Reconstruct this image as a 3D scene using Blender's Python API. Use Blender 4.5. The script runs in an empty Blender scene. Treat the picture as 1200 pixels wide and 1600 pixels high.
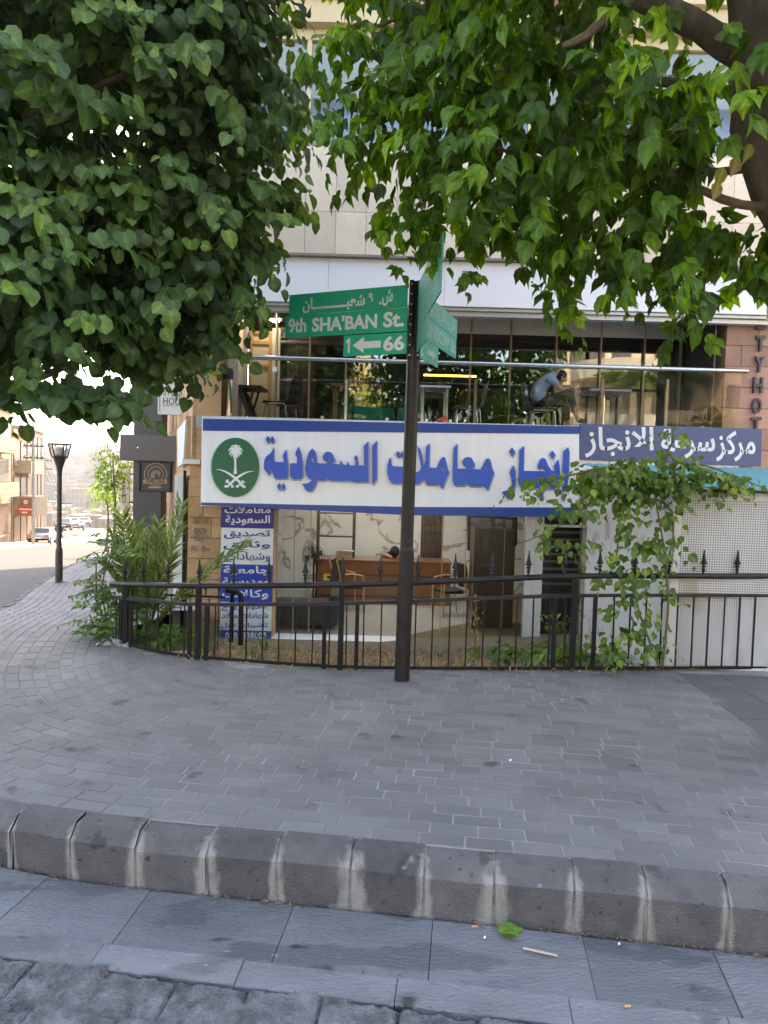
import bpy, bmesh, math, random
import numpy as np
from mathutils import Vector, Matrix, noise
random.seed(7); RNG = np.random.default_rng(11)
scene = bpy.context.scene
COL = scene.collection

# ------------------------------------------------------------------ camera
EYE = 1.75                      # eye height above the pavement
FPX = 1067.0                    # focal length in pixels of the 1200 x 1600 photograph
PITCH, ROLL = math.radians(2.7), math.radians(1.6)
cp, sp, cr, sr = math.cos(PITCH), math.sin(PITCH), math.cos(ROLL), math.sin(ROLL)
cam_d = bpy.data.cameras.new('camera'); cam = bpy.data.objects.new('camera', cam_d); COL.objects.link(cam)
cam_d.sensor_width = 36; cam_d.lens = 36 * FPX / 1600; cam_d.clip_end = 5000; cam_d.clip_start = 0.05
ax_r = Vector((cr, sr * sp, sr * cp)); ax_u = Vector((-sr, cr * sp, cr * cp)); ax_d = Vector((0, cp, -sp))
mw = Matrix.Identity(4)
for i in range(3):
    mw[i][0], mw[i][1], mw[i][2] = ax_r[i], ax_u[i], -ax_d[i]
mw[2][3] = EYE
cam.matrix_world = mw
scene.camera = cam

# ------------------------------------------------------------------ sky, sun, exposure
SUN_EL, SUN_AZ = math.radians(52), math.radians(12)      # the sun stands ahead, behind the shop building
w = bpy.data.worlds.new('World'); scene.world = w; w.use_nodes = True
nt = w.node_tree; bg = nt.nodes['Background']; bg.inputs[1].default_value = 0.15
sky = nt.nodes.new('ShaderNodeTexSky'); sky.sky_type = 'NISHITA'; sky.sun_disc = False
sky.sun_elevation = SUN_EL; sky.sun_rotation = SUN_AZ; sky.dust_density = 2.2; sky.ozone_density = 1.0; sky.air_density = 1.0
nt.links.new(sky.outputs[0], bg.inputs[0])
sd = bpy.data.lights.new('sun', 'SUN'); sd.energy = 2.0; sd.angle = math.radians(0.53); sd.color = (1.0, 0.94, 0.84)
sun = bpy.data.objects.new('sun', sd); COL.objects.link(sun)
sdir = Vector((math.sin(SUN_AZ) * math.cos(SUN_EL), math.cos(SUN_AZ) * math.cos(SUN_EL), math.sin(SUN_EL)))
sun.rotation_euler = sdir.to_track_quat('Z', 'Y').to_euler()
sun.location = (0, 30, 60)
vs = scene.view_settings; vs.view_transform = 'Standard'; vs.look = 'None'; vs.gamma = 1; vs.exposure = 2.85
vs.use_white_balance = True; vs.white_balance_temperature = 8000; vs.white_balance_tint = 12
scene.render.use_persistent_data = False
scene.cycles.max_bounces = 10; scene.cycles.transparent_max_bounces = 16; scene.cycles.glossy_bounces = 4
scene.cycles.use_denoising = True
scene.cycles.sample_clamp_indirect = 6

# ------------------------------------------------------------------ pixel -> place helpers
def ray(x, y):
    a, b = (x - 600) / FPX, (800 - y) / FPX
    R, U = a * cr - b * sr, a * sr + b * cr
    return Vector((R, cp + U * sp, -sp + U * cp))
def at(x, y, Y):
    d = ray(x, y); t = Y / d.y
    return Vector((d.x * t, Y, EYE + d.z * t))
def gz(x, y, z=0.0):
    d = ray(x, y); t = (z - EYE) / d.z
    return Vector((d.x * t, d.y * t, z))
def proj(P):
    d0, d1, d2 = P[..., 0], P[..., 1], P[..., 2] - EYE
    U = d2 * cp + d1 * sp; D = np.maximum(d1 * cp - d2 * sp, .05)
    return 600 + FPX * (d0 * cr + U * sr) / D, 800 - FPX * (-d0 * sr + U * cr) / D

# ------------------------------------------------------------------ scene helpers
def tag(o, label=None, cat=None, group=None, kind=None):
    if label: o['label'] = label
    if cat: o['category'] = cat
    if group: o['group'] = group
    if kind: o['kind'] = kind
    return o
def thing(name, label, cat, loc=(0, 0, 0), group=None):
    o = bpy.data.objects.new(name, None); COL.objects.link(o); o.location = loc
    o.empty_display_size = 0.2
    return tag(o, label, cat, group)
def world_t(q):
    t = Vector(q.location)
    if q.parent is not None: t = t + q.matrix_parent_inverse.to_translation() + world_t(q.parent)
    return t
def par(o, p):
    o.parent = p; o.matrix_parent_inverse = Matrix.Translation(-world_t(p))
    return o
def mesh_np(name, V, Fc, mat, parent=None, rnd=None, smooth=False):
    """V (n,3); Fc (m,k) uniform faces; rnd per face"""
    me = bpy.data.meshes.new(name); V = np.asarray(V, np.float32); Fc = np.asarray(Fc, np.int32)
    m, k = Fc.shape
    me.vertices.add(len(V)); me.vertices.foreach_set('co', V.ravel())
    me.loops.add(m * k); me.loops.foreach_set('vertex_index', Fc.ravel())
    me.polygons.add(m); me.polygons.foreach_set('loop_start', np.arange(0, m * k, k, dtype=np.int32))
    me.polygons.foreach_set('loop_total', np.full(m, k, np.int32))
    me.polygons.foreach_set('use_smooth', np.full(m, bool(smooth)))
    me.update(calc_edges=True)
    if rnd is not None:
        a = me.attributes.new('rnd', 'FLOAT', 'FACE'); a.data.foreach_set('value', np.asarray(rnd, np.float32))
    for q in (mat if isinstance(mat, (list, tuple)) else [mat]): me.materials.append(q)
    o = bpy.data.objects.new(name, me); COL.objects.link(o)
    if parent: par(o, parent)
    return o
class MB:
    def __init__(s): s.v = []; s.f = []; s.m = []; s.r = []
    def _add(s, vs_, fs, m=0, r=None):
        b = len(s.v); s.v += [tuple(q) for q in vs_]
        r = random.random() if r is None else r
        for f in fs: s.f.append([b + i for i in f]); s.m.append(m); s.r.append(r)
    def quad(s, a, b, c, d, m=0, r=None): s._add([a, b, c, d], [(0, 1, 2, 3)], m, r)
    def box(s, x0, x1, y0, y1, z0, z1, m=0, r=None):
        s.obox(Vector(((x0+x1)/2, (y0+y1)/2, (z0+z1)/2)), Vector((abs(x1-x0)/2, 0, 0)), Vector((0, abs(y1-y0)/2, 0)), Vector((0, 0, abs(z1-z0)/2)), m, r)
    def obox(s, c, u, v, w_, m=0, r=None):
        c, u, v, w_ = Vector(c), Vector(u), Vector(v), Vector(w_)
        P = [c + u*a + v*b + w_*d for a, b, d in ((-1,-1,-1),(1,-1,-1),(1,1,-1),(-1,1,-1),(-1,-1,1),(1,-1,1),(1,1,1),(-1,1,1))]
        F_ = [(0,3,2,1),(4,5,6,7),(0,1,5,4),(1,2,6,5),(2,3,7,6),(3,0,4,7)]
        if u.cross(v).dot(w_) < 0: F_ = [f[::-1] for f in F_]
        s._add(P, F_, m, r)
    def bar(s, a, b, w_, h=None, m=0, up=(0, 0, 1), r=None):
        a, b = Vector(a), Vector(b); d = (b - a); L = d.length; d.normalize(); h = h or w_
        up = Vector(up)
        if abs(d.dot(up)) > .98: up = Vector((0, 1, 0))
        sd_ = d.cross(up).normalized(); up2 = sd_.cross(d)
        s.obox((a + b) / 2, d * L / 2, sd_ * w_ / 2, up2 * h / 2, m, r)
    def tube(s, pts, rad, n=8, m=0, cap=True, r=None):
        pts = [Vector(p) for p in pts]; rad = rad if isinstance(rad, (list, tuple)) else [rad] * len(pts)
        prev = None; rings = []
        for i, p in enumerate(pts):
            d = (pts[min(i+1, len(pts)-1)] - pts[max(i-1, 0)]).normalized()
            if prev is None:
                a = d.orthogonal().normalized()
            else:
                a = (prev - d * prev.dot(d)).normalized()
            prev = a; b = d.cross(a)
            rings.append([p + (a * math.cos(2*math.pi*k/n) + b * math.sin(2*math.pi*k/n)) * rad[i] for k in range(n)])
        V = [q for R in rings for q in R]; F_ = []
        for i in range(len(pts) - 1):
            for k in range(n):
                k2 = (k+1) % n; F_.append((i*n+k, i*n+k2, (i+1)*n+k2, (i+1)*n+k))
        if cap: F_.append(tuple(range(n))[::-1]); F_.append(tuple((len(pts)-1)*n + k for k in range(n)))
        s._add(V, F_, m, r)
    def lathe(s, prof, c, n=16, m=0, r=None):
        c = Vector(c); V = []; F_ = []
        for (q, z) in prof:
            V += [c + Vector((q*math.cos(2*math.pi*k/n), q*math.sin(2*math.pi*k/n), z)) for k in range(n)]
        for i in range(len(prof) - 1):
            for k in range(n):
                k2 = (k+1) % n; F_.append((i*n+k, i*n+k2, (i+1)*n+k2, (i+1)*n+k))
        F_.append(tuple(range(n))[::-1]); F_.append(tuple((len(prof)-1)*n + k for k in range(n)))
        s._add(V, F_, m, r)
    def prism(s, poly, vec, m=0, r=None):
        poly = [Vector(p) for p in poly]; vec = Vector(vec); n = len(poly)
        nrm = Vector((0, 0, 0))
        for i in range(n): nrm += poly[i].cross(poly[(i+1) % n])
        if nrm.dot(vec) > 0: poly = poly[::-1]
        V = poly + [p + vec for p in poly]
        s._add(V, [tuple(range(n)), tuple(range(2*n-1, n-1, -1))] + [(i, n+i, n+(i+1) % n, (i+1) % n)[::1] for i in range(n)], m, r)
    def blocks(s, o, u, v, nrm, W, Hh, bw, bh, gap=.004, dep=.03, off=.5, jit=.0, m=0):
        """courses of blocks on a wall: o lower-left corner, u right, v up, nrm outward"""
        o, u, v, nrm = Vector(o), Vector(u), Vector(v), Vector(nrm); z = 0; k = 0
        while z < Hh - .01:
            h = min(bh, Hh - z); x = -(bw * off if k % 2 else 0)
            while x < W - .01:
                x0, x1 = max(x, 0), min(x + bw, W)
                if x1 - x0 > .02:
                    j = random.uniform(0, jit)
                    c = o + u*((x0+x1)/2) + v*(z + h/2) + nrm*(dep/2 + j/2)
                    s.obox(c, u*((x1-x0)/2-gap/2), nrm*((dep+j)/2), v*(h/2-gap/2), m)
                x += bw
            z += bh; k += 1
    def build(s, name, mats, parent=None, smooth=False, bevel=0):
        me = bpy.data.meshes.new(name); me.from_pydata(s.v, [], s.f); me.update()
        mats = mats if isinstance(mats, (list, tuple)) else [mats]
        for q in mats: me.materials.append(q)
        me.polygons.foreach_set('material_index', s.m)
        if smooth: me.polygons.foreach_set('use_smooth', [True] * len(s.f))
        if not bevel:
            a = me.attributes.new('rnd', 'FLOAT', 'FACE'); a.data.foreach_set('value', s.r)
        else:
            bm = bmesh.new(); bm.from_mesh(me); lay = bm.faces.layers.float.new('rnd')
            for f, r in zip(bm.faces, s.r): f[lay] = r
            es = [e for e in bm.edges if len(e.link_faces) == 2 and e.calc_face_angle(0) > .6]
            bmesh.ops.bevel(bm, geom=es, offset=bevel, segments=2, affect='EDGES', profile=.6, clamp_overlap=True)
            bm.to_mesh(me); bm.free()
        if smooth:
            try: me.set_sharp_from_angle(angle=math.radians(40))
            except Exception: pass
        o = bpy.data.objects.new(name, me); COL.objects.link(o)
        if parent: par(o, parent)
        return o
def copy_tree(o, parent=None):
    c = o.copy(); COL.objects.link(c)
    if parent is not None: c.parent = parent
    for ch in list(o.children): copy_tree(ch, c)
    return c

# ------------------------------------------------------------------ materials
def M(name, c1, c2=None, scale=6.0, rough=.7, bump=0.0, bscale=40.0, metal=0.0, rnd=0.0, spec=.5, detail=6.0, stretch=(1, 1, 1), contrast=.25, spots=None, coat=0, rvar=0.0):
    m = bpy.data.materials.new(name); m.use_nodes = True; nt = m.node_tree; L = nt.links.new
    b = nt.nodes['Principled BSDF']; b.inputs['Roughness'].default_value = rough; b.inputs['Metallic'].default_value = metal
    b.inputs['Specular IOR Level'].default_value = spec
    if coat: b.inputs['Coat Weight'].default_value = coat; b.inputs['Coat Roughness'].default_value = .15
    c2 = c2 or tuple(x * .8 for x in c1)
    tc = nt.nodes.new('ShaderNodeTexCoord'); mp = nt.nodes.new('ShaderNodeMapping'); mp.inputs['Scale'].default_value = stretch
    L(tc.outputs['Object'], mp.inputs['Vector'])
    n1 = nt.nodes.new('ShaderNodeTexNoise'); n1.inputs['Scale'].default_value = scale; n1.inputs['Detail'].default_value = detail; n1.inputs['Roughness'].default_value = .62
    L(mp.outputs[0], n1.inputs['Vector'])
    rp = nt.nodes.new('ShaderNodeMapRange'); rp.inputs[1].default_value = .5 - contrast; rp.inputs[2].default_value = .5 + contrast; L(n1.outputs[0], rp.inputs[0])
    mx = nt.nodes.new('ShaderNodeMix'); mx.data_type = 'RGBA'; mx.inputs[6].default_value = (*c1, 1); mx.inputs[7].default_value = (*c2, 1); L(rp.outputs[0], mx.inputs[0])
    out = mx.outputs[2]
    for col, sc, th in (([spots] if isinstance(spots[0], tuple) and not isinstance(spots[0][0], tuple) else spots) if spots else []):
        n3 = nt.nodes.new('ShaderNodeTexNoise'); n3.inputs['Scale'].default_value = sc; n3.inputs['Detail'].default_value = 3; L(mp.outputs[0], n3.inputs['Vector'])
        r3 = nt.nodes.new('ShaderNodeMapRange'); r3.inputs[1].default_value = th; r3.inputs[2].default_value = th + .05; L(n3.outputs[0], r3.inputs[0])
        m3 = nt.nodes.new('ShaderNodeMix'); m3.data_type = 'RGBA'; L(r3.outputs[0], m3.inputs[0]); L(out, m3.inputs[6]); m3.inputs[7].default_value = (*col, 1); out = m3.outputs[2]
    if rnd:
        at_ = nt.nodes.new('ShaderNodeAttribute'); at_.attribute_name = 'rnd'
        mr = nt.nodes.new('ShaderNodeMapRange'); mr.inputs[3].default_value = 1 - rnd; mr.inputs[4].default_value = 1 + rnd; L(at_.outputs['Fac'], mr.inputs[0])
        vm = nt.nodes.new('ShaderNodeVectorMath'); vm.operation = 'SCALE'; L(out, vm.inputs[0]); L(mr.outputs[0], vm.inputs['Scale']); out = vm.outputs[0]
    L(out, b.inputs['Base Color'])
    if rvar:
        m2 = nt.nodes.new('ShaderNodeMapRange'); m2.inputs[3].default_value = rough - rvar; m2.inputs[4].default_value = rough + rvar; L(n1.outputs[0], m2.inputs[0]); L(m2.outputs[0], b.inputs['Roughness'])
    if bump:
        n2 = nt.nodes.new('ShaderNodeTexNoise'); n2.inputs['Scale'].default_value = bscale; n2.inputs['Detail'].default_value = 5; L(mp.outputs[0], n2.inputs['Vector'])
        bp = nt.nodes.new('ShaderNodeBump'); bp.inputs['Strength'].default_value = bump; bp.inputs['Distance'].default_value = .02; L(n2.outputs[0], bp.inputs['Height']); L(bp.outputs[0], b.inputs['Normal'])
    return m
def leafmat(name, dark, mid, lite, trans=.35, rough=.42):
    m = bpy.data.materials.new(name); m.use_nodes = True; nt = m.node_tree; L = nt.links.new
    b = nt.nodes['Principled BSDF']; b.inputs['Roughness'].default_value = rough; b.inputs['Specular IOR Level'].default_value = .45
    a = nt.nodes.new('ShaderNodeAttribute'); a.attribute_name = 'rnd'
    cr_ = nt.nodes.new('ShaderNodeValToRGB'); e = cr_.color_ramp.elements
    e[0].color = (*dark, 1); e[0].position = .05; e[1].color = (*lite, 1); e[1].position = 1.0
    k = e.new(.62); k.color = (*mid, 1)
    L(a.outputs['Fac'], cr_.inputs[0])
    tc = nt.nodes.new('ShaderNodeTexCoord'); n1 = nt.nodes.new('ShaderNodeTexNoise'); n1.inputs['Scale'].default_value = 35; L(tc.outputs['Object'], n1.inputs['Vector'])
    mr = nt.nodes.new('ShaderNodeMapRange'); mr.inputs[3].default_value = .75; mr.inputs[4].default_value = 1.25; L(n1.outputs[0], mr.inputs[0])
    vm = nt.nodes.new('ShaderNodeVectorMath'); vm.operation = 'SCALE'; L(cr_.outputs[0], vm.inputs[0]); L(mr.outputs[0], vm.inputs['Scale'])
    am = nt.nodes.new('ShaderNodeAttribute'); am.attribute_name = 'mid'
    pw = nt.nodes.new('ShaderNodeMath'); pw.operation = 'POWER'; L(am.outputs['Fac'], pw.inputs[0]); pw.inputs[1].default_value = 5
    m5 = nt.nodes.new('ShaderNodeMapRange'); m5.inputs[3].default_value = .86; m5.inputs[4].default_value = 1.45; L(pw.outputs[0], m5.inputs[0])
    vm0 = vm; vm = nt.nodes.new('ShaderNodeVectorMath'); vm.operation = 'SCALE'; L(vm0.outputs[0], vm.inputs[0]); L(m5.outputs[0], vm.inputs['Scale'])
    L(vm.outputs[0], b.inputs['Base Color'])
    t = nt.nodes.new('ShaderNodeBsdfTranslucent'); hs = nt.nodes.new('ShaderNodeHueSaturation'); hs.inputs['Hue'].default_value = .475; hs.inputs['Value'].default_value = 1.9; hs.inputs['Saturation'].default_value = 1.15
    L(vm.outputs[0], hs.inputs['Color']); L(hs.outputs[0], t.inputs[0])
    ms = nt.nodes.new('ShaderNodeMixShader'); ms.inputs[0].default_value = trans; L(b.outputs[0], ms.inputs[1]); L(t.outputs[0], ms.inputs[2])
    L(ms.outputs[0], nt.nodes['Material Output'].inputs[0])
    return m
def glass(name, tint=(.93, .96, .95), ior=1.5, rough=0.0, boost=1.0):
    m = bpy.data.materials.new(name); m.use_nodes = True; nt = m.node_tree; L = nt.links.new
    nt.nodes.remove(nt.nodes['Principled BSDF'])
    t = nt.nodes.new('ShaderNodeBsdfTransparent'); t.inputs[0].default_value = (*tint, 1)
    g = nt.nodes.new('ShaderNodeBsdfGlossy'); g.inputs['Roughness'].default_value = rough; g.inputs[0].default_value = (1, 1, 1, 1)
    lw = nt.nodes.new('ShaderNodeFresnel'); lw.inputs[0].default_value = ior
    ms = nt.nodes.new('ShaderNodeMixShader'); L(lw.outputs[0], ms.inputs[0]); L(t.outputs[0], ms.inputs[1]); L(g.outputs[0], ms.inputs[2])
    L(ms.outputs[0], nt.nodes['Material Output'].inputs[0])
    return m
def emis(name, col, s):
    m = bpy.data.materials.new(name); m.use_nodes = True; b = m.node_tree.nodes['Principled BSDF']
    b.inputs['Base Color'].default_value = (*col, 1); b.inputs['Emission Color'].default_value = (*col, 1); b.inputs['Emission Strength'].default_value = s
    return m
def marble(name):
    m = M(name, (.74, .74, .73), (.66, .66, .66), 2, .25, spec=.5); nt = m.node_tree; L = nt.links.new
    b = nt.nodes['Principled BSDF']; src = b.inputs['Base Color'].links[0].from_socket
    tc = nt.nodes.new('ShaderNodeTexCoord'); mp = nt.nodes.new('ShaderNodeMapping'); mp.inputs['Rotation'].default_value = (.3, .6, .2); L(tc.outputs['Object'], mp.inputs[0])
    n = nt.nodes.new('ShaderNodeTexNoise'); n.inputs['Scale'].default_value = .9; n.inputs['Detail'].default_value = 7; n.inputs['Distortion'].default_value = 1.4; L(mp.outputs[0], n.inputs[0])
    r = nt.nodes.new('ShaderNodeValToRGB'); e = r.color_ramp.elements; e[0].position = .475; e[0].color = (0, 0, 0, 1); e[1].position = .525; e[1].color = (0, 0, 0, 1)
    k = e.new(.5); k.color = (.85, .85, .85, 1); L(n.outputs[0], r.inputs[0])
    mx = nt.nodes.new('ShaderNodeMix'); mx.data_type = 'RGBA'; L(r.outputs[0], mx.inputs[0]); L(src, mx.inputs[6]); mx.inputs[7].default_value = (.22, .16, .11, 1)
    L(mx.outputs[2], b.inputs['Base Color']); return m
def perforated(name, pitch=.0235, rad=.28):
    m = M(name, (.62, .62, .62), (.5, .49, .47), 2.5, .45, spec=.5, spots=[((.46, .40, .33), 2.1, .60), ((.36, .25, .15), 4.2, .69)], stretch=(1, 1, .4)); nt = m.node_tree; L = nt.links.new
    b = nt.nodes['Principled BSDF']
    tc = nt.nodes.new('ShaderNodeTexCoord'); vm = nt.nodes.new('ShaderNodeVectorMath'); vm.operation = 'SCALE'; vm.inputs['Scale'].default_value = 1 / pitch
    L(tc.outputs['Object'], vm.inputs[0])
    fr = nt.nodes.new('ShaderNodeVectorMath'); fr.operation = 'FRACTION'; L(vm.outputs[0], fr.inputs[0])
    sx = nt.nodes.new('ShaderNodeSeparateXYZ'); L(fr.outputs[0], sx.inputs[0])
    def dist(a, bsock):
        p = []
        for q in (a, bsock):
            s_ = nt.nodes.new('ShaderNodeMath'); s_.operation = 'SUBTRACT'; L(q, s_.inputs[0]); s_.inputs[1].default_value = .5
            t_ = nt.nodes.new('ShaderNodeMath'); t_.operation = 'MULTIPLY'; L(s_.outputs[0], t_.inputs[0]); L(s_.outputs[0], t_.inputs[1]); p.append(t_.outputs[0])
        u = nt.nodes.new('ShaderNodeMath'); u.operation = 'ADD'; L(p[0], u.inputs[0]); L(p[1], u.inputs[1])
        c = nt.nodes.new('ShaderNodeMath'); c.operation = 'LESS_THAN'; L(u.outputs[0], c.inputs[0]); c.inputs[1].default_value = rad * rad; return c.outputs[0]
    d = dist(sx.outputs[0], sx.outputs[2])
    tr = nt.nodes.new('ShaderNodeBsdfTransparent'); ms = nt.nodes.new('ShaderNodeMixShader'); L(d, ms.inputs[0]); L(b.outputs[0], ms.inputs[1]); L(tr.outputs[0], ms.inputs[2])
    L(ms.outputs[0], nt.nodes['Material Output'].inputs[0]); return m

m_paver = M('basalt_paver', (.19, .182, .178), (.135, .132, .134), 1.7, .66, .45, 150, rnd=.13, contrast=.22, rvar=.12, spots=((.075, .07, .068), 3.4, .66), detail=9)
m_mortar = M('paver_joint', (.40, .385, .36), (.12, .115, .11), 1.1, .95, .4, 90)
m_kerb = M('basalt_kerb', (.125, .117, .117), (.066, .062, .063), 7, .74, .6, 110, rnd=.24, spots=[((.04, .038, .038), 30, .66), ((.05, .048, .05), 4.5, .62), ((.24, .225, .21), 9, .70)])
m_smear = M('lime_mortar', (.40, .385, .36), (.19, .182, .172), 22, .92, .5, 90, contrast=.2)
m_gutter = M('gutter_slab', (.185, .19, .205), (.115, .12, .132), 4.5, .5, .45, 50, rnd=.14, spots=[((.105, .108, .118), 3.0, .55), ((.24, .24, .25), 26, .68), ((.035, .036, .04), 3.6, .655)], rvar=.15, stretch=(.7, 1.6, 1))
m_slab = M('worn_slab', (.115, .112, .115), (.07, .07, .072), 3, .6, .4, 60, rnd=.15)
m_cobble = M('split_basalt', (.19, .19, .20), (.05, .05, .054), 9, .62, 1.0, 70, contrast=.16)
m_asphalt = M('worn_asphalt', (.085, .082, .078), (.06, .058, .056), 1.2, .85, .3, 120)
m_soil = M('dry_soil', (.26, .17, .10), (.16, .11, .07), 9, .95, .8, 60)
m_ground = M('earth', (.20, .14, .07), (.085, .08, .05), .04, .95)
m_black = M('black_iron', (.007, .007, .008), (.004, .004, .0045), 20, .45, .25, 60, rvar=.15, spec=.25)
m_rail = M('worn_black_rail', (.008, .008, .009), (.022, .020, .019), 9, .40, .2, 60, contrast=.12, rvar=.15, spec=.35)
m_pole = M('painted_pole', (.008, .008, .009), (.03, .022, .017), 14, .40, .2, 40, stretch=(1, 1, .25), contrast=.2, spec=.25)
m_steel = M('brushed_steel', (.62, .62, .63), (.5, .5, .5), 30, .25, metal=1.0, stretch=(1, 1, .1))
m_rivet = M('rivet', (.5, .5, .5), None, 10, .4, metal=.8)
m_conc = M('raw_concrete', (.42, .41, .39), (.28, .27, .255), 6, .9, .5, 60, spots=((.2, .2, .19), 16, .66))
m_trav = M('travertine', (.82, .65, .49), (.70, .55, .41), 3, .7, .25, 90, rnd=.10, spots=((.30, .25, .2), 60, .66))
m_fascia = M('white_fascia', (.88, .84, .85), (.84, .80, .81), 2, .4)
m_white = M('white_board', (.88, .87, .88), (.80, .79, .80), 2.2, .35, stretch=(5, 5, .5))
m_blue = M('sign_blue', (.014, .062, .29), (.012, .055, .26), 4, .4)
m_letter = M('letter_blue', (.016, .10, .52), (.013, .085, .46), 4, .35)
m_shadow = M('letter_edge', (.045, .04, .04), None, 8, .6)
m_paper = M('letter_white', (.80, .80, .80), (.75, .75, .75), 5, .5)
m_emgreen = M('emblem_green', (.018, .14, .065), (.015, .12, .055), 5, .4)
m_slate = M('slate_blue_board', (.075, .105, .22), (.065, .09, .195), 3, .5)
m_green = M('street_sign_green', (.0, .42, .235), (.0, .38, .21), 6, .5, spec=.2)
m_fade = M('faded_sign_green', (.10, .42, .32), (.035, .30, .21), 5, .5, stretch=(1, 1, .4), contrast=.3)
m_fadetx = M('faded_lettering', (.42, .58, .52), (.2, .42, .34), 8, .6)
m_purple = M('banner_purple', (.035, .022, .20), None, 5, .5)
m_bblue = M('banner_blue', (.015, .045, .33), None, 5, .5)
m_cream = M('banner_cream', (.70, .70, .67), None, 5, .5)
m_stone = M('honey_stone', (.52, .32, .16), (.38, .21, .10), 5, .85, .5, 50, rnd=.2, spots=((.20, .11, .06), 14, .66))
m_redst = M('rose_stone', (.52, .30, .22), (.40, .22, .15), 6, .85, .4, 50, rnd=.22)
m_beige = M('beige_stucco', (.62, .52, .38), (.55, .45, .32), 1.5, .85, .2, 40, rnd=.1)
m_tanfr = M('tan_cornice', (.60, .48, .30), (.55, .43, .26), 2, .7)
m_alum = M('aluminium', (.62, .62, .62), (.55, .55, .55), 8, .4, metal=.3)
m_gold = M('bronze_edge', (.40, .31, .19), (.33, .25, .15), 6, .4, metal=.3)
m_dark = M('dark_cladding', (.045, .043, .047), (.03, .03, .033), 3, .4, stretch=(1, 1, 5))
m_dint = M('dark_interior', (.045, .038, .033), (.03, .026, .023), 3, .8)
m_brick = M('brown_brick', (.10, .065, .045), (.06, .04, .03), 8, .8, rnd=.3)
m_wood = M('varnished_wood', (.23, .085, .025), (.15, .05, .015), 3, .3, stretch=(1, 1, 9), coat=.3)
m_dwood = M('dark_wood', (.06, .026, .014), (.04, .018, .01), 3, .35, stretch=(9, 9, 1), coat=.3)
m_lwood = M('light_wood', (.50, .30, .13), (.42, .24, .10), 4, .5, stretch=(1, 1, 6))
m_marble = marble('veined_marble')
m_tile = M('grey_floor_tile', (.42, .43, .42), (.36, .37, .36), 2, .25)
m_plaster = M('white_plaster', (.72, .72, .70), (.66, .66, .64), 2, .8)
m_blackpl = M('black_plastic', (.02, .02, .022), None, 8, .5)
m_greypl = M('grey_green_plastic', (.17, .19, .16), (.14, .16, .135), 8, .45)
m_yellow = M('yellow_card', (.75, .55, .05), None, 6, .6)
m_turq = M('turquoise_sheet', (.10, .38, .40), (.07, .30, .32), 4, .5, stretch=(4, 1, 1))
m_kiosk = M('white_panel', (.64, .63, .61), (.50, .48, .46), 2.5, .5, spots=[((.40, .34, .28), 2.6, .63), ((.30, .22, .15), 5, .70)], stretch=(1, 1, .5))
m_perf = perforated('perforated_sheet')
m_blind = M('roller_blind', (.58, .60, .62), None, 3, .7)
m_skin = M('skin', (.50, .27, .19), (.45, .23, .16), 12, .5)
m_shirt = M('grey_blue_tee', (.32, .38, .50), (.27, .33, .44), 9, .9, .3, 60)
m_trouser = M('black_trousers', (.016, .017, .02), None, 9, .85, .4, 30)
m_hair = M('dark_hair', (.018, .014, .012), (.03, .024, .02), 60, .6)
m_bark = M('rough_bark', (.24, .175, .125), (.085, .062, .045), 7, .95, 1.0, 30, stretch=(1, 1, .25))
m_leafL = leafmat('broad_leaf', (.024, .055, .014), (.088, .172, .046), (.21, .33, .065), .34, .5)
m_leafR = leafmat('compound_leaf', (.028, .072, .008), (.095, .215, .02), (.22, .38, .03), .48, .45)
m_leafV = leafmat('vine_leaf', (.036, .075, .014), (.10, .18, .032), (.24, .34, .055), .4, .48)
m_leafW = leafmat('weed_leaf', (.03, .08, .015), (.07, .17, .03), (.16, .30, .05), .4, .5)
m_palm = leafmat('palm_leaf', (.08, .14, .04), (.17, .25, .08), (.34, .38, .15), .35, .5)
m_stem = M('green_stem', (.09, .12, .04), (.14, .09, .05), 12, .8)
m_straw = leafmat('dry_straw', (.22, .15, .07), (.38, .28, .14), (.5, .4, .22), .2, .8)
m_g_bal = glass('balustrade_glass', (.95, .98, .97), 1.5)
m_g_cafe = glass('cafe_glass', (.68, .70, .69), 2.6)
m_g_shop = glass('shop_glass', (.88, .92, .90), 1.38)
m_g_win = glass('window_glass', (.80, .84, .86), 1.9)
m_lampon = emis('lit_downlight', (1.0, .93, .80), 14)
m_amber = emis('amber_strip', (1.0, .55, .12), 1.6)
m_car = M('silver_blue_paint', (.34, .42, .50), None, 3, .25, metal=.5, coat=.5)
m_carglass = M('car_window', (.05, .07, .09), None, 3, .1)
m_tyre = M('tyre', (.02, .02, .02), None, 9, .8)
m_redsign = M('red_shop_sign', (.50, .06, .03), None, 5, .5)
m_brownsg = M('brown_shop_sign', (.26, .10, .05), None, 5, .5)
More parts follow.
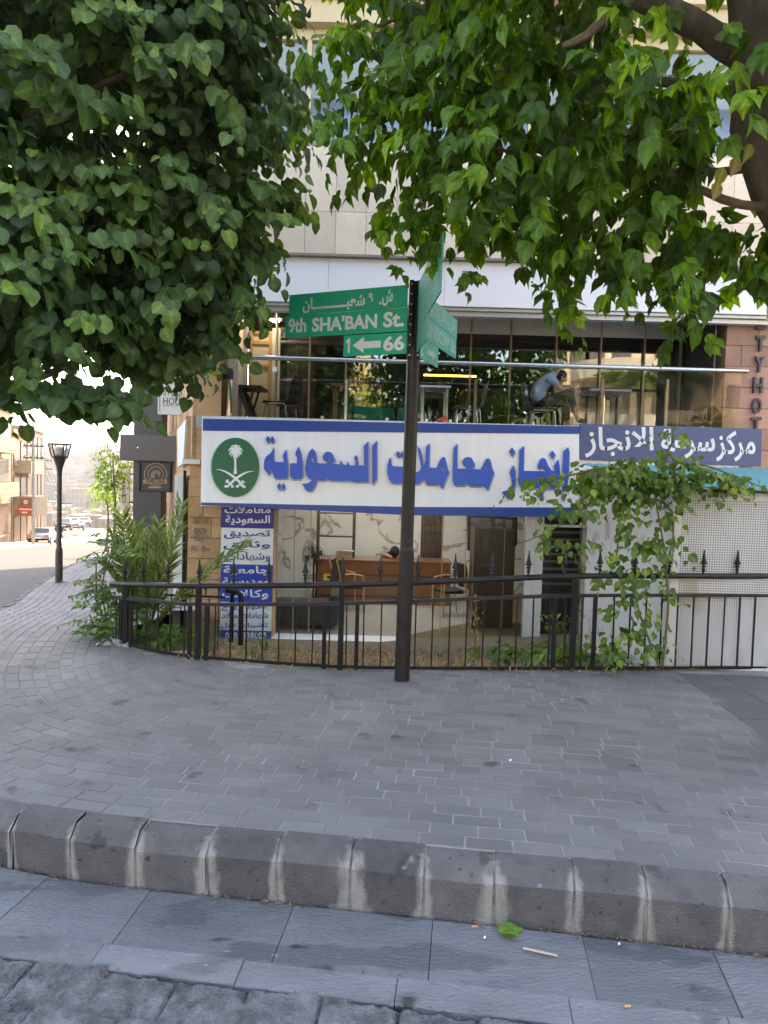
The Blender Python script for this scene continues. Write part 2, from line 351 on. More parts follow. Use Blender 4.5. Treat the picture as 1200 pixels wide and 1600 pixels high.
def kerbmat():
    nt = m_kerb.node_tree; L = nt.links.new; b = nt.nodes['Principled BSDF']; src = b.inputs['Base Color'].links[0].from_socket
    a = nt.nodes.new('ShaderNodeAttribute'); a.attribute_name = 'mort'
    tc = nt.nodes.new('ShaderNodeTexCoord'); n = nt.nodes.new('ShaderNodeTexNoise'); n.inputs['Scale'].default_value = 26; n.inputs['Detail'].default_value = 5; L(tc.outputs['Object'], n.inputs[0])
    mp = nt.nodes.new('ShaderNodeMapping'); mp.inputs['Scale'].default_value = (1, 1, .35); L(tc.outputs['Object'], mp.inputs[0]); L(mp.outputs[0], n.inputs[0])
    m1 = nt.nodes.new('ShaderNodeMath'); m1.operation = 'MULTIPLY_ADD'; L(n.outputs[0], m1.inputs[0]); m1.inputs[1].default_value = 1.1; L(a.outputs['Fac'], m1.inputs[2])
    r = nt.nodes.new('ShaderNodeMapRange'); r.inputs[1].default_value = .86; r.inputs[2].default_value = 1.3; L(m1.outputs[0], r.inputs[0])
    mx = nt.nodes.new('ShaderNodeMix'); mx.data_type = 'RGBA'; L(r.outputs[0], mx.inputs[0]); L(src, mx.inputs[6]); mx.inputs[7].default_value = (.28, .265, .24, 1); L(mx.outputs[2], b.inputs['Base Color'])
kerbmat()

# ================================================================== GROUND, ROAD, KERB, PAVEMENT
YF = 9.85                                    # plane of the shop front
def zs(Y):                                   # the side street runs downhill away from the corner
    a = 0.0
    if Y > 7: 
        t = Y - 7; a = -.083 * (t - 1.2 * (1 - math.exp(-t / 1.2)))
    if Y > 85: a += .035 * (Y - 85)
    return a
def solve(x, y):                             # pixel -> point on the sloping side street
    d = ray(x, y); best = None
    Y = 5.0
    while Y < 140:
        t = Y / d.y
        if EYE + d.z * t < zs(Y): return Vector((d.x * t, Y, zs(Y)))
        Y += .05
    return Vector((d.x * 140 / d.y, 140, zs(140)))
kr = [solve(*q) for q in ((0, 947), (40, 920), (94, 888), (130, 872), (150, 865))]
far = kr[-1]; 
kerb_ctrl = [Vector((14, .3, 0)), Vector((8, 1.62, 0)), Vector((4, 2.42, 0)), Vector((1.7, 2.88, 0)), Vector((.62, 3.02, 0)), Vector((-.57, 3.17, 0)),
             Vector((-1.88, 3.36, 0)), Vector((-3.1, 3.95, 0)), Vector((-4.05, 5.2, 0)), Vector((-4.7, 7.0, 0))] + kr + \
            [far + Vector((-.30, 1, 0)) * q for q in (12, 40, 80)]
def catmull(P, step):
    out = []
    for i in range(len(P) - 1):
        p0, p1, p2, p3 = P[max(i-1, 0)], P[i], P[i+1], P[min(i+2, len(P)-1)]
        n = max(2, int((p2 - p1).length / step))
        for k in range(n):
            t = k / n
            out.append(.5 * (2*p1 + (p2-p0)*t + (2*p0-5*p1+4*p2-p3)*t*t + (3*p1-p0-3*p2+p3)*t**3))
    out.append(P[-1]); return out
KP = np.array([(p.x, p.y) for p in catmull(kerb_ctrl, .12)])
# even resampling and smoothing
seg = np.hypot(*np.diff(KP, axis=0).T); acc = np.concatenate([[0], np.cumsum(seg)])
ss = np.arange(0, acc[-1], .06); KP = np.stack([np.interp(ss, acc, KP[:, 0]), np.interp(ss, acc, KP[:, 1])], 1)
for _ in range(60): KP[1:-1] = .5 * KP[1:-1] + .25 * (KP[:-2] + KP[2:])
TG = np.gradient(KP, axis=0); TG /= np.linalg.norm(TG, axis=1)[:, None]
NI = np.stack([TG[:, 1], -TG[:, 0]], 1)      # inward (towards the pavement)
if NI[len(NI)//8][1] < 0: NI = -NI
S0 = np.concatenate([[0], np.cumsum(np.hypot(*np.diff(KP, axis=0).T))])
def kp(s, v):
    i = np.clip(np.searchsorted(S0, s) - 1, 0, len(S0) - 2); t = (s - S0[i]) / (S0[i+1] - S0[i])
    p = KP[i] * (1 - t) + KP[i+1] * t; n = NI[i] * (1 - t) + NI[i+1] * t
    q = p + n * v
    return q[0], q[1]
def zp(x, y):                                # pavement height
    return zs(y) if x < -2 else zs(y) * max(0, min(1, (-x) / 2))
KERB_H = .265
# fence foot line, from the right edge to the left end
fence_px = [(1195, 1047), (900, 1048), (730, 1048), (520, 1045), (310, 1030), (240, 1020), (198, 1008), (174, 996)]
FB = [gz(*q) for q in fence_px]; FB = [FB[0] + (FB[0] - FB[1]) * 1.6] + FB
FBx = np.array([p.x for p in FB][::-1]); FBy = np.array([p.y for p in FB][::-1])
u_st = Vector((-.36, .933, 0)).normalized()  # direction of the shop building's side wall along the side street
CORN = at(300, 900, YF); CORN.z = 0
def side_x(y): return CORN.x + (y - CORN.y) * u_st.x / u_st.y
def inside_pav(x, y, m=0.0):
    if y > 7.3 and x < -2.6:
        edge = side_x(y) if y > YF else np.interp(y, [6.6, YF], [FB[-1].x, CORN.x])
        return x < edge - m
    if x < FBx[0]: return True
    return y < np.interp(x, FBx, FBy) - m

slab_a, slab_b = gz(1075, 1052), gz(1200, 1140)
def in_slab(x, y):
    d = slab_b - slab_a
    return (x - slab_a.x) * d.y - (y - slab_a.y) * d.x < 0 and x > slab_a.x - .3
def pavers():
    V, Fc, R = [], [], []; RW, BL, g, ch = .106, .235, .008, .0035
    v = .152; row = 0
    while v < 4.3:
        vc = v + RW / 2
        pts = KP + NI * vc
        ds = np.hypot(*np.diff(pts, axis=0).T)
        # drop rows that fold over themselves
        turn = (np.diff(pts, axis=0) * TG[:-1]).sum(1) > 0
        acc2 = np.concatenate([[0], np.cumsum(np.where(turn, ds, 0))])
        smax = acc2[-1]; a = random.uniform(0, BL) if row % 2 else random.uniform(0, BL)
        while a < smax - BL:
            L_ = BL * random.uniform(.96, 1.04)
            s0 = np.interp(a + g/2, acc2, S0); s1 = np.interp(a + L_ - g/2, acc2, S0)
            xm, ym = kp((s0 + s1) / 2, vc)
            a += L_
            if s1 - s0 > 1.8 or ym > 40 or not inside_pav(xm, ym, .02) or in_slab(xm, ym) or xm > 9: continue
            zz = zp(xm, ym) + random.gauss(0, .0005); tl, tw = random.gauss(0, .0006), random.gauss(0, .0005)
            b = len(V)
            for (sa, vv, dz) in ((s0, v+g/2, tl+tw), (s1, v+g/2, -tl+tw), (s1, v+RW-g/2, -tl-tw), (s0, v+RW-g/2, tl-tw)):
                X, Y = kp(sa, vv); jx, jy = random.gauss(0, .0014), random.gauss(0, .0014)
                V.append((X+jx, Y+jy, zz + dz - .0035))
            cx, cy = sum(q[0] for q in V[b:b+4])/4, sum(q[1] for q in V[b:b+4])/4
            for k in range(4):
                X, Y, Z = V[b+k]; fx = 1 - ch*2/BL; dx, dy = cx - X, cy - Y; l = math.hypot(dx, dy)
                V.append((X + dx/l*ch*1.4, Y + dy/l*ch*1.4, Z + .0035))
            r = random.random()
            Fc += [(b+4, b+5, b+6, b+7)] + [(b+k, b+(k+1) % 4, b+4+(k+1) % 4, b+4+k) for k in range(4)]
            R += [r] * 5
        v += RW; row += 1
    V = np.array(V); Fc = np.array(Fc)
    # make tops face up
    e1 = V[Fc[0][1]] - V[Fc[0][0]]; e2 = V[Fc[0][2]] - V[Fc[0][1]]
    if np.cross(e1, e2)[2] < 0: Fc = Fc[:, ::-1]
    return tag(mesh_np('pavement', V, Fc, m_paver, None, R), kind='structure')
pavers()
# the joint bed below the pavers (follows the same surface, 5 mm lower)
mb = MB(); sq = np.arange(0, S0[-1] - .5, .25)
for a, b in zip(sq[:-1], sq[1:]):
    for v0, v1 in zip((.14, .5, 1, 1.5, 2, 2.6, 3.2, 3.8), (.5, 1, 1.5, 2, 2.6, 3.2, 3.8, 4.4)):
        q = []
        for s_, v_ in ((a, v0), (b, v0), (b, v1), (a, v1)):
            X, Y = kp(s_, v_); q.append((X, Y, zp(X, Y) - .0034))
        xm, ym = sum(k[0] for k in q)/4, sum(k[1] for k in q)/4
        if inside_pav(xm, ym) and ym < 120 and ym > 9 and abs(KP[np.searchsorted(S0, a)][1] - ym) < 3 or (ym <= 9 and v1 <= 2.7 and inside_pav(xm, ym)): mb.quad(*q[::-1])
for x in np.arange(FBx[0], 9, .1):
    ya, yb_ = np.interp(x, FBx, FBy), np.interp(x + .1, FBx, FBy); k0 = np.interp(-x, -KP[::1, 0][:400], KP[:400, 1]) + .3 if x > -1.5 else 4.6
    mb.quad((x, k0, -.0030), (x + .1, k0, -.0030), (x + .1, yb_ + .015, -.0030), (x, ya + .015, -.0030))
tag(mb.build('pavement_bed', m_mortar), kind='structure')
# big smooth slabs at the right edge
mb = MB()
sx = (slab_b - slab_a).normalized(); sn = Vector((-sx.y, sx.x, 0)); 
if sn.x < 0: sn = -sn
for i in range(-1, 12):
    for j in range(7):
        c = slab_a + sx * (i * .42 + .21) + sn * (j * .40 + .09)
        if c.y < np.interp(c.x, FBx, FBy) - .1 and c.y > 3.3 and inside_pav(c.x, c.y, .02):
            mb.obox(c + Vector((0, 0, -.018 + random.gauss(0, .0006))), sx * .207, sn * .197, (0, 0, .021))
tag(mb.build('stone_paving', m_slab, bevel=.004), kind='structure')

def kerb():
    mb = MB(); s = .1; KL = .335; V, Fc, R, A = [], [], [], []; wj = random.uniform(.03, .07)
    while s < S0[-1] - 1:
        X, Y = kp(s, 0)
        if Y > 75: break
        L_ = KL * random.uniform(.93, 1.07) if Y < 20 else 1.2
        gp = .012; j = random.gauss(0, .004); r = random.random(); n = 16 if Y < 9 else 3; wj2 = random.choice((.02, .035, .045, .06, .075)) * random.uniform(.8, 1.2)
        z0, z1 = -KERB_H - .03, -.075 + j; m = 7
        pj = random.gauss(0, .006); prof = [(pj + .012 * (1 - k/m), z0 + (z1 - z0) * k / m, 1.0) for k in range(m + 1)] + [(.055 + pj, -.012 + j, .5), (.143, .002 + j * .5, .35), (.143, z0, 0)]
        b = len(V); P = len(prof)
        for k in range(n + 1):
            sk = s + gp/2 + (L_ - gp) * k / n; d0, d1 = L_ * k / n, L_ * (n - k) / n
            for (v_, z_, mw_) in prof:
                X, Y = kp(sk, v_); V.append((X, Y, zp(X, Y) + z_ + (j * .4 if v_ > .02 else 0)))
                low_ = max(0, 1 - (z_ - z0) / .07) * .30 if mw_ == 1 else 0
                wz = 1.08 - .2 * (z_ - z0) / (z1 - z0)
                A.append(mw_ * max(max(0, 1 - d0 / (wj * wz * 1.6)), max(0, 1 - d1 / (wj2 * wz * 1.6))) * .95 + low_)
        for k in range(n):
            for i in range(P - 1): Fc.append((b+k*P+i, b+(k+1)*P+i, b+(k+1)*P+i+1, b+k*P+i+1)); R.append(r)
        # joint fill
        if Y < 14:
            for (va, za, vb, zb_) in ((.004, z0, .004, -.08), (.006, -.08, .062, -.018), (.062, -.018, .143, -.006)):
                q = []
                for (v_, z_, e) in ((va, za, -.007), (va, za, .007), (vb, zb_, .007), (vb, zb_, -.007)):
                    X, Y2 = kp(s + e, v_); q.append((X, Y2, zp(X, Y2) + z_))
                c = len(V); V += q; A += [.62 if va > .003 and za > -.1 else .5] * 4; Fc.append((c, c+1, c+2, c+3)); R.append(.3)
        # stone ends
        s += L_; wj = wj2 * random.uniform(.8, 1.2)
    o = mesh_np('kerb', V, Fc, m_kerb, None, R)
    a = o.data.attributes.new('mort', 'FLOAT', 'POINT'); a.data.foreach_set('value', np.asarray(A, np.float32))
    return tag(o, kind='structure')
kerb()
# gutter: two courses of smooth basalt slabs along the foot of the kerb
def gutter():
    mb = MB()
    for (v0, v1, LL, ph) in ((-.005, -.385, .62, .1), (-.395, -.53, .62, .35)):
        s = ph
        while s < S0[-1] - 2:
            X, Y = kp(s, 0)
            if Y > 8.8: break
            L_ = LL * random.uniform(.85, 1.15); n = 4; g = .0018; dz = random.gauss(0, .0025); r = random.random(); rings = []
            for k in range(n + 1):
                sk = s + g + (L_ - 2*g) * k / n
                a = kp(sk, v0 - .002); b = kp(sk, v1 + .003)
                za, zb = zp(*a) - KERB_H + dz, zp(*b) - KERB_H - .012 + dz
                rings.append([(a[0], a[1], za - .05), (a[0], a[1], za - .003), ((a[0]*.98+b[0]*.02), (a[1]*.98+b[1]*.02), za), ((b[0]*.98+a[0]*.02), (b[1]*.98+a[1]*.02), zb), (b[0], b[1], zb - .005), (b[0], b[1], zb - .05)])
            V = [q for R_ in rings for q in R_]; F_ = []
            for k in range(n):
                for i in range(5): F_.append((k*6+i, (k+1)*6+i, (k+1)*6+i+1, k*6+i+1))
            F_ += [tuple(range(6)), tuple(n*6+i for i in range(6))[::-1]]
            mb._add(V, F_, 0, r); s += L_
    o = mb.build('gutter', m_gutter)
    bm = bmesh.new(); bm.from_mesh(o.data); bmesh.ops.recalc_face_normals(bm, faces=bm.faces); bm.to_mesh(o.data); bm.free()
    return tag(o, kind='structure')
gutter()
# road of split basalt in front, close to the camera
def cobbles():
    vsn = np.arange(-.535, -1.5, -.0125)
    i0 = np.argmin(np.hypot(KP[:, 0] - 3.2, KP[:, 1] - 2.6)); i1 = np.argmin(np.hypot(KP[:, 0] + 3.6, KP[:, 1] - 4.4))
    sa, sb = S0[i0], S0[i1]; sg = np.arange(sa, sb, .0125); V = []
    cells = {}
    for v_ in vsn:
        rw = int((-v_ - .535) / .19); 
        for s_ in sg:
            X, Y = kp(s_, v_)
            off = (rw % 2) * .14 + noise.noise(Vector((rw * 5.1, 0, 0))) * .05; c = int((s_ + off) / .30)
            fs = ((s_ + off) / .30) % 1; fv = ((-v_ - .535) / .19) % 1
            ed = min(min(fs, 1 - fs) * .30, min(fv, 1 - fv) * .19)
            if (rw, c) not in cells: cells[(rw, c)] = (random.gauss(0, .006), random.gauss(0, .05), random.gauss(0, .08))
            h, tx, ty = cells[(rw, c)]
            z = h + tx * (fs - .5) * .3 + ty * (fv - .5) * .19
            z += (.5 - abs(noise.noise(Vector((X * 9, Y * 9, rw * 3 + c * 1.7))))) * .026 + (.4 - abs(noise.noise(Vector((X*23, Y*23, c))))) * .013 + noise.noise(Vector((X*55, Y*55, 1))) * .005
            z -= .020 * max(0, 1 - ed / .013)
            V.append((X, Y, -KERB_H - .020 + z))
    nv, ns = len(vsn), len(sg)
    idx = np.arange(nv * ns).reshape(nv, ns)
    Fc = np.stack([idx[:-1, :-1], idx[:-1, 1:], idx[1:, 1:], idx[1:, :-1]], -1).reshape(-1, 4)
    V = np.array(V); e = np.cross(V[Fc[0][1]] - V[Fc[0][0]], V[Fc[0][2]] - V[Fc[0][1]])
    if e[2] < 0: Fc = Fc[:, ::-1]
    return tag(mesh_np('cobbled_road', V, Fc, m_cobble, smooth=False), kind='structure')
cobbles()
# asphalt of the side street and of the front road
mb = MB(); sq = np.arange(0, S0[-1] - .2, .5)
for a, b in zip(sq[:-1], sq[1:]):
    Xa, Ya = kp(a, 0)
    for v0, v1 in (((-.30 if Ya < 8 else .0), -1.6), (-1.6, -4), (-4, -7.6)):
        q = []
        for s_, v_ in ((a, v0), (b, v0), (b, v1), (a, v1)):
            X, Y = kp(s_, v_)
            q.append((X, Y, (zs(Y) if X < -2 else 0) - KERB_H + (-.055 if Ya < 8 else -.006) - .012))
        if max(abs(q[0][0]-q[3][0]), abs(q[1][0]-q[2][0])) < 9 and Ya < 135: mb.quad(*q)
for a in range(1): mb.quad((-9, -9, -KERB_H - .08), (14, -9, -KERB_H - .08), (14, 2.9, -KERB_H - .08), (-9, 4.5, -KERB_H - .08))
o = mb.build('side_street', m_asphalt)
bm = bmesh.new(); bm.from_mesh(o.data)
for f in bm.faces:
    f.normal_update()
    if f.normal.z < 0: f.normal_flip()
bm.to_mesh(o.data); bm.free(); tag(o, kind='structure')
# the ground itself: flat here, a falling street, a valley and the far hillside
def gh(x, y):
    z = -.46
    if y > 7: z = zs(y) - .46
    if y > 130:
        b = zs(130) - .46; t = y - 130
        if y < 260: z = b - .13 * t
        else:
            z = b - .13 * 130; u = (y - 260) / 520.0
            z += 44 * (3*min(u, 1)**2 - 2*min(u, 1)**3) + noise.noise(Vector((x*.006, y*.004, 0))) * 5 * min(u * 2, 1)
            if y > 780: z += -4 * (y - 780) / 400
    return z
ys = [-120, -60, -30, -12, -6, 0, 3, 5, 7, 8, 9, 10, 12, 15, 20, 28, 38, 50, 65, 80, 95, 110, 130, 150, 180, 220, 260] + list(range(280, 800, 20)) + [850, 950, 1150, 1500, 2500]
xs = sorted(set(list(range(-420, 421, 20)) + [-2600, -1600, -900, -600, 600, 900, 1600, 2600, -10, -6, -4, 4]))
V = [(x * (1 + max(0, y) / 900), y, gh(x, y) if x < 2 or y > 40 else -.46 if y < 20 else gh(x, y)) for y in ys for x in xs]
nx = len(xs); idx = np.arange(len(V)).reshape(len(ys), nx)
Fc = np.stack([idx[:-1, :-1], idx[:-1, 1:], idx[1:, 1:], idx[1:, :-1]], -1).reshape(-1, 4)
tag(mesh_np('ground', V, Fc, m_ground, smooth=True), kind='structure')
# planting bed between fence and shop, sloping down to the sill
SILL = at(600, 1009, YF).z
bx = np.arange(-2.86, 5.4, .06); by = np.linspace(0, 1, 46); V = []
for t in by:
    for x in bx:
        y0 = np.interp(x, FBx, FBy) if x > FBx[0] else FBy[0] + (FBx[0] - x) * 1.3
        y = y0 + .01 + (YF + .3 - y0) * t
        z = -.035 + (SILL - .07) * min(1, (max(0, t - .03)) ** .85) + noise.fractal(Vector((x*3, y*3, 0)), 1, 2, 4) * .035 * (.15 + min(t*4, 1)) + noise.noise(Vector((x*18, y*18, 4))) * .008
        V.append((x, y, z if x > -2.7 else min(z, zs(y) - .02)))
nx = len(bx); idx = np.arange(len(V)).reshape(len(by), nx)
Fc = np.stack([idx[:-1, :-1], idx[:-1, 1:], idx[1:, 1:], idx[1:, :-1]], -1).reshape(-1, 4)
BED = np.array(V)
tag(mesh_np('planting_bed', V, Fc, m_soil, smooth=True), kind='structure')
def bed_z(x, y):
    i = np.argmin((BED[:, 0] - x)**2 + (BED[:, 1] - y)**2); return float(BED[i, 2])
# left pavement across the side street, as one raised sheet
mb = MB()
for a, b in zip(sq[:-1], sq[1:]):
    Xa, Ya = kp(a, 0)
    if Ya < 12 or Ya > 130: continue
    for (v0, v1, z0, z1) in ((-5.9, -5.9, -KERB_H - .05, -KERB_H + .14), (-5.9, -9.5, -KERB_H + .14, -KERB_H + .16)):
        q = []
        for s_, v_, z_ in ((a, v0, z0), (b, v0, z0), (b, v1, z1), (a, v1, z1)):
            X, Y = kp(s_, v_); q.append((X, Y, zs(Y) + z_))
        mb.quad(*q)
tag(mb.build('far_pavement', m_beige), kind='structure')
# dust, straw and bits of leaf swept against the foot of the kerb
DV, DF, DR = [], [], []
for i in range(2600):
    s_ = random.uniform(S0[-1]*0 + 6, 22); v_ = -abs(random.gauss(0, .016)) - .002 if i < 1700 else -.39 + random.gauss(0, .006) if i < 2050 else -.535 + random.gauss(0, .014)
    if noise.noise(Vector((s_ * 1.3, i // 1700, 0))) < -.15: continue
    X, Y = kp(s_, v_)
    if Y > 12: continue
    z_ = zp(X, Y) - KERB_H + .003 + (-.010 if i >= 2050 else 0); a_ = random.uniform(0, 6.3); l_, w_ = random.uniform(.002, .011), random.uniform(.0012, .004); dx, dy = math.cos(a_), math.sin(a_); b = len(DV)
    DV += [(X - dx*l_ - dy*w_, Y - dy*l_ + dx*w_, z_), (X + dx*l_ - dy*w_, Y + dy*l_ + dx*w_, z_ + random.uniform(0, .004)), (X + dx*l_ + dy*w_, Y + dy*l_ - dx*w_, z_ + random.uniform(0, .005)), (X - dx*l_ + dy*w_, Y - dy*l_ - dx*w_, z_ + .001)]
    DF.append((b, b+1, b+2, b+3)); DR.append(random.random())
o = mesh_np('gutter_debris', DV, DF, M('debris', (.24, .16, .09), (.10, .075, .05), 30, .95, rnd=.5), None, DR)
tag(o, 'brown dust and straw swept along the foot of the kerb', 'debris', kind='stuff')

# ================================================================== LETTERING HELPERS
FORMS = {'ا':'ﺍﺎ','أ':'ﺃﺄ','إ':'ﺇﺈ','ب':'ﺏﺐﺑﺒ','ة':'ﺓﺔ','ت':'ﺕﺖﺗﺘ','ث':'ﺙﺚﺛﺜ','ج':'ﺝﺞﺟﺠ','د':'ﺩﺪ','ر':'ﺭﺮ','ز':'ﺯﺰ','س':'ﺱﺲﺳﺴ','ش':'ﺵﺶﺷﺸ','ص':'ﺹﺺﺻﺼ','ع':'ﻉﻊﻋﻌ','ق':'ﻕﻖﻗﻘ','ك':'ﻙﻚﻛﻜ','ل':'ﻝﻞﻟﻠ','م':'ﻡﻢﻣﻤ','ن':'ﻥﻦﻧﻨ','ه':'ﻩﻪﻫﻬ','و':'ﻭﻮ','ي':'ﻱﻲﻳﻴ','ئ':'ﺉﺊﺋﺌ','ـ':'ــــ','\u0001':'ﻻﻼ'}
def arabic(t):
    t = t.replace('لا', '\u0001'); out = []
    for i, ch in enumerate(t):
        if ch not in FORMS: out.append(ch); continue
        p = i > 0 and t[i-1] in FORMS and len(FORMS[t[i-1]]) == 4
        n = len(FORMS[ch]) == 4 and i + 1 < len(t) and t[i+1] in FORMS
        out.append(FORMS[ch][(1 if p else 0) + (2 if n else 0)])
    return ''.join(reversed(out))
def curve_mesh(c):
    o = bpy.data.objects.new('tmp', c); COL.objects.link(o)
    dg = bpy.context.evaluated_depsgraph_get(); me = bpy.data.meshes.new_from_object(o.evaluated_get(dg))
    bpy.data.objects.remove(o); return me
def text_me(s, bold=0.0):
    c = bpy.data.curves.new('txt', 'FONT'); c.body = s; c.size = 1; c.extrude = .05; c.offset = bold; c.resolution_u = 3
    return curve_mesh(c)
def put_text(name, s, o, U, Vv, thick, mat, parent, bold=0.0, label=None):
    """fit the lettering into the parallelogram o + a*U + b*Vv, standing out by thick"""
    me = text_me(s, bold); n = len(me.vertices); co = np.zeros(n * 3); me.vertices.foreach_get('co', co); co = co.reshape(-1, 3)
    lo, hi = co.min(0), co.max(0); a = (co - lo) / np.maximum(hi - lo, 1e-6)
    o, U, Vv = Vector(o), Vector(U), Vector(Vv); nr = U.cross(Vv).normalized()
    P = np.array(o) + a[:, :1] * np.array(U) + a[:, 1:2] * np.array(Vv) + a[:, 2:3] * np.array(nr) * thick
    me.vertices.foreach_set('co', P.astype(np.float32).ravel()); me.materials.clear(); me.materials.append(mat); me.update(); me.name = name
    ob = bpy.data.objects.new(name, me); COL.objects.link(ob); par(ob, parent)
    if label: ob['label'] = label
    return ob
def poly_letters(name, polys, fmap, thick, mat, parent):
    """closed outlines (holes inside) -> solid letters; fmap maps outline x,y to a point on the sign face"""
    c = bpy.data.curves.new('pl', 'CURVE'); c.dimensions = '2D'; c.fill_mode = 'BOTH'; c.extrude = .5
    for p in polys:
        sp_ = c.splines.new('POLY'); sp_.points.add(len(p) - 1); sp_.use_cyclic_u = True
        for q, (x, y) in zip(sp_.points, p): q.co = (x, -y, 0, 1)
    me = curve_mesh(c); 
    for v in me.vertices:
        x, y, z = v.co; v.co = fmap(x, -y) + Vector((0, -1, 0)) * (thick * (z + .5))
    me.materials.clear(); me.materials.append(mat); me.update(); me.name = name
    ob = bpy.data.objects.new(name, me); COL.objects.link(ob); par(ob, parent); return ob

# ================================================================== SHOP BUILDING
def B(px, py, Y=None): return at(px, py, YF if Y is None else Y)
ZR = 14.5
bld = thing('office_building', 'stone and glass corner building holding the blue lettered office and the terrace cafe above it', 'building', (1, YF, SILL))
XL, XR = CORN.x, B(1128, 560).x
z_sb, z_st = B(316, 788).z, B(316, 652).z
z_ledge = B(600, 657).z
Z_FL = z_ledge - .15                               # terrace floor
z_f0, z_f1 = B(430, 480).z, B(430, 401).z          # white fascia
z_w0 = B(430, 235).z; z_w1 = B(500, 62).z; z_c1 = B(500, -10).z
RO = 4.1                                           # depth of the shop room
YG = YF + .32                                      # plane of the shop glass
# slabs and carcass
mb = MB()
mb.box(XL + .02, XR, YF + .16, YF + 8, z_sb + .38, Z_FL, 0)
mb.box(XL + .02, XR, YF + .004, YF + .16, z_st - .15, z_ledge, 0)
mb.build('terrace_slab', m_conc, bld, bevel=.008)
mb = MB()
xs0, xs1 = B(423, 900, YG).x, B(846, 900, YG).x
mb.box(XL + .1, 3.2, YG + .02, YG + RO, SILL - .3, SILL + .05, 0)
mb.build('shop_floor', m_tile, bld)
mb = MB(); mb.box(xs0 - .6, B(922, 900).x, YF - .02, YG + .06, SILL - .35, SILL + .06, 0); mb.build('door_sill', m_plaster, bld, bevel=.01)
mb = MB()
bw = YG + RO
mb.box(xs0 - .5, 3.1, bw, bw + .1, SILL, z_sb + .35); 
mb.box(3.0, 3.1, YG + .1, bw, SILL, z_sb + .35)
mb.build('marble_wall', m_marble, bld)
mb = MB(); mb.box(xs0 - .55, xs0 - .45, YG + .05, bw, SILL, z_sb + .35); mb.build('side_marble', m_marble, bld)
mb = MB(); mb.box(xs0 - .6, 3.1, YG, bw, z_sb + .30, z_sb + .36); mb.build('ceiling', m_plaster, bld)
mb = MB(); mb.box(XL + .1, 3.2, YG - .1, YG + .0, z_sb - .04, z_sb + .32); mb.build('lintel', m_conc, bld)
# dark timber panel, glass partition and ceiling lamps inside the room
mb = MB(); a, b = B(657, 860, bw - .05).x, B(690, 860, bw - .05).x
for i in range(9): mb.box(a + (b-a)*i/9 + .003, a + (b-a)*(i+1)/9 - .003, bw - .06 - .01*(i % 2), bw - .003, SILL, z_sb + .3)
mb.build('timber_panel', m_dwood, bld)
mb = MB()
for px in (497, 553): 
    x = B(px, 840, bw - 1.0).x; mb.box(x - .03, x + .03, bw - 1.03, bw - .97, SILL + .05, z_sb + .3)
x0, x1 = B(497, 840, bw - 1.0).x, B(553, 840, bw - 1.0).x
for zz in (z_sb - .25, z_sb - .7): mb.box(x0, x1, bw - 1.02, bw - .98, zz - .015, zz + .015)
mb.build('partition_frame', m_dwood, bld)
m_ceil = emis('ceiling_panel', (.96, .97, 1.0), 2.1)
for (x, y) in ((-.6, 1.4), (.9, 1.4), (-.6, 2.9), (.9, 2.9)):
    mb = MB(); mb.box(x - .28, x + .28, YG + y - .28, YG + y + .28, z_sb + .285, z_sb + .298); mb.build('ceiling_lamp', m_ceil, bld)
# shop front glazing
z_gt = z_sb + .1
def glaz(name, x0, x1, y, z0, z1, mat, edge=None, ew=.012, parent=bld, dp_=.012):
    mb = MB(); mb.quad((x0, y, z0), (x1, y, z0), (x1, y, z1), (x0, y, z1)); g = mb.build(name, mat, parent)
    if edge:
        mb = MB(); mb.box(x0 - ew/2, x0 + ew/2, y - dp_, y + .012, z0, z1); mb.build('glass_edge', edge, g)
    return g
pxs = [432, 459, 484, 690, 726, 818]
ed = [B(p, 900, YG).x for p in pxs]
for i, (p, q) in enumerate(zip(ed[:-1], ed[1:])): glaz('shop_glass', p, q, YG, SILL + .06, z_gt, m_g_shop, m_gold)
mb = MB(); x0, x1 = B(818, 900, YG).x, B(846, 900, YG).x
mb.box(x0, x0 + .13, YG - .07, YG + .07, SILL + .06, z_gt); mb.box(x0 + .135, x1, YG - .05, YG + .05, SILL + .06, z_gt, 0)
mb.build('door_frame', m_alum, bld, bevel=.006)
mb = MB(); mb.box(B(423, 900, YG).x - .02, ed[0], YG - .05, YG + .05, SILL + .06, z_gt); mb.build('corner_trim', m_gold, bld)
# dark side doorway with pale blinds
xd0, xd1 = x1, B(922, 850, YF).x + .35
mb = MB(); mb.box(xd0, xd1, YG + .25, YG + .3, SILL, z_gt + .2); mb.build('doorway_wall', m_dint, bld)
mb = MB()
for i in range(9):
    z = B(890, 912 - i * 11.5, YG + .2).z; mb.box(xd0 + .02, xd1, YG + .17, YG + .2, z - .022, z + .014, 0)
mb.build('slat_blind', M('grey_blind', (.22, .22, .24), None, 5, .5), bld)
glaz('dark_door_glass', xd0, xd1, YG + .1, SILL, z_gt, m_g_shop)
mb = MB(); z0, z1 = B(890, 824, YG).z, B(890, 800, YG).z
mb.box(xd0, xd1, YG - .03, YG + .12, z0, z0 + .035); mb.box(xd0, xd1, YG - .03, YG + .12, z1 - .01, z1 + .03); mb.box(xd0 + .62, xd0 + .66, YG - .03, YG + .12, z0, z1)
mb.build('transom_frame', m_alum, bld, bevel=.004)
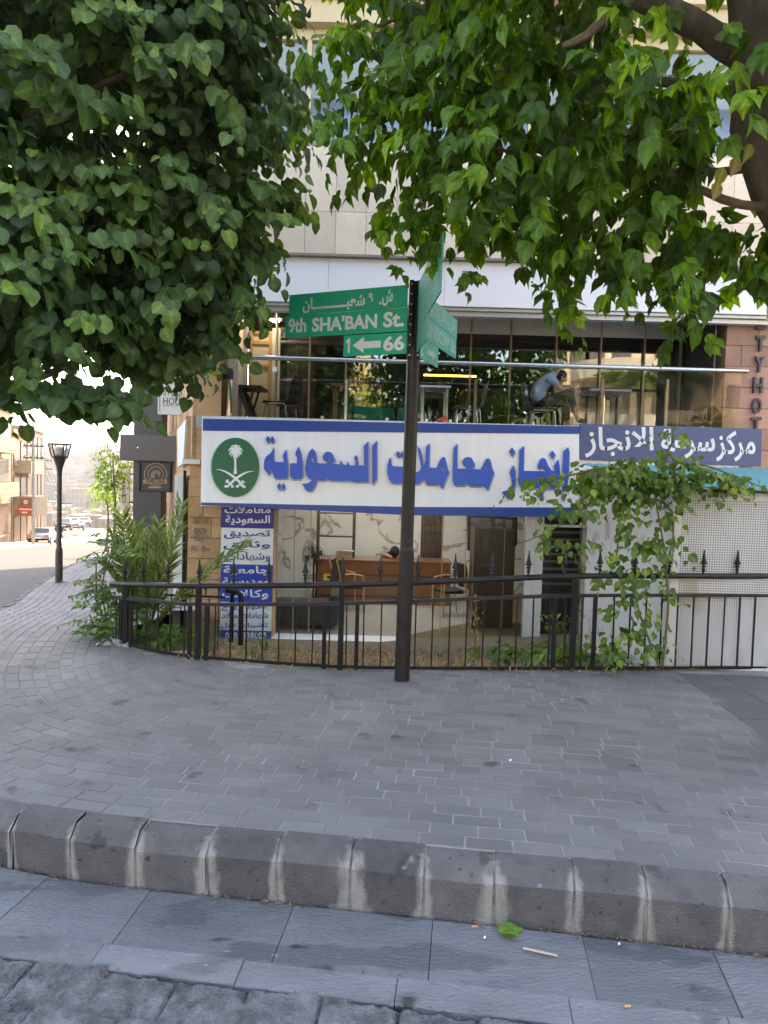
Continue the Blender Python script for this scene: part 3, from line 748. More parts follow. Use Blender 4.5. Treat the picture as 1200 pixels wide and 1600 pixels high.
# --- terrace level: fascia, ceiling with lit downlights, cafe glazing
mb = MB(); xa = XL + .25
nb = 5
for i in range(nb): mb.box(xa + (XR + .9 - xa)*i/nb + .002, xa + (XR + .9 - xa)*(i+1)/nb - .002, YF - .1, YF + .25, z_f0 + .06, z_f1 - .03)
mb.build('white_fascia', m_fascia, bld, bevel=.003)
mb = MB(); mb.box(xa, XR + .9, YF - .06, YF + .2, z_f0 + .015, z_f0 + .05); mb.box(xa, XR + .9, YF + .0, YF + .12, z_f0 - .05, z_f0 + .008); mb.build('awning_rail', m_alum, bld)
YC = YF + 1.2                                     # plane of the cafe glass
mb = MB(); mb.box(XL + .1, XR + .9, YF + .26, YF + 9, z_f0 + .22, z_f0 + .3)
for i in range(40): mb.box(XL + .1, xa + 2.2, YF + .28 + i*.11, YF + .37 + i*.11, z_f0 + .19, z_f0 + .219)
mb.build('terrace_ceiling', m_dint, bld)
for (px, py) in ((420, 482), (429, 501)):
    d = ray(px, py); t = (z_f0 + .185 - EYE) / d.z; p = Vector((0, 0, EYE)) + d * t
    mb = MB(); mb.lathe([(.001, 0), (.075, 0), (.085, .012), (.085, .02)], p + Vector((0, 0, -.012)), 20); mb.build('downlight', m_lampon, bld)
z_ct = z_f0 + .2
cpx = [380, 432, 484, 541, 640, 735, 797, 868, 937, 1005, 1062, 1124]
cx = [at(p, 560, YC).x for p in cpx]
for i, (p, q) in enumerate(zip(cx[:-1], cx[1:])):
    if cpx[i] in (380,): continue
    glaz('cafe_glass', p, q, YC, Z_FL, z_ct, m_g_cafe, m_gold, .022, dp_=.06)
mb = MB(); zb = at(800, 521, YC).z; mb.box(at(640, 500, YC).x, at(1060, 500, YC).x, YC - .045, YC - .03, zb, z_ct)
mb.box(at(640, 500, YC).x, at(1060, 500, YC).x, YC - .05, YC - .025, zb - .03, zb); mb.build('roller_blind', m_blind, bld)
mb = MB(); q = at(1124, 560, YC).x; mb.box(q, q + .08, YC - .05, YC + .05, Z_FL, z_ct); mb.build('window_post', m_alum, bld)
mb = MB(); mb.box(q + .08, q + .6, YC - .03, YC + .3, Z_FL, z_ct + .1); mb.box(XR - .035, XR - .012, YF + .17, YC - .06, Z_FL + .01, z_ct); mb.build('dark_jamb', m_dark, bld)
# interior of the cafe
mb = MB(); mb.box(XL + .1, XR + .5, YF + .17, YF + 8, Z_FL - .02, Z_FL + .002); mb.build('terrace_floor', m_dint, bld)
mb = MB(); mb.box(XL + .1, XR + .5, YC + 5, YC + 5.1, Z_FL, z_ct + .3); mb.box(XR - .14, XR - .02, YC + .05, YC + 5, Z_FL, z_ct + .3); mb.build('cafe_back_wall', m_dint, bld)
mb = MB(); xb0, xb1 = at(446, 580, YC + 1.2).x, at(492, 580, YC + 1.2).x
mb.box(xb0, xb1, YC + 1.35, YC + 1.6, Z_FL, z_ct); mb.blocks((xb0, YC + 1.35, Z_FL), (1, 0, 0), (0, 0, 1), (0, -1, 0), xb1 - xb0, z_ct - Z_FL, .2, .065, .01, .02)
mb.build('brick_pier', m_brick, bld)
for (px, py) in ((765, 545), (881, 546), (702, 545)):
    p = at(px, py, YC + 2.6); mb = MB(); mb.lathe([(.001, 0), (.06, 0), (.06, .02)], p, 16); mb.build('cafe_lamp', emis('cafe_lamp', (1, .95, .8), 5), bld)
# wooden door at the left end of the terrace
x0, x1 = at(388, 600, YC).x, at(424, 600, YC).x; zt = at(400, 517, YC).z
dr = MB(); dr.box(x0, x1, YC + .03, YC + .06, Z_FL, zt); dob = dr.build('terrace_door', M('door_panel', (.62, .55, .38), None, 3, .5), bld)
mb = MB(); wd = .055
for x in (x0, x1 - wd): mb.box(x, x + wd, YC - .01, YC + .075, Z_FL, zt)
for z in (Z_FL, at(400, 574, YC).z, at(400, 538, YC).z, zt - wd): mb.box(x0 + wd, x1 - wd, YC, YC + .072, z, z + wd)
mb.build('frame', m_lwood, dob, bevel=.006)
mb = MB(); mb.box(x1 + .002, x1 + .13, YC - .01, YC + .08, Z_FL, zt + .05); mb.build('jamb', M('pale_jamb', (.66, .64, .52), None, 3, .5), dob)
mb = MB(); mb.box(x0 - .15, x0 - .03, YC - .02, YC + .1, Z_FL, z_ct); mb.build('side_jamb', m_alum, bld)
# white stone pier at the left end
mb = MB(); xp0, xp1 = XL + .05, at(372, 600, YF + .6).x
mb.blocks((XL + .03, YF + .5, Z_FL), (1, 0, 0), (0, 0, 1), (0, -1, 0), xp1 - XL, z_f1 - Z_FL, .5, .42, .004, .04)
mb.box(XL + .03, xp1, YF + .5, YF + .9, Z_FL - .2, z_f1); mb.build('stone_pier', m_trav, bld)
# --- travertine parapet and windows above
mb = MB(); W = XR + 1.2 - XL; pw = at(527, 300, YF).x - at(480, 300, YF).x; zj = at(540, 338, YF).z
n = int(W / pw) + 1; off = (at(480, 300, YF).x - XL) % pw
for (za, zb_) in ((z_f1 + .01, zj), (zj, z_w0)):
    for i in range(-1, n + 1):
        xa_, xb_ = max(XL, XL + off + i*pw), min(XL + off + (i+1)*pw, XR + 1.2)
        if xb_ - xa_ > .05: mb.box(xa_ + .003, xb_ - .003, YF - .16, YF - .12, za + .003, zb_ - .003)
mb.box(XL + .01, XR + 1.19, YF - .125, YF + .3, z_f1 - .02, z_w0 - .01)
mb.build('stone_cladding', m_trav, bld)
mb = MB(); mb.box(XL, XR + 1.2, YF - .18, YF + .1, z_f1 - .022, z_f1 + .0); mb.build('drip_edge', M('drip_edge', (.30, .28, .25), None, 4, .8), bld)
mb = MB(); x = XL
while x < XR + 1:
    x1_ = x + 1.55; glaz('window', x, x1_, YF - .03, z_w0 + .02, z_w1, m_g_win); mb.box(x1_ - .03, x1_ + .03, YF - .07, YF + .0, z_w0 + .0, z_w1); x = x1_
mb.box(XL, XR + 1.2, YF - .07, YF + .0, z_w0 - .008, z_w0 + .06); mb.box(XL, XR + 1.2, YF - .08, YF + .02, z_w1 - .05, z_w1 + .1)
mb.build('window_frame', m_tanfr, bld)
mb = MB(); zbl = at(560, 155, YF).z; mb.box(XL, XR + 1, YF + .0, YF + .02, zbl, z_w1); mb.build('window_blind', M('window_blind', (.68, .70, .62), None, 3, .7), bld)
mb = MB(); mb.box(XL, XR + 1.2, YF + .3, YF + .4, z_w0, z_w1); mb.build('room_wall', M('sky_reflection_blue', (.45, .62, .78), None, 2, .7), bld)  # pale blue stands in for sky reflected in the lower panes
mb = MB(); mb.box(XL - .05, XR + 1.25, YF - .22, YF + .3, z_w1 + .1, z_w1 + .42); mb.box(XL - .1, XR + 1.3, YF - .30, YF + .3, z_w1 + .42, z_w1 + .75); mb.build('cornice', m_tanfr, bld, bevel=.01)
# upper storeys (out of the picture, they throw the shade)
mb = MB()
ub = Vector((-u_st.y, u_st.x, 0))
Lb = 20.0; P0 = Vector((XL, YF - .12, 0)); P1 = P0 + u_st * Lb
foot = [P0 + Vector((0, .2, 0)), P1, P1 + Vector((20, 4, 0)), Vector((XR + 7, YF + .1, 0))]
mb.prism([Vector((p.x, p.y, z_w1 + .76)) for p in foot], (0, 0, ZR - z_w1 - .76)); mb.build('upper_storeys', m_beige, bld)
# side wall along the side street
mb = MB(); nside = Vector((-u_st.y, u_st.x, 0))
if nside.x > 0: nside = -nside
ws = P0 + Vector((0, .25, 0))
for t in range(2):
    pass
mb.blocks(ws + Vector((0, 0, -2.2)), u_st, (0, 0, 1), nside, Lb, z_w1 + 3, .52, .30, .006, .05, jit=.015)
mb.build('side_wall', m_stone, bld)
mb = MB(); 
mb.prism([ws + Vector((.0, 0, -2.4)), ws + u_st * Lb + Vector((0, 0, -2.4)), ws + u_st * Lb + Vector((.35, 0, -2.4)), ws + Vector((.35, 0, -2.4))], (0, 0, z_w1 + 3)); mb.build('side_wall_core', m_stone, bld)
# honey stone pier at the corner with the painted numbers
xp1 = B(346, 850).x; xp0 = B(292, 850).x
mb = MB(); mb.blocks((xp0, YF + .1, SILL - .3), (1, 0, 0), (0, 0, 1), (0, -1, 0), xp1 - xp0 + .02, z_sb + .35 - SILL + .3, .34, .30, .008, .07, .35, jit=.012)
mb.box(xp0, xp1 + .75, YF + .1, YF + .3, SILL - .3, z_sb + .6); pier = mb.build('corner_pier', m_stone, bld)
def pier_text(s, px0, py0, px1, py1, b=.01, m=m_black):
    o = B(px0, py1, YF + .008); q = B(px1, py0, YF + .008); put_text('painted_mark', s, o, (q.x - o.x, 0, 0), (0, 0, q.z - o.z), .003, m, pier, b)
m_mark = M('faded_paint_marks', (.10, .075, .05), (.2, .12, .06), 30, .9)
m_markb = M('grey_blue_paint', (.10, .13, .17), (.22, .18, .14), 20, .9)
for t_, a_, b_, c_, d_ in (('0A', 302, 808, 312, 819), ('01', 316, 807, 325, 818), ('L', 312, 802, 316, 806), ('063', 303, 825, 321, 835)): pier_text(t_, a_, b_, c_, d_, .01, m_mark)
for t_, a_, b_, c_, d_ in (('G', 301, 836, 313, 845), ('v', 318, 837, 325, 844), ('N', 299, 852, 306, 861), ('B', 315, 853, 321, 862), ('v', 323, 856, 328, 861)): pier_text(t_, a_, b_, c_, d_, .03, m_markb)
# white corner strip and drain pipe
mb = MB(); q0, q1 = B(276, 850, YF + .35), B(290, 850, YF + .35)
mb.box(q0.x, q1.x, YF + .2, YF + .5, SILL - .5, B(280, 742).z); mb.build('white_corner_post', m_plaster, bld, bevel=.01)
mb = MB(); q = B(288, 800, YF + .15); mb.tube([(q.x, q.y, SILL - .4), (q.x, q.y, B(290, 735).z)], .022, 10); mb.build('drain_pipe', m_black, bld)
mb = MB(); mb.box(B(286, 700).x, B(313, 700).x, YF - .02, YF + .3, B(300, 725).z, B(300, 718).z); mb.build('pipe_ledge', m_alum, bld)

# ================================================================== SIGNS
YS = YF - .10                                      # face of the big sign
def face_map(x0, y0, sc, Y):
    return lambda x, y: at(x0 + x / sc, y0 + y / sc, Y)
TL, TR, BL, BR = (at(*q, YS) for q in ((316, 653), (905, 665), (314, 788), (905, 808)))
sg = thing('shop_sign', 'wide white sign box with blue bands, blue Arabic lettering and a green palm emblem', 'sign', (TL.x, YS, BL.z))
def lerp(a, b, t): return a + (b - a) * t
def sp_(u, v, dy=0):                               # point on the sign, u right, v down
    p = lerp(lerp(TL, TR, u), lerp(BL, BR, u), v); return Vector((p.x, YS + dy, p.z))
zt_, zb_ = (TL.z + TR.z) / 2, (BL.z + BR.z) / 2
mb = MB(); mb.box(TL.x - .012, TR.x + .008, YS + .02, YS + .28, zb_ - .01, zt_ + .01); mb.build('sign_box', m_alum, sg, bevel=.004)
def panel(name, u0, u1, v0, v1, mat, d0=-.003, d1=.019):
    mb = MB(); a = [sp_(u0, v0, d1), sp_(u1, v0, d1), sp_(u1, v1, d1), sp_(u0, v1, d1)]; mb.prism(a, (0, d0 - d1, 0)); return mb.build(name, mat, sg)
panel('white_face', 0, 1, .002, .998, m_white, 0, .019)
def band(name, q):
    mb = MB(); mb.prism([at(x, y, YS - .0005) for x, y in q], (0, -.004, 0)); mb.build(name, m_blue, sg)
band('top_band', [(317, 654), (905, 666), (905, 678), (317, 673)])
band('bottom_band', [(314, 785), (640, 792), (905, 793), (905, 808), (640, 805), (314, 789)])
P2 = [[(990,145),(1032,100),(1032,430),(995,478),(990,460)],
 [(918,145),(958,108),(960,455),(828,455),(812,440),(795,450),(778,440),(750,447),(628,442),(605,418),(590,440),(520,438),(505,490),(480,530),(455,535),(425,520),(395,468),(440,465),(475,445),(488,408),(455,430),(430,395),(420,350),(430,270),(450,200),(480,168),(505,190),(518,240),(520,290),(545,295),(605,296),(612,290),(570,260),(570,230),(590,202),(620,193),(650,208),(665,240),(680,268),(655,298),(720,302),(716,280),(722,268),(745,305),(775,308),(780,275),(800,312),(845,312),(845,272),(835,245),(858,222),(868,260),(872,312),(920,312)],
 [(465,250),(477,235),(490,255),(498,290),(480,285)], [(600,248),(640,250),(618,278)],
 [(362,152),(385,205),(400,300),(400,400),(385,430),(310,432),(292,400),(292,300),(310,292),(350,295),(353,240),(340,232),(338,205)],
 [(153,155),(155,275),(165,282),(240,285),(228,228),(260,175),(272,280),(270,425),(165,425),(145,380),(140,335),(110,392),(68,340),(72,270),(90,235),(130,205)], [(105,275),(126,258),(128,292)],
 [(83,90),(103,60),(122,90),(103,125)], [(124,90),(142,62),(160,95),(140,128)], [(180,490),(200,460),(217,490),(200,525)], [(219,490),(235,462),(253,495),(235,528)]]
P3 = [[(118,255),(122,310),(140,335),(250,338),(285,338),(298,295),(312,340),(308,440),(285,488),(130,490),(100,450),(85,390),(88,330),(100,280)],
 [(163,225),(183,195),(202,228),(183,260)], [(204,228),(218,197),(238,232),(218,262)],
 [(352,150),(378,180),(396,230),(408,310),(412,335),(428,280),(432,160),(465,128),(462,345),(525,350),(545,300),(570,260),(585,250),(602,260),(612,300),(625,360),(640,385),(612,460),(580,535),(540,490),(525,502),(440,500),(415,440),(380,490),(345,500),(312,470),(326,400),(378,372),(388,345),(372,260)],
 [(562,345),(578,325),(592,390)],
 [(678,175),(712,133),(710,355),(800,358),(758,315),(757,285),(780,258),(810,250),(840,262),(858,298),(870,325),(850,358),(920,362),(945,315),(968,270),(988,262),(1005,280),(1020,350),(1042,395),(985,548),(935,500),(920,515),(820,512),(795,480),(775,508),(690,508),(670,465),(672,300)],
 [(790,305),(825,308),(805,335)], [(962,350),(980,340),(992,400)]]
P4 = [[(900,265),(955,213),(968,260),(960,500),(940,690),(895,745),(885,720),(892,500)], [(875,800),(902,755),(922,800),(900,845)],
 [(385,250),(438,200),(432,492),(700,497),(672,465),(640,448),(608,475),(600,440),(620,380),(640,348),(665,340),(690,355),(720,430),(760,490),(805,502),(790,430),(838,360),(850,430),(855,560),(840,690),(800,705),(410,698),(375,640),(380,500)],
 [(738,300),(772,255),(808,305),(775,358)], [(610,790),(640,742),(668,785),(640,832)],
 [(312,425),(338,490),(340,650),(325,730),(290,800),(262,830),(175,740),(240,720),(288,690),(298,640),(293,580),(270,510)], [(268,268),(298,215),(335,275),(302,328)]]
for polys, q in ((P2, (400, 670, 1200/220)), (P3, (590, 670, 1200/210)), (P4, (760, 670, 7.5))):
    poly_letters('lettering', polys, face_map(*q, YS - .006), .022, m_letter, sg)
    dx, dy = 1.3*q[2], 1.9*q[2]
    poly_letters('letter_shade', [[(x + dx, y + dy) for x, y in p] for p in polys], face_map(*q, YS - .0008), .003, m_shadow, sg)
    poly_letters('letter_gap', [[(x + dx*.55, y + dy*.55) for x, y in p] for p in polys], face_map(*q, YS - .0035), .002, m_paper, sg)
# emblem: green oval, palm tree and crossed swords
fm = face_map(310, 660, 8.0, YS - .004)
oval = lambda cx_, cy_, rx, ry, n=48: [(cx_ + rx*math.cos(2*math.pi*k/n), cy_ + ry*math.sin(2*math.pi*k/n)) for k in range(n)]
poly_letters('emblem_rim', [oval(457, 564, 309, 372)], face_map(310, 660, 8, YS - .002), .010, M('emblem_rim', (.45, .62, .55), None, 5, .4), sg)
em = poly_letters('emblem', [oval(465, 562, 298, 370)], fm, .016, m_emgreen, sg)
def emb(polys):
    for i, p in enumerate(polys):
        bpy_o = poly_letters('emblem_mark', [p], face_map(310, 660, 8.0, YS - .0215 - .0004 * i), .005, m_paper, sg); marks.append(bpy_o)
marks = []
emb([[(448, 400), (472, 400), (474, 560), (482, 640), (440, 648), (450, 560)]])
fr = []
for (sx_, pts) in ((1, [(465, 300), (500, 282), (528, 300), (498, 300), (466, 322)]), (1, [(466, 318), (515, 305), (548, 335), (556, 365), (520, 338), (470, 345)]), (1, [(468, 335), (512, 340), (540, 375), (542, 412), (516, 380), (472, 368)]), (1, [(470, 350), (505, 370), (520, 400), (517, 432), (500, 402), (470, 390)]), (1, [(466, 360), (488, 390), (496, 420), (490, 452), (476, 420), (460, 400)])):
    fr.append(pts); fr.append([(930 - x, y) for x, y in pts])
fr.append([(455, 275), (475, 275), (484, 340), (480, 430), (450, 430), (446, 340)])
emb(fr)
def arc(P0_, P1_, P2_, wa, wb, n=12):
    L_, R_ = [], []
    for k in range(n + 1):
        t = k / n; x = (1-t)**2*P0_[0] + 2*t*(1-t)*P1_[0] + t*t*P2_[0]; y = (1-t)**2*P0_[1] + 2*t*(1-t)*P1_[1] + t*t*P2_[1]
        tx = 2*(1-t)*(P1_[0]-P0_[0]) + 2*t*(P2_[0]-P1_[0]); ty = 2*(1-t)*(P1_[1]-P0_[1]) + 2*t*(P2_[1]-P1_[1]); l = math.hypot(tx, ty)
        wd = wa + (wb - wa) * min(1, t * 1.6); L_.append((x - ty/l*wd, y + tx/l*wd)); R_.append((x + ty/l*wd, y - tx/l*wd))
    return L_ + R_[::-1]
emb([arc((220, 590), (350, 575), (560, 790), 2, 15), arc((700, 610), (560, 600), (375, 790), 2, 15),
     arc((340, 750), (400, 735), (425, 800), 9, 9), arc((585, 750), (530, 735), (495, 800), 9, 9), arc((335, 802), (370, 815), (395, 770), 11, 11), arc((585, 805), (555, 815), (525, 775), 11, 11)])
emb([oval(*q) for q in ((362, 728, 17, 15), (345, 800, 20, 18), (425, 800, 20, 17), (552, 738, 17, 15), (572, 805, 20, 18), (488, 800, 20, 17))])
# join the white marks of the emblem into one part
bm = bmesh.new()
for o in marks: bm.from_mesh(o.data)
me = marks[0].data; bm.to_mesh(me); bm.free()
for o in marks[1:]: bpy.data.objects.remove(o)
marks[0].name = 'palm_and_swords'

# slate blue sign to the right
TL2, TR2, BL2, BR2 = (at(*q, YF - .08) for q in ((906, 662), (1191, 670), (905, 718), (1189, 729)))
s2 = thing('shop_sign', 'slate blue sign board with white Arabic lettering, half hidden by the climbing shrub', 'sign', (TL2.x, YF - .08, BL2.z))
mb = MB(); mb.prism([TL2, TR2, BR2, BL2], (0, .05, 0)); mb.build('board', m_slate, s2, bevel=.003)
mb = MB(); a, b = at(905, 719, YF - .06), at(1100, 740, YF - .06); mb.box(a.x, BR2.x - .3, YF - .05, YF + .1, b.z, BL2.z - .004); mb.build('white_backing', m_white, s2)
def txt_px(s, q, Y, mat, parent, bold, thick=.004, name='lettering'):
    x0, y0, x1, y1 = q[:4]; sl = q[4] if len(q) > 4 else 0
    o, r, u = at(x0, y1, Y), at(x1, y1 + sl, Y), at(x0, y0, Y)
    return put_text(name, s, o, r - o, u - o, thick, mat, parent, bold)
for s, q in (('مركز', (1119, 673, 1180, 721)), ('سرعة', (1033, 670, 1117, 716)), ('الانجاز', (914, 667, 1021, 715))):
    txt_px(arabic(s), q, YF - .081, m_paper, s2, .022)
# vertical service banner
YB = YF - .03
b0, b1 = at(345, 790, YB), at(424, 1001, YB)
ban = thing('service_banner', 'tall blue and white banner listing services in Arabic beside the shop window', 'banner', (b0.x, YB, b1.z))
def bx_(name, y0, y1, mat):
    mb = MB(); mb.prism([at(346, y0, YB), at(428 - (y0 - 790)*.022, y0 + 2, YB), at(428 - (y1 - 790)*.022, y1 + 2, YB), at(345 - (y1-790)*.012, y1, YB)], (0, .02, 0)); return mb.build(name, mat, ban)
for nm, y0, y1, mt in (('purple_field', 775, 824, m_purple), ('cream_field', 824.4, 881, m_cream), ('blue_field', 881.4, 940, m_bblue), ('cream_field', 940.4, 984, m_cream), ('blue_field', 984.4, 1001, m_bblue)): bx_(nm, y0, y1, mt)
YT = YB - .001
for s, q, m in (('معاملات', (351, 790, 423, 802), m_cream), ('السعودية', (352, 805, 422, 821), m_cream),
                ('تصديق', (350, 829, 422, 842), m_purple), ('وثائق', (349, 845, 422, 859), m_purple), ('وشهادات', (350, 863, 422, 878), m_purple),
                ('جامعية', (349, 884, 421, 899), m_cream), ('ومدرسية', (348, 902, 420, 917), m_cream), ('وكالات', (347, 921, 419, 937), m_cream),
                ('عقود زواج', (346, 944, 419, 955), m_bblue), ('شهادات ميلاد', (346, 957, 419, 968), m_bblue), ('تأشيرات عمل', (346, 971, 418, 982), m_bblue)):
    txt_px(arabic(s), q, YT, m, ban, .02, .002)
txt_px('0781838003', (352, 988, 416, 998), YT, m_cream, ban, .02, .002)

# ------------------------------------------------------------------ street name sign on its pole
PB = gz(628, 1062); YP = PB.y
ptop = at(650, 440, YP); pole_d = (ptop - PB); up_p = pole_d.normalized()
ssp = thing('street_sign_post', 'leaning black pole with green street name plates in Arabic and English', 'street sign', PB)
mb = MB(); zc = at(640, 556, YP).z; kk = (zc - PB.z) / pole_d.z
mb.tube([PB + pole_d * -.01, PB + pole_d * .33], .068, 12); mb.tube([PB + pole_d * .325, PB + pole_d * .34], [.068, .058], 12); mb.tube([PB + pole_d * .335, PB + pole_d * (kk + .02)], .058, 12)
mb.build('pole', m_pole, ssp, smooth=True)
# extruded head with channels
mb = MB(); hs = .05
h0, h1 = PB + pole_d * (kk - .01), PB + pole_d * 1.0
for (dx, dy) in ((-1, -1), (1, -1), (1, 1), (-1, 1)): mb.bar(h0 + Vector((dx*hs*.72, dy*hs*.72, 0)), h1 + Vector((dx*hs*.72, dy*hs*.72, 0)), .036, .036, up=(0, 1, 0))
mb.bar(h0, h1, .052, .052, up=(0, 1, 0)); head = mb.build('post_head', m_black, ssp, bevel=.003)
mb = MB()
for i in range(8):
    p = lerp(h0, h1, .05 + .9*i/7)
    for dx in (-.036, .036): mb.obox(p + Vector((dx, -.055, 0)), (.006, 0, 0), (0, .003, 0), (0, 0, .006))
mb.build('rivet', m_rivet, head)
def plate(name, c0, c1, zt0, zb0, zt1, zb1, mat, thick=.012, bevel=.004):
    """c0 near the pole, c1 the free end (x,y)"""
    d = Vector((c1[0]-c0[0], c1[1]-c0[1], 0)).normalized(); nr = Vector((-d.y, d.x, 0)) * thick/2
    q = [Vector((c0[0], c0[1], zb0)), Vector((c1[0], c1[1], zb1)), Vector((c1[0], c1[1], zt1)), Vector((c0[0], c0[1], zt0))]
    mb = MB(); mb.prism([p - nr for p in q], nr * 2); return mb.build(name, mat, ssp, bevel=bevel)
# left plates: 9th Sha'ban street
YLe = YP * 6.37 / 5.93
def wing(px0, px1, t0, b0_, t1, b1_, Y1):
    p0 = at(px0, (t0+b0_)/2, YP); p1 = at(px1, (t1+b1_)/2, Y1)
    return p0, p1, at(px0, t0, YP).z, at(px0, b0_, YP).z, at(px1, t1, Y1).z, at(px1, b1_, Y1).z
def lvl(w_): # keep plates rectangular: mean of both ends
    p0, p1, a, b, c, d = w_; za, zb_ = (a + c) / 2, (b + d) / 2; return (p0.x, p0.y), (p1.x, p1.y), za, zb_
A_ = lvl(wing(637, 452, 443, 479, 463, 494, YLe)); E_ = lvl(wing(637, 446, 480, 518, 494.5, 528, YLe)); N_ = lvl(wing(636, 537, 519, 552, 524.5, 558, YP + (YLe - YP) * .52))
for nm, (c0, c1, za, zb_) in (('name_plate', A_), ('name_plate', E_), ('number_plate', N_)):
    plate(nm, c0, c1, za, zb_, za, zb_, m_green)
def on_plate(pl, s, fx0, fx1, fz0, fz1, mat, bold=0.0, side=1, name='lettering', thick=.0025):
    """fx measured from the free end (reading left) to the pole"""
    (c0, c1, za, zb_) = pl; a = Vector((c1[0], c1[1], 0)); b = Vector((c0[0], c0[1], 0)); d = b - a
    nr = Vector((d.y, -d.x, 0)).normalized()
    if side < 0: a, b = b, a; d = -d; nr = -nr
    o = a + d * fx0 + Vector((0, 0, zb_ + (za - zb_) * fz0)) + nr * .0068
    return put_text(name, s, o, d * (fx1 - fx0), Vector((0, 0, (za - zb_) * (fz1 - fz0))), thick, mat, ssp, bold)
m_refl = M('reflective_white', (.78, .80, .80), None, 5, .4)
on_plate(A_, arabic('شعبـــــــــــان'), .125, .66, .05, .78, m_refl, .03); on_plate(A_, '٩', .69, .725, .36, .76, m_refl, .03); on_plate(A_, arabic('ش') + '', .80, .885, .12, .86, m_refl, .03); on_plate(A_, '.', .775, .795, .2, .32, m_refl, .03)
on_plate(E_, '9th', .03, .185, .20, .86, m_refl, .032); on_plate(E_, "SHA'BAN", .235, .765, .20, .84, m_refl, .032); on_plate(E_, 'St.', .815, .975, .20, .86, m_refl, .032)
on_plate(N_, '66', .64, .965, .16, .86, m_refl, .032)
(c0, c1, za, zb_) = N_; a = Vector((c1[0], c1[1], 0)); d = Vector((c0[0], c0[1], 0)) - a; nr = Vector((d.y, -d.x, 0)).normalized()
ar = [(.155, .5), (.33, .88), (.33, .66), (.60, .66), (.60, .34), (.33, .34), (.33, .12)]
mb = MB(); mb.prism([a + d*x + Vector((0, 0, zb_ + (za - zb_)*y)) + nr*.0066 for x, y in ar], nr * .003); mb.build('arrow', m_refl, ssp)
one_ = [(.075, .16), (.108, .16), (.108, .86), (.084, .86), (.045, .70), (.045, .60), (.075, .68)]
mb = MB(); mb.prism([a + d*x + Vector((0, 0, zb_ + (za - zb_)*y)) + nr*.0066 for x, y in one_], nr * .003); mb.build('lettering', m_refl, ssp)
# plates pointing towards the camera (seen almost edge on) and away from it
c_ = (at(648, 480, YP).x + .03, YP)
Yn = YP / 1.27; pn = at(692, 400, Yn)
zA0, zA1 = A_[2] + .005, E_[3] + .0
zm = (A_[3] + E_[2]) / 2
KA = ((c_[0], YP - .06), (pn.x, Yn), zA0, zm + .002); KE = ((c_[0], YP - .06), (pn.x - .004, Yn + .02), zm - .002, zA1)
half = lerp(Vector((*KE[0], 0)), Vector((*KE[1], 0)), .5); KN = (KE[0], (half.x, half.y), E_[3] - .003, N_[3] + .0)
for nm, q in (('faded_name_plate', KA), ('faded_name_plate', KE), ('faded_number_plate', KN)): plate(nm, q[0], q[1], q[2], q[3], q[2], q[3], m_fade)
Yr = YP * 1.205; pr = at(713, 530, Yr)
RA = ((c_[0], YP + .06), (pr.x, Yr), zA0 - .01, zm - .01); RE = ((c_[0], YP + .06), (pr.x - .004, Yr - .01), zm - .014, zA1 - .01)
half = lerp(Vector((*RE[0], 0)), Vector((*RE[1], 0)), .5); RN = (RE[0], (half.x, half.y), zA1 - .013, N_[3] - .01)
for nm, q in (('faded_name_plate', RA), ('faded_name_plate', RE), ('faded_number_plate', RN)): plate(nm, q[0], q[1], q[2], q[3], q[2], q[3], m_fade)
def on_right(pl, s, f0, f1, z0, z1, mat, bold):
    c0, c1, za, zb_ = pl; a = Vector((c0[0], c0[1], 0)); d = Vector((c1[0], c1[1], 0)) - a; nr = Vector((d.y, -d.x, 0)).normalized()
    o = a + d*f0 + Vector((0, 0, zb_ + (za-zb_)*z0)) + nr * .0068
    put_text('faded_lettering', s, o, d*(f1-f0), Vector((0, 0, (za-zb_)*(z1-z0))), .002, mat, ssp, bold)
on_right(RE, 'RAINBOW St.', .06, .97, .2, .82, m_fadetx, .03)
on_right(RA, arabic('ش. الرينبو'), .25, .92, .15, .85, m_fadetx, .03)
on_right(RN, '2', .08, .28, .15, .85, m_fadetx, .03)
c0, c1, za, zb_ = RN; a = Vector((c0[0], c0[1], 0)); d = Vector((c1[0], c1[1], 0)) - a; nr = Vector((d.y, -d.x, 0)).normalized()
mb = MB(); mb.prism([a + d*(1.24-x) + Vector((0, 0, zb_ + (za - zb_)*y)) + nr*.0066 for x, y in [(.38, .5), (.55, .8), (.55, .62), (.80, .62), (.80, .38), (.55, .38), (.55, .2)]], nr * .002); mb.build('faded_arrow', m_fadetx, ssp)

# ------------------------------------------------------------------ hotel pier with vertical letters, at the right
hp = thing('hotel_building', 'rose stone building at the right edge with dark upright letters on its pier', 'building', (XR + .5, YF, SILL))
hx0 = at(1131, 600, YF + .15).x
mb = MB(); mb.box(hx0 + .01, hx0 + 9, YF + .20, YF + 6, SILL - .4, ZR - 1); mb.build('wall_core', m_redst, hp)
mb = MB(); mb.blocks((hx0, YF + .20, SILL - .3), (1, 0, 0), (0, 0, 1), (0, -1, 0), 7, 9, .46, .30, .007, .05, jit=.012); mb.build('stone_wall', m_redst, hp)
m_let = M('dark_letters', (.07, .06, .075), None, 8, .5)
for s, (x, y) in zip('CITYHOT', ((1189, 470), (1188, 503), (1187, 537), (1185, 570), (1183, 602), (1181, 634), (1180, 664))):
    o, q = at(x - 8, y + 12, YF + .13), at(x + 8, y - 12, YF + .13)
    put_text('letter', s, o, (q.x - o.x, 0, 0), (0, 0, q.z - o.z), .04, m_let, hp, .03)

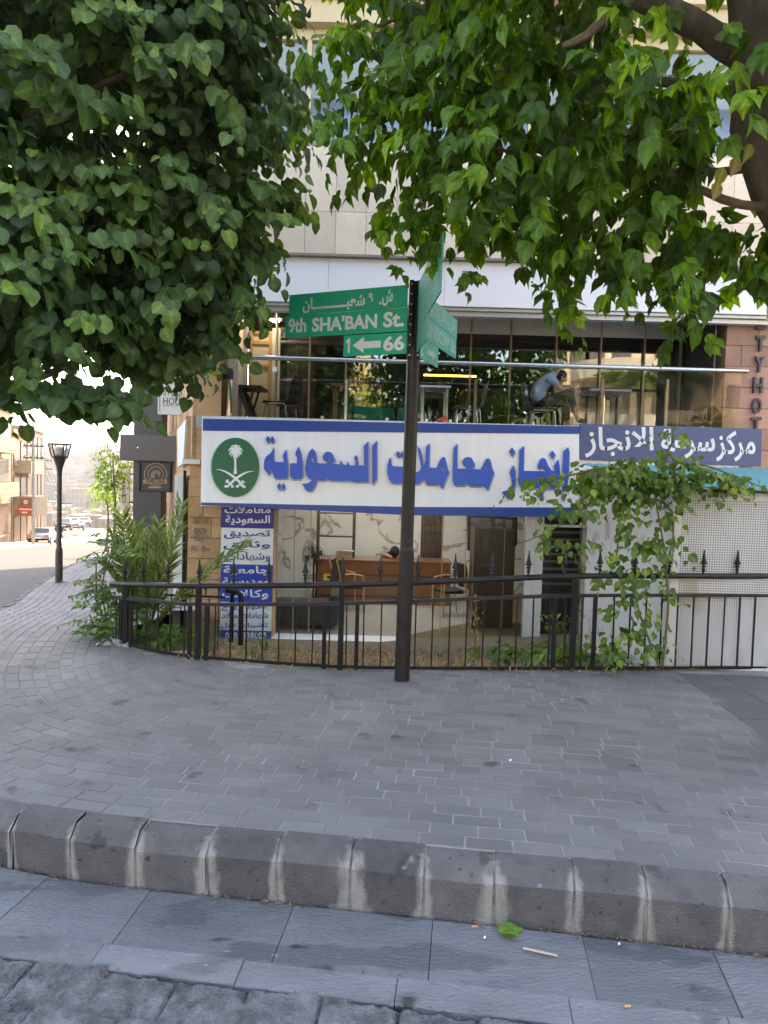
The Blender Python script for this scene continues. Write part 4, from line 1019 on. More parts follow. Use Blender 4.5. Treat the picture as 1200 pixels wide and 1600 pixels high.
# ------------------------------------------------------------------ signs along the side street
def board(name, label, cat, q, Y, thick, mat, frame=None, group=None):
    a, b = at(q[0], q[3], Y), at(q[2], q[1], Y)
    t = thing(name, label, cat, ((a.x + b.x)/2, Y, a.z), group)
    mb = MB(); mb.box(a.x, b.x, Y, Y + thick, a.z, b.z); mb.build('board', mat, t, bevel=.006)
    return t, a, b
Yd = 13.6
a, b = at(207, 860, Yd), at(254, 560, Yd)
tw = thing('entrance_tower', 'dark clad upright slab carrying a boxy dark canopy beside the stone wall', 'entrance', (a.x, Yd, zs(Yd)))
mb = MB(); 
z = zs(Yd) - .2
while z < b.z + .3: mb.box(a.x, b.x, Yd, Yd + .35, z + .002, min(z + .62, b.z + .3)); z += .62
mb.build('slab', m_dark, tw)
a2, b2 = at(187, 719, Yd - .7), at(277, 681, Yd - .7)
mb = MB(); mb.box(a2.x, b2.x, Yd - .7, Yd + .3, a2.z, b2.z); mb.build('canopy', M('canopy_metal', (.075, .068, .072), (.055, .05, .053), 2, .35), tw, bevel=.008)
mb = MB(); p = at(216, 701, Yd - .71); mb.lathe([(.001, 0), (.025, .01), (.025, .03)], p, 10); mb.build('spot_lamp', m_steel, tw)
t, a, b = board('hanging_sign', 'square dark sign with a round gilt emblem under the dark canopy', 'sign', (218, 722, 268, 768), Yd - .75, .09, M('sign_black', (.03, .027, .028), None, 5, .45))
mb = MB(); fw = .02
for (x0, x1, z0, z1) in ((a.x, b.x, a.z, a.z + fw), (a.x, b.x, b.z - fw, b.z), (a.x, a.x + fw, a.z + fw, b.z - fw), (b.x - fw, b.x, a.z + fw, b.z - fw)): mb.box(x0, x1, Yd - .775, Yd - .752, z0, z1)
mb.build('frame', m_black, t)
m_gilt = M('gilt', (.42, .27, .12), None, 6, .5)
fmap2 = lambda x, y: at(180 + x/4.706, 580 + y/4.706, Yd - .753)
ov = lambda r1, n=40: [(298 + r1*math.cos(2*math.pi*k/n), 758 + r1*1.0*math.sin(2*math.pi*k/n)) for k in range(n)]
poly_letters('emblem_ring', [ov(84), ov(79), ov(58), ov(54)], fmap2, .006, m_gilt, t)
poly_letters('emblem_figure', [[(265, 790), (258, 760), (275, 735), (300, 728), (330, 738), (335, 765), (318, 780), (312, 755), (296, 750), (290, 785)]], fmap2, .006, M('gilt_dull', (.20, .16, .11), None, 6, .5), t)
poly_letters('name_strip', [[(208, 798), (382, 798), (382, 826), (208, 826)]], lambda x, y: fmap2(x, y) + Vector((0, -.007, 0)), .006, m_gilt, t)
o, q = at(180 + 222/4.706, 580 + 821/4.706, Yd - .7665), at(180 + 368/4.706, 580 + 803/4.706, Yd - .7665)
put_text('lettering', 'COFFEE & NEWS', o, (q.x - o.x, 0, 0), (0, 0, q.z - o.z), .003, m_black, t, .03)
poly_letters('arrow', [[(244, 848), (325, 848), (325, 845), (343, 854), (325, 862), (325, 860), (244, 860)]], fmap2, .006, m_gilt, t)
Yh = 11.9
t, a, b = board('hanging_sign', 'white projecting sign reading STUDIO HOUSE in thin capitals, near the tree leaves', 'sign', (247, 598, 302, 647), Yh, .10, m_cream)
mb = MB(); fw = .02
for (x0, x1, z0, z1) in ((a.x, b.x, a.z, a.z + fw), (a.x, b.x, b.z - fw, b.z), (a.x, a.x + fw, a.z + fw, b.z - fw), (b.x - fw, b.x, a.z + fw, b.z - fw)): mb.box(x0, x1, Yh - .02, Yh - .002, z0, z1)
mb.build('frame', m_alum, t)
for s, q in (('STUDIO', (255, 608, 294, 618)), ('HOUSE', (255, 622, 293, 632))):
    o, k = at(q[0], q[3], Yh - .001), at(q[2], q[1], Yh - .001); put_text('lettering', s, o, (k.x - o.x, 0, 0), (0, 0, k.z - o.z), .003, m_black, t, -.004)
mb = MB()
for x0, x1, y in ((255, 293, 633.5), (268, 294, 619.5)): o, k = at(x0, y, Yh - .002), at(x1, y, Yh - .002); mb.box(o.x, k.x, o.y - .003, o.y + .002, o.z - .003, o.z + .003)
mb.build('underline', m_black, t)
mb = MB(); mb.box(b.x, b.x + .5, Yh + .03, Yh + .07, b.z - .12, b.z - .08); mb.box(b.x, b.x + .5, Yh + .03, Yh + .07, a.z + .08, a.z + .12); mb.build('bracket', m_black, t)
Yk = 27.0
t, a, b = board('parking_sign', 'pale upright banner sign with the letters PARKING one below the other', 'sign', (186, 730, 202, 795), Yk, .12, M('pale_pink_board', (.56, .42, .34), None, 5, .6))
for i, s in enumerate('PARKING'):
    o, k = at(191, 756 + i*5.0, Yk - .001), at(197, 752.3 + i*5.0, Yk - .001); put_text('lettering', s, o, (k.x - o.x, 0, 0), (0, 0, k.z - o.z), .01, m_dwood, t, .03)
mb = MB(); mb.box(b.x, b.x + .8, Yk + .04, Yk + .08, b.z - .3, b.z - .24); mb.box(b.x, b.x + .8, Yk + .04, Yk + .08, a.z + .24, a.z + .3); mb.build('bracket', m_black, t)
# end board of a sign box beside the corner
a = [at(*q) for q in ((277, 672, YF + 1.5), (290, 655, YF + .35), (286, 724, YF + .35), (277, 730, YF + 1.5))]
t = thing('side_sign', 'white board mounted edge on beside the corner, left of the big sign', 'sign', a[2])
mb = MB(); mb.prism(a, (.05, .02, 0)); mb.build('board', m_cream, t)
mb = MB(); q = at(296, 690, YF + .34); mb.box(q.x - .07, q.x + .09, YF + .36, YF + .9, at(290, 722, YF + .35).z, at(290, 650, YF + .35).z); mb.build('wooden_side', m_lwood, t)

# ================================================================== IRON FENCE
rail_px = [(1195, 900), (900, 900), (730, 906.5), (520, 913.5), (310, 915), (240, 914), (198, 913), (174, 912)]
low_px = [(1195, 930), (900, 930.5), (730, 935.5), (520, 943), (310, 944), (240, 939), (198, 935), (174, 932)]
Yq = [p.y for p in FB[1:]]
RT = [at(x, y, Y) for (x, y), Y in zip(rail_px, Yq)]; RL = [at(x, y, Y) for (x, y), Y in zip(low_px, Yq)]
RT = [RT[0] + (RT[0] - RT[1]) * 1.6] + RT; RL = [RL[0] + (RL[0] - RL[1]) * 1.6] + RL
def dens(P, n=10):
    return catmull(P, .08)
cumul = lambda P: np.concatenate([[0], np.cumsum([(Vector((b.x-a.x, b.y-a.y, 0))).length for a, b in zip(P[:-1], P[1:])])])
FBd = catmull(FB, .06); SF = cumul(FBd)
def curve_at(ctrl):
    D = catmull(ctrl, .06); s = cumul(D) ; s = s / s[-1] * SF[-1]; A = np.array([tuple(p) for p in D])
    return lambda q: Vector([np.interp(q, s, A[:, k]) for k in range(3)])
# rails follow the foot line exactly in plan, with their own height
def with_z(ctrl):
    f = curve_at(ctrl); base = curve_at(FB)
    def g(q):
        b = base(q); return Vector((b.x, b.y, f(q).z))
    return g
fb_, ft_, fl_ = curve_at(FB), with_z(RT), with_z(RL)
SM = SF[-1]
fence = thing('iron_fence', 'low black iron fence with spear points curving round the planted bed', 'fence', fb_(SM * .5))
N = 90
mb = MB(); mb.tube([ft_(SM*k/N) for k in range(N + 1)], .027, 10); mb.build('top_rail', m_rail, fence, smooth=True)
mb = MB()
for k in range(N): mb.bar(fl_(SM*k/N), fl_(SM*(k+1)/N + .002), .034, .03)
mb.build('lower_rail', m_rail, fence)
mb = MB()
for k in range(N): mb.bar(fb_(SM*k/N) + Vector((0, 0, .025)), fb_(SM*(k+1)/N + .002) + Vector((0, 0, .025)), .026, .028)
mb.build('bottom_rail', m_black, fence)
def s_of_px(px):                                   # arclength where the fence foot shows at this column
    best = min(np.linspace(0, SM, 1500), key=lambda q: abs(proj(np.array(fl_(q)))[0] - px)); return best
posts = []
for px, hi in ((1500, 1), (1190, 0), (931, 0), (898, 1), (868, 0), (559, 0), (534, 1), (508, 0), (323, 0), (310, 1), (297, 0), (205, 0), (197, 1), (189, 0)):
    q = s_of_px(px) if px != 1500 else SM * .02
    if px == 1190: continue
    posts.append(q); b = fb_(q); t = ft_(q) if hi else fl_(q); w_ = .05 if hi else .036
    mb = MB(); mb.bar((b.x, b.y, b.z - .03), (b.x, b.y, t.z - .01), w_, w_, up=(0, 1, 0)); mb.build('post', m_black, fence, bevel=.003)
q = SM * .004; nb_ = 0
bars = []
while q < SM and len(bars) < 96:
    if all(abs(q - p) > .045 for p in posts): bars.append(q)
    q += .158
mbp = None
for i, q in enumerate(bars):
    b, t = fb_(q), fl_(q); mb = MB(); mb.bar((b.x, b.y, b.z + .015), (t.x + random.gauss(0, .003), t.y, t.z), .013, .013, up=(0, 1, 0)); mb.build('baluster', m_black, fence)
def spear(p, parent, sc=1.0):
    mb = MB(); s = sc
    mb.lathe([(.011*s, 0), (.011*s, .03*s), (.02*s, .036*s), (.02*s, .045*s), (.012*s, .05*s), (.012*s, .062*s), (.026*s, .07*s), (.026*s, .076*s), (.012*s, .085*s)], p, 10)
    for k in range(4):
        a = k * math.pi / 2; d = Vector((math.cos(a), math.sin(a), 0)); e = Vector((-d.y, d.x, 0))
        mb.prism([p + Vector((0, 0, .085*s)) + e*.006*s, p + d*.033*s + Vector((0, 0, .10*s)) + e*.006*s, p + d*.021*s + Vector((0, 0, .125*s)) + e*.006*s, p + Vector((0, 0, .235*s)) + e*.006*s], e * -.012*s)
    return mb.build('spear_point', m_rail, parent)
q = s_of_px(1150) - .345 * 5
while q < SM - .02:
    if q > 0: spear(ft_(q) + Vector((0, 0, .02)), fence, .98)
    q += .345
# small inner handrail behind it, by the banner
ih = thing('handrail', 'short black handrail with a bent end post in front of the service banner', 'handrail', at(365, 1000, 8.0))
Yi = 8.0
mb = MB(); a, b = at(246, 929, Yi), at(352, 933, Yi); mb.bar(a, b, .022, .022)
for k in range(7):
    p = lerp(a, b, (k + .5) / 7.2); mb.bar(p, (p.x, p.y, bed_z(p.x, p.y)), .010, .010, up=(0, 1, 0))
for k in range(5): spear(lerp(a, b, (k + .7) / 5.2) + Vector((0, 0, .01)), ih, .6)
mb.build('rail', m_black, ih)
mb = MB(); a, b, c, d = at(353, 922, Yi), at(370, 925, Yi), at(377, 932, Yi - .02), at(376, 1008, Yi - .05); mb.tube([a, b, (c.x - .01, c.y, c.z + .02), c, d], .03, 10); mb.tube([at(363, 915, Yi + .1), at(361, 1003, Yi + .1)], .026, 8); mb.build('end_post', m_black, ih, smooth=True)

# ================================================================== WHITE KIOSK AND AWNING
ka = gz(1040, 1044); YK = ka.y
kz1 = at(1120, 768, YK).z
kio = thing('kiosk', 'white panelled booth with a perforated front behind the right end of the fence', 'kiosk', (ka.x + 1, YK, 0))
kx0, kx1 = ka.x, ka.x + 2.6
mb = MB(); fw = .085
mb.box(kx0, kx0 + fw, YK, YK + .06, -.25, kz1); mb.box(kx0 + fw, kx1, YK + .002, YK + .06, kz1 - .075, kz1); mb.box(kx0 + fw, kx1, YK + .002, YK + .06, -.25, .02); mb.box(kx1 - fw, kx1, YK, YK + .06, .02, kz1 - .075)
mb.build('front_frame', m_kiosk, kio, bevel=.004)
mb = MB(); mb.quad((kx0 + fw, YK + .02, .02), (kx1 - fw, YK + .02, .02), (kx1 - fw, YK + .02, kz1 - .075), (kx0 + fw, YK + .02, kz1 - .075)); mb.build('perforated_panel', m_perf, kio)
mb = MB(); y = YK + .065; 
for L_ in (.85, .85, 1.0): mb.box(kx0 + .004, kx0 + .03, y + .006, y + L_ - .006, -.5, kz1 - .02 - .0); y += L_
mb.build('side_panel', m_kiosk, kio, bevel=.004)
mb = MB(); mb.box(kx0 + .06, kx1, YK + .12, YK + .15, -.4, kz1 - .05); mb.build('shade_board', M('booth_shade_grey', (.07, .07, .07), None, 3, .8), kio)  # added dark sheet standing in for the shade inside the booth
mb = MB(); mb.box(kx0, kx1, YK + .065, y, kz1 - .02, kz1 + .01); mb.build('roof', m_kiosk, kio)
aw = thing('awning', 'turquoise corrugated sheet awning above the white booth', 'awning', (kx0 + 1, YK + .5, kz1))
mb = MB(); za, zb_ = at(1000, 727, YK + 2.2).z, at(1150, 768, YK - .08).z
n = 44
for i in range(n):
    xa_, xb_ = kx0 - .25 + 3.2*i/n, kx0 - .25 + 3.2*(i+1)/n; ha, hb = .012*(i % 2), .012*((i+1) % 2)
    mb.prism([(xa_, YK - .1, zb_ + .02 + ha), (xb_, YK - .1, zb_ + .02 + hb), (xb_, YK + 2.2, za + hb), (xa_, YK + 2.2, za + ha)], (0, 0, -.006))
mb.build('sheet', m_turq, aw)
mb = MB(); mb.bar((kx0 - .2, YK - .08, zb_ - .0), (kx0 + 2.9, YK - .08, zb_ - .0), .02, .02); mb.build('edge_bar', m_black, aw)

# ================================================================== FOLIAGE
HEART_V = np.array([(0,0,0),(0,.35,.02),(0,.7,0),(0,1.03,-.10),
  (-.26,-.10,.05),(-.50,.22,.10),(-.47,.58,.07),(-.25,.85,-.03),(.26,-.10,.05),(.50,.22,.10),(.47,.58,.07),(.25,.85,-.03)])
LF = np.array([(0,4,5),(0,5,1),(1,5,6),(1,6,2),(2,6,7),(2,7,3)]); RF = np.array([(0,9,8),(0,1,9),(1,10,9),(1,2,10),(2,11,10),(2,3,11)])
HEART_F = np.concatenate([LF[:, ::-1], RF[:, ::-1]])
OVATE_V = np.array([1.04, 1, 1]) * np.array([(0,0,0),(0,.33,.01),(0,.68,-.02),(0,1.08,-.13),
  (-.13,.04,.03),(-.31,.33,.07),(-.27,.62,.05),(-.10,.86,-.05),(.13,.04,.03),(.31,.33,.07),(.27,.62,.05),(.10,.86,-.05)])
LANCE_V = OVATE_V * np.array([.62, 1, 1])
def leaves(name, tv, P, T, Nn, S, rnd, mat, parent=None, kind=None, tf=HEART_F, smooth=False):
    P, T, Nn = np.asarray(P, float), np.asarray(T, float), np.asarray(Nn, float)
    T = T / np.linalg.norm(T, axis=1)[:, None]
    X = np.cross(T, Nn); X /= np.maximum(np.linalg.norm(X, axis=1), 1e-6)[:, None]; Z = np.cross(X, T)
    k = len(tv); n = len(P); S = np.asarray(S)[:, None, None]
    curl = RNG.normal(-.06, .15, (n, 1)); wid = RNG.uniform(.82, 1.18, (n, 1)); fold = RNG.uniform(.0, 2.4, (n, 1))
    vx, vy, vz = tv[None, :, 0] * wid, tv[None, :, 1] + 0*wid, tv[None, :, 2] * fold + curl * tv[None, :, 1]**2
    V = P[:, None, :] + S * (vx[..., None]*X[:, None, :] + vy[..., None]*T[:, None, :] + vz[..., None]*Z[:, None, :])
    Fc = (np.arange(n) * k)[:, None, None] + tf[None]
    o = mesh_np(name, V.reshape(-1, 3), Fc.reshape(-1, 3), mat, parent, np.repeat(rnd, len(tf)), smooth)
    a = o.data.attributes.new('mid', 'FLOAT', 'POINT'); a.data.foreach_set('value', np.tile(np.concatenate([np.ones(4), np.zeros(k - 4)]), n).astype(np.float32))
    return o
def in_poly(x, y, poly):
    poly = np.array(poly, float); n = len(poly); c = np.zeros(len(x), bool)
    for i in range(n):
        x0, y0 = poly[i]; x1, y1 = poly[(i+1) % n]
        t = ((y0 > y) != (y1 > y)) & (x < (x1 - x0) * (y - y0) / (y1 - y0 + 1e-9) + x0); c ^= t
    return c
unit = lambda a: a / np.linalg.norm(a, axis=-1, keepdims=True)
TONES = []
def crown_twigs(ells, n, shell=(.72, 1.0), trim=None, ymin=2.7, tier=0.0):
    """twig roots on the outer shell of a union of ellipsoids"""
    P, O = [], []; TONES.clear()
    w_ = np.array([e[1][0]*e[1][1] + e[1][1]*e[1][2] + e[1][0]*e[1][2] for e in ells]); w_ = w_ / w_.sum()
    while len(P) < n:
        i = RNG.choice(len(ells), p=w_); c, r = np.array(ells[i][0]), np.array(ells[i][1])
        u = unit(RNG.normal(size=3)); p = c + r * u * RNG.uniform(*shell); b_ = 0
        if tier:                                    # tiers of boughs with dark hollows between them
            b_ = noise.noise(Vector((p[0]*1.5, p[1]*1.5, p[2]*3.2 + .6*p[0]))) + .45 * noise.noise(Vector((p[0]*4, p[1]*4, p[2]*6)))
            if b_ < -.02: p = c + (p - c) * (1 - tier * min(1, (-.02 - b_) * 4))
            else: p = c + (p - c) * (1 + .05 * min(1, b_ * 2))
        if any(((p - np.array(c2)) / np.array(r2) @ ((p - np.array(c2)) / np.array(r2))) < .42 for j, (c2, r2) in enumerate(ells) if j != i): continue
        if p[1] < ymin: continue
        if trim is not None:
            x, y = proj(p)
            if -60 < x < 1260 and -60 < y < 1660 and not trim(np.array([x]), np.array([y]))[0]: continue
        P.append(p); O.append(unit(u / r)); TONES.append(min(1, max(0, .45 + b_ * 1.1)))  # light painted into leaf tone: outer boughs lighter, hollows darker
    return np.array(P), np.array(O)
def spray(P, O, nl, L_, size, droop, leafset, mode='alt', szv=.25, tn=None):
    """leaves along a twig from P heading outwards"""
    n = len(P); D = unit(O * np.array([1, 1, .25]) + RNG.normal(0, .35, (n, 3)) + np.array([0, 0, -.05]))
    LP, LT, LN, LS, LR = [], [], [], [], []
    S = np.cross(D, [0, 0, 1.0]); S = unit(S + 1e-6); tone = RNG.uniform(0, 1, n) if tn is None else np.array(tn)
    for k in range(nl):
        t = (k + .5) / nl
        p = P + D * (L_ * (t - .35)) + np.array([0, 0, -droop]) * t * t * L_
        sg_ = (1 if k % 2 else -1) * np.ones((n, 1))
        T = D * .50 + S * sg_ * RNG.uniform(.25, .75, (n, 1)) + np.array([0, 0, -1.0]) * RNG.uniform(.55, 1.2, (n, 1)) + RNG.normal(0, .22, (n, 3))
        N_ = O * .7 + np.array([0, 0, .55]) + RNG.normal(0, .33, (n, 3))
        LP.append(p + S * sg_ * size * .25); LT.append(T); LN.append(N_); LS.append(size * RNG.uniform(1 - szv, 1 + szv, n) * (1.05 - .35 * t))
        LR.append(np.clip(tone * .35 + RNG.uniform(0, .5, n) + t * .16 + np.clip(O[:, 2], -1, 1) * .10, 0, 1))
    return [np.concatenate(a) for a in (LP, LT, LN, LS, LR)]
def limb(mb, pts, r0, r1, n=9):
    P = catmull([Vector(p) for p in pts], .12); m = len(P)
    P = [p + Vector((noise.noise(p*3.1), noise.noise(p*3.1 + Vector((9, 0, 0))), 0)) * .02 for p in P]
    mb.tube(P, [(r0 + (r1 - r0) * i / (m - 1)) * (1 + .12 * noise.noise(P[i] * 6)) for i in range(m)], n)

# ---------------- left tree: broad heart shaped leaves, dense drooping tiers
tl = thing('street_tree', 'dense dark green broad leaved tree overhanging the left of the pavement', 'tree', (-4.15, 6.6, 0))
mb = MB(); limb(mb, [(-4.15, 6.6, -.1), (-4.1, 6.55, 1.2), (-4.0, 6.5, 2.6), (-3.8, 6.4, 3.8), (-3.6, 6.2, 5.2), (-3.5, 6.1, 6.5)], .17, .06, 12); mb.build('trunk', m_bark, tl, smooth=True)
EL = [((-3.1, 5.6, 4.5), (2.1, 1.9, 1.9)), ((-1.9, 5.4, 4.9), (1.35, 1.3, 1.45)), ((-1.7, 5.6, 3.5), (1.0, 1.1, 1.1)), ((-3.2, 4.7, 3.3), (1.5, 1.2, 1.0)), ((-2.6, 4.4, 2.85), (.9, .75, .65)), ((-3.9, 5.6, 6.0), (2.0, 1.9, 1.5)), ((-2.4, 5.2, 6.3), (1.8, 1.7, 1.3)), ((-4.2, 4.6, 2.75), (1.2, .8, .75)), ((-2.3, 6.0, 2.9), (1.0, .9, .75))]
mb = MB()
for c, r in EL: limb(mb, [(-4.0, 6.5, 2.3 + .35*(c[2]-2.5)), ((-4.0 + c[0])/2, (6.5 + c[1])/2, c[2] - .3), (c[0], c[1], c[2]), (c[0] + r[0]*.5, c[1] - r[1]*.3, c[2] - .05)], .05, .012, 7)
mb.build('limb', m_bark, tl, smooth=True)
polyL = [(-900, -900), (530, -900), (500, -40), (482, 30), (470, 60), (462, 130), (468, 180), (462, 230), (440, 262), (446, 300), (455, 315), (430, 335), (400, 345), (412, 385), (402, 405), (384, 425), (400, 446), (405, 460), (380, 480), (350, 510), (352, 535), (330, 540), (318, 570), (300, 582), (268, 575), (240, 585), (215, 578), (195, 558), (160, 552), (130, 540), (90, 548), (50, 560), (-60, 590), (-900, 600)]
polyS = [(-500, 560), (10, 580), (30, 600), (40, 640), (15, 650), (-500, 670)]
trimL = lambda x, y: in_poly(x, y, polyL) | (in_poly(x, y, polyS))
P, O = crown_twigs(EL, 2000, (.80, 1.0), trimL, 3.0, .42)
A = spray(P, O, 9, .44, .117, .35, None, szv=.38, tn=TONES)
P2_, O2_ = crown_twigs(EL, 1300, (.30, .82), trimL, 3.2)
A2 = spray(P2_, O2_, 6, .40, .13, .3, None); A2[4] = A2[4] * .35  # inner leaves coloured darker, shade inside the crown painted in
n = 40; xs_ = RNG.uniform(-140, 204, n); q = []
for i in range(n):
    x = xs_[i]; y = 612 + (x - 100) * .10 + RNG.uniform(-14, 10) + (8 if x < 30 else 0); q.append(tuple(at(x, y, RNG.uniform(4.1, 4.6))))
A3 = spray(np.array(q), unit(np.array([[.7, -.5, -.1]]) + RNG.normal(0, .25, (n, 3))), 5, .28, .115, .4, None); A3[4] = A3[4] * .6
A = [np.concatenate(z) for z in zip(A, A2, A3)]
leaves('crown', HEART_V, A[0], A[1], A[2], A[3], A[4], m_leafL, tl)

# ---------------- right tree: pointed leaflets in threes, lighter green
tr_ = thing('street_tree', 'lighter green tree with pointed leaflets and a thick trunk overhanging the right of the pavement', 'tree', (3.0, 4.6, 0))
mb = MB()
tk = [(3.05, 4.5, -.1), (3.0, 4.5, 1.6), tuple(at(1262, 420, 4.45)), tuple(at(1208, 290, 4.4)), tuple(at(1180, 190, 4.4)), tuple(at(1178, 90, 4.4)), tuple(at(1168, 0, 4.4)), tuple(at(1140, -160, 4.5)), tuple(at(1120, -330, 4.6))]
limb(mb, tk, .20, .10, 14); mb.build('trunk', m_bark, tr_, smooth=True)
mb = MB()
limb(mb, [at(1178, 100, 4.4), at(1110, 55, 4.2), at(1050, 20, 4.0), at(960, -20, 3.8), at(850, -40, 3.7)], .09, .05, 10)
limb(mb, [at(1212, 318, 4.4), at(1180, 322, 4.35), at(1130, 312, 4.3), at(1075, 285, 4.3), at(1000, 250, 4.3), at(880, 215, 4.4)], .032, .012, 8)
limb(mb, [at(985, 0, 3.8), at(945, 25, 3.8), at(915, 55, 3.8), at(880, 70, 3.8)], .04, .015, 7)
limb(mb, [at(1175, 150, 4.4), at(1050, 130, 4.9), at(900, 120, 5.1), at(720, 110, 5.0), at(620, 95, 4.8)], .04, .01, 7)
limb(mb, [at(1190, 260, 4.4), at(1080, 270, 4.6), at(920, 262, 4.8), at(760, 230, 4.9)], .03, .01, 7)
limb(mb, [at(1150, -100, 4.4), at(900, -60, 4.8), at(700, 0, 4.9), at(560, 50, 4.6)], .04, .01, 7)
mb.build('limb', m_bark, tr_, smooth=True)
ER = [((1.6, 4.6, 4.7), (1.7, 1.4, 1.2)), ((.3, 4.8, 4.55), (1.0, .9, .75)), ((.9, 4.5, 3.9), (1.0, .9, .75)), ((1.9, 4.7, 3.6), (1.1, 1.0, .7)), ((2.6, 5.1, 3.3), (1.0, .9, .75)), ((1.3, 3.8, 4.4), (1.0, .75, .8)), ((1.2, 4.9, 6.0), (2.4, 1.9, 1.3)), ((2.2, 3.7, 4.2), (.8, .6, .7)), ((3.0, 4.8, 5.0), (1.4, 1.4, 1.5))]
polyR = [(1900, -900), (500, -900), (520, -40), (548, 0), (520, 22), (492, 50), (478, 90), (486, 150), (498, 215), (520, 232), (590, 218), (596, 262), (575, 262), (590, 312), (600, 350), (582, 362), (640, 352), (640, 385), (672, 362), (700, 330), (722, 352), (755, 345), (770, 365), (795, 372), (820, 350), (845, 330), (860, 362), (858, 395), (880, 410), (866, 450), (872, 500), (885, 522), (905, 480), (918, 430), (930, 395), (955, 412), (985, 430), (1012, 420), (1030, 440), (1055, 452), (1075, 492), (1092, 510), (1110, 460), (1130, 425), (1160, 430), (1190, 448), (1900, 470)]
holesR = [[(925, 292), (1012, 296), (1000, 322), (955, 345), (930, 340)], [(500, 95), (545, 70), (590, 82), (585, 120), (520, 140)], [(520, 165), (560, 150), (590, 170), (560, 205), (530, 200)], [(600, 238), (650, 236), (640, 258), (612, 262)]]
def trimR(x, y):
    ok = in_poly(x, y, polyR)
    for h in holesR: ok &= ~in_poly(x, y, h)
    ok &= ~((x > 1085) & (y < 345) & (y > -200) & (RNG.uniform(size=len(x)) < .95)) & ~((x > 975) & (x < 1140) & (y > -60) & (y < 70) & (RNG.uniform(size=len(x)) < .8)) & ~((x < 640) & (y < 235) & (RNG.uniform(size=len(x)) < .4))
    return ok
P, O = crown_twigs(ER, 1150, (.70, 1.0), trimR, 2.9, .30)
def compound(P, O, nl, L_, size, droop, dim=1.0, tn=None):
    a = spray(P, O, nl, L_, size * .2, droop, None, tn=tn)       # leaf stalk roots
    Pp, T, N_, _, R_ = a; n = len(Pp); T = unit(T); X = unit(np.cross(T, N_)); N_ = np.cross(X, T)
    out = [[], [], [], [], []]
    for (f, sx_, sc) in ((.55, 0, 1.0), (.40, 1, .85), (.40, -1, .85), (.12, .8, .7), (.12, -.8, .7)):
        keep = np.ones(n, bool) if abs(sx_) != .8 else RNG.uniform(size=n) < .35
        t2 = T + X * sx_ * RNG.uniform(.5, 1.0, (n, 1)) + np.array([0, 0, -.25]) + RNG.normal(0, .12, (n, 3))
        for o_, v_ in zip(out, (Pp + T * size * f * 1.3, t2, N_ + RNG.normal(0, .25, (n, 3)), size * sc * RNG.uniform(.75, 1.2, n), np.clip(R_ * dim + RNG.normal(0, .05, n), 0, 1))): o_.append(v_[keep])
    return [np.concatenate(o_) for o_ in out]
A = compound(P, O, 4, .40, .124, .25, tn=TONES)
P2_, O2_ = crown_twigs(ER, 450, (.3, .62), trimR, 3.1); A2 = compound(P2_, O2_, 4, .4, .115, .3, .4)  # low dim paints the inner shade into these leaves' colour
def hang(pxs, Y, n, size, dim=1.0, jit=12):
    q = []
    for _ in range(n):
        k = random.randrange(len(pxs)); q.append(tuple(at(pxs[k][0] + random.gauss(0, jit), pxs[k][1] + random.gauss(0, jit), Y + random.gauss(0, .12))))
    return compound(np.array(q), unit(np.array([[0, -.6, -.1]]) + RNG.normal(0, .3, (n, 3))), 3, .25, size, .5, dim)
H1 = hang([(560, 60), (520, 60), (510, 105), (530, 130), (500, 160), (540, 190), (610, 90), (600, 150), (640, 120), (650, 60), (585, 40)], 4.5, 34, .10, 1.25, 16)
H2 = hang([(870, 440), (875, 480), (882, 505), (890, 460)], 4.9, 12, .085, 1.1, 7)
H3 = hang([(1091, 540), (1090, 575)], 4.6, 2, .07, 1, 1)
H4 = hang([(620, 300), (605, 335), (650, 330), (660, 370), (680, 400), (640, 400), (705, 330)], 4.9, 20, .085, 1.1, 10)
H5 = hang([(845, 405), (735, 420)], 4.7, 3, .07, 1, 3)
A = [np.concatenate(z) for z in zip(A, A2, H1, H2, H4, H5)]
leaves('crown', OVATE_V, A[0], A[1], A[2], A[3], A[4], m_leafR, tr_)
# a few near, larger leaves and a scorched leaf by the trunk
q = np.array([tuple(at(x, y, 3.5)) for x, y in ((1030, 25), (1010, 60), (1120, 35), (1150, 90), (1120, 110), (990, 85), (1060, 120), (1090, 165), (1180, 130), (1160, 160), (960, 5), (1040, 0))]); n = len(q)
A = compound(q, unit(np.array([[0, -1, .2]]) + RNG.normal(0, .2, (n, 3))), 2, .2, .115, .4, 1.35); leaves('near_leaf', OVATE_V, A[0], A[1], A[2], A[3], np.clip(A[4] + .25, 0, 1), m_leafR, tr_)
q = np.array([tuple(at(x, y, 3.9)) for x, y in ((1150, 248), (1130, 262), (1122, 285), (1172, 225))])
leaves('scorched_leaf', OVATE_V, q, np.array([(-.3, -.2, -1.)] * 4), np.array([(.2, -1, .3)] * 4), [.11] * 4, np.array([.9, .6, .8, .7]), leafmat('scorched', (.10, .20, .03), (.28, .32, .05), (.45, .28, .10), .4, .5), tr_)

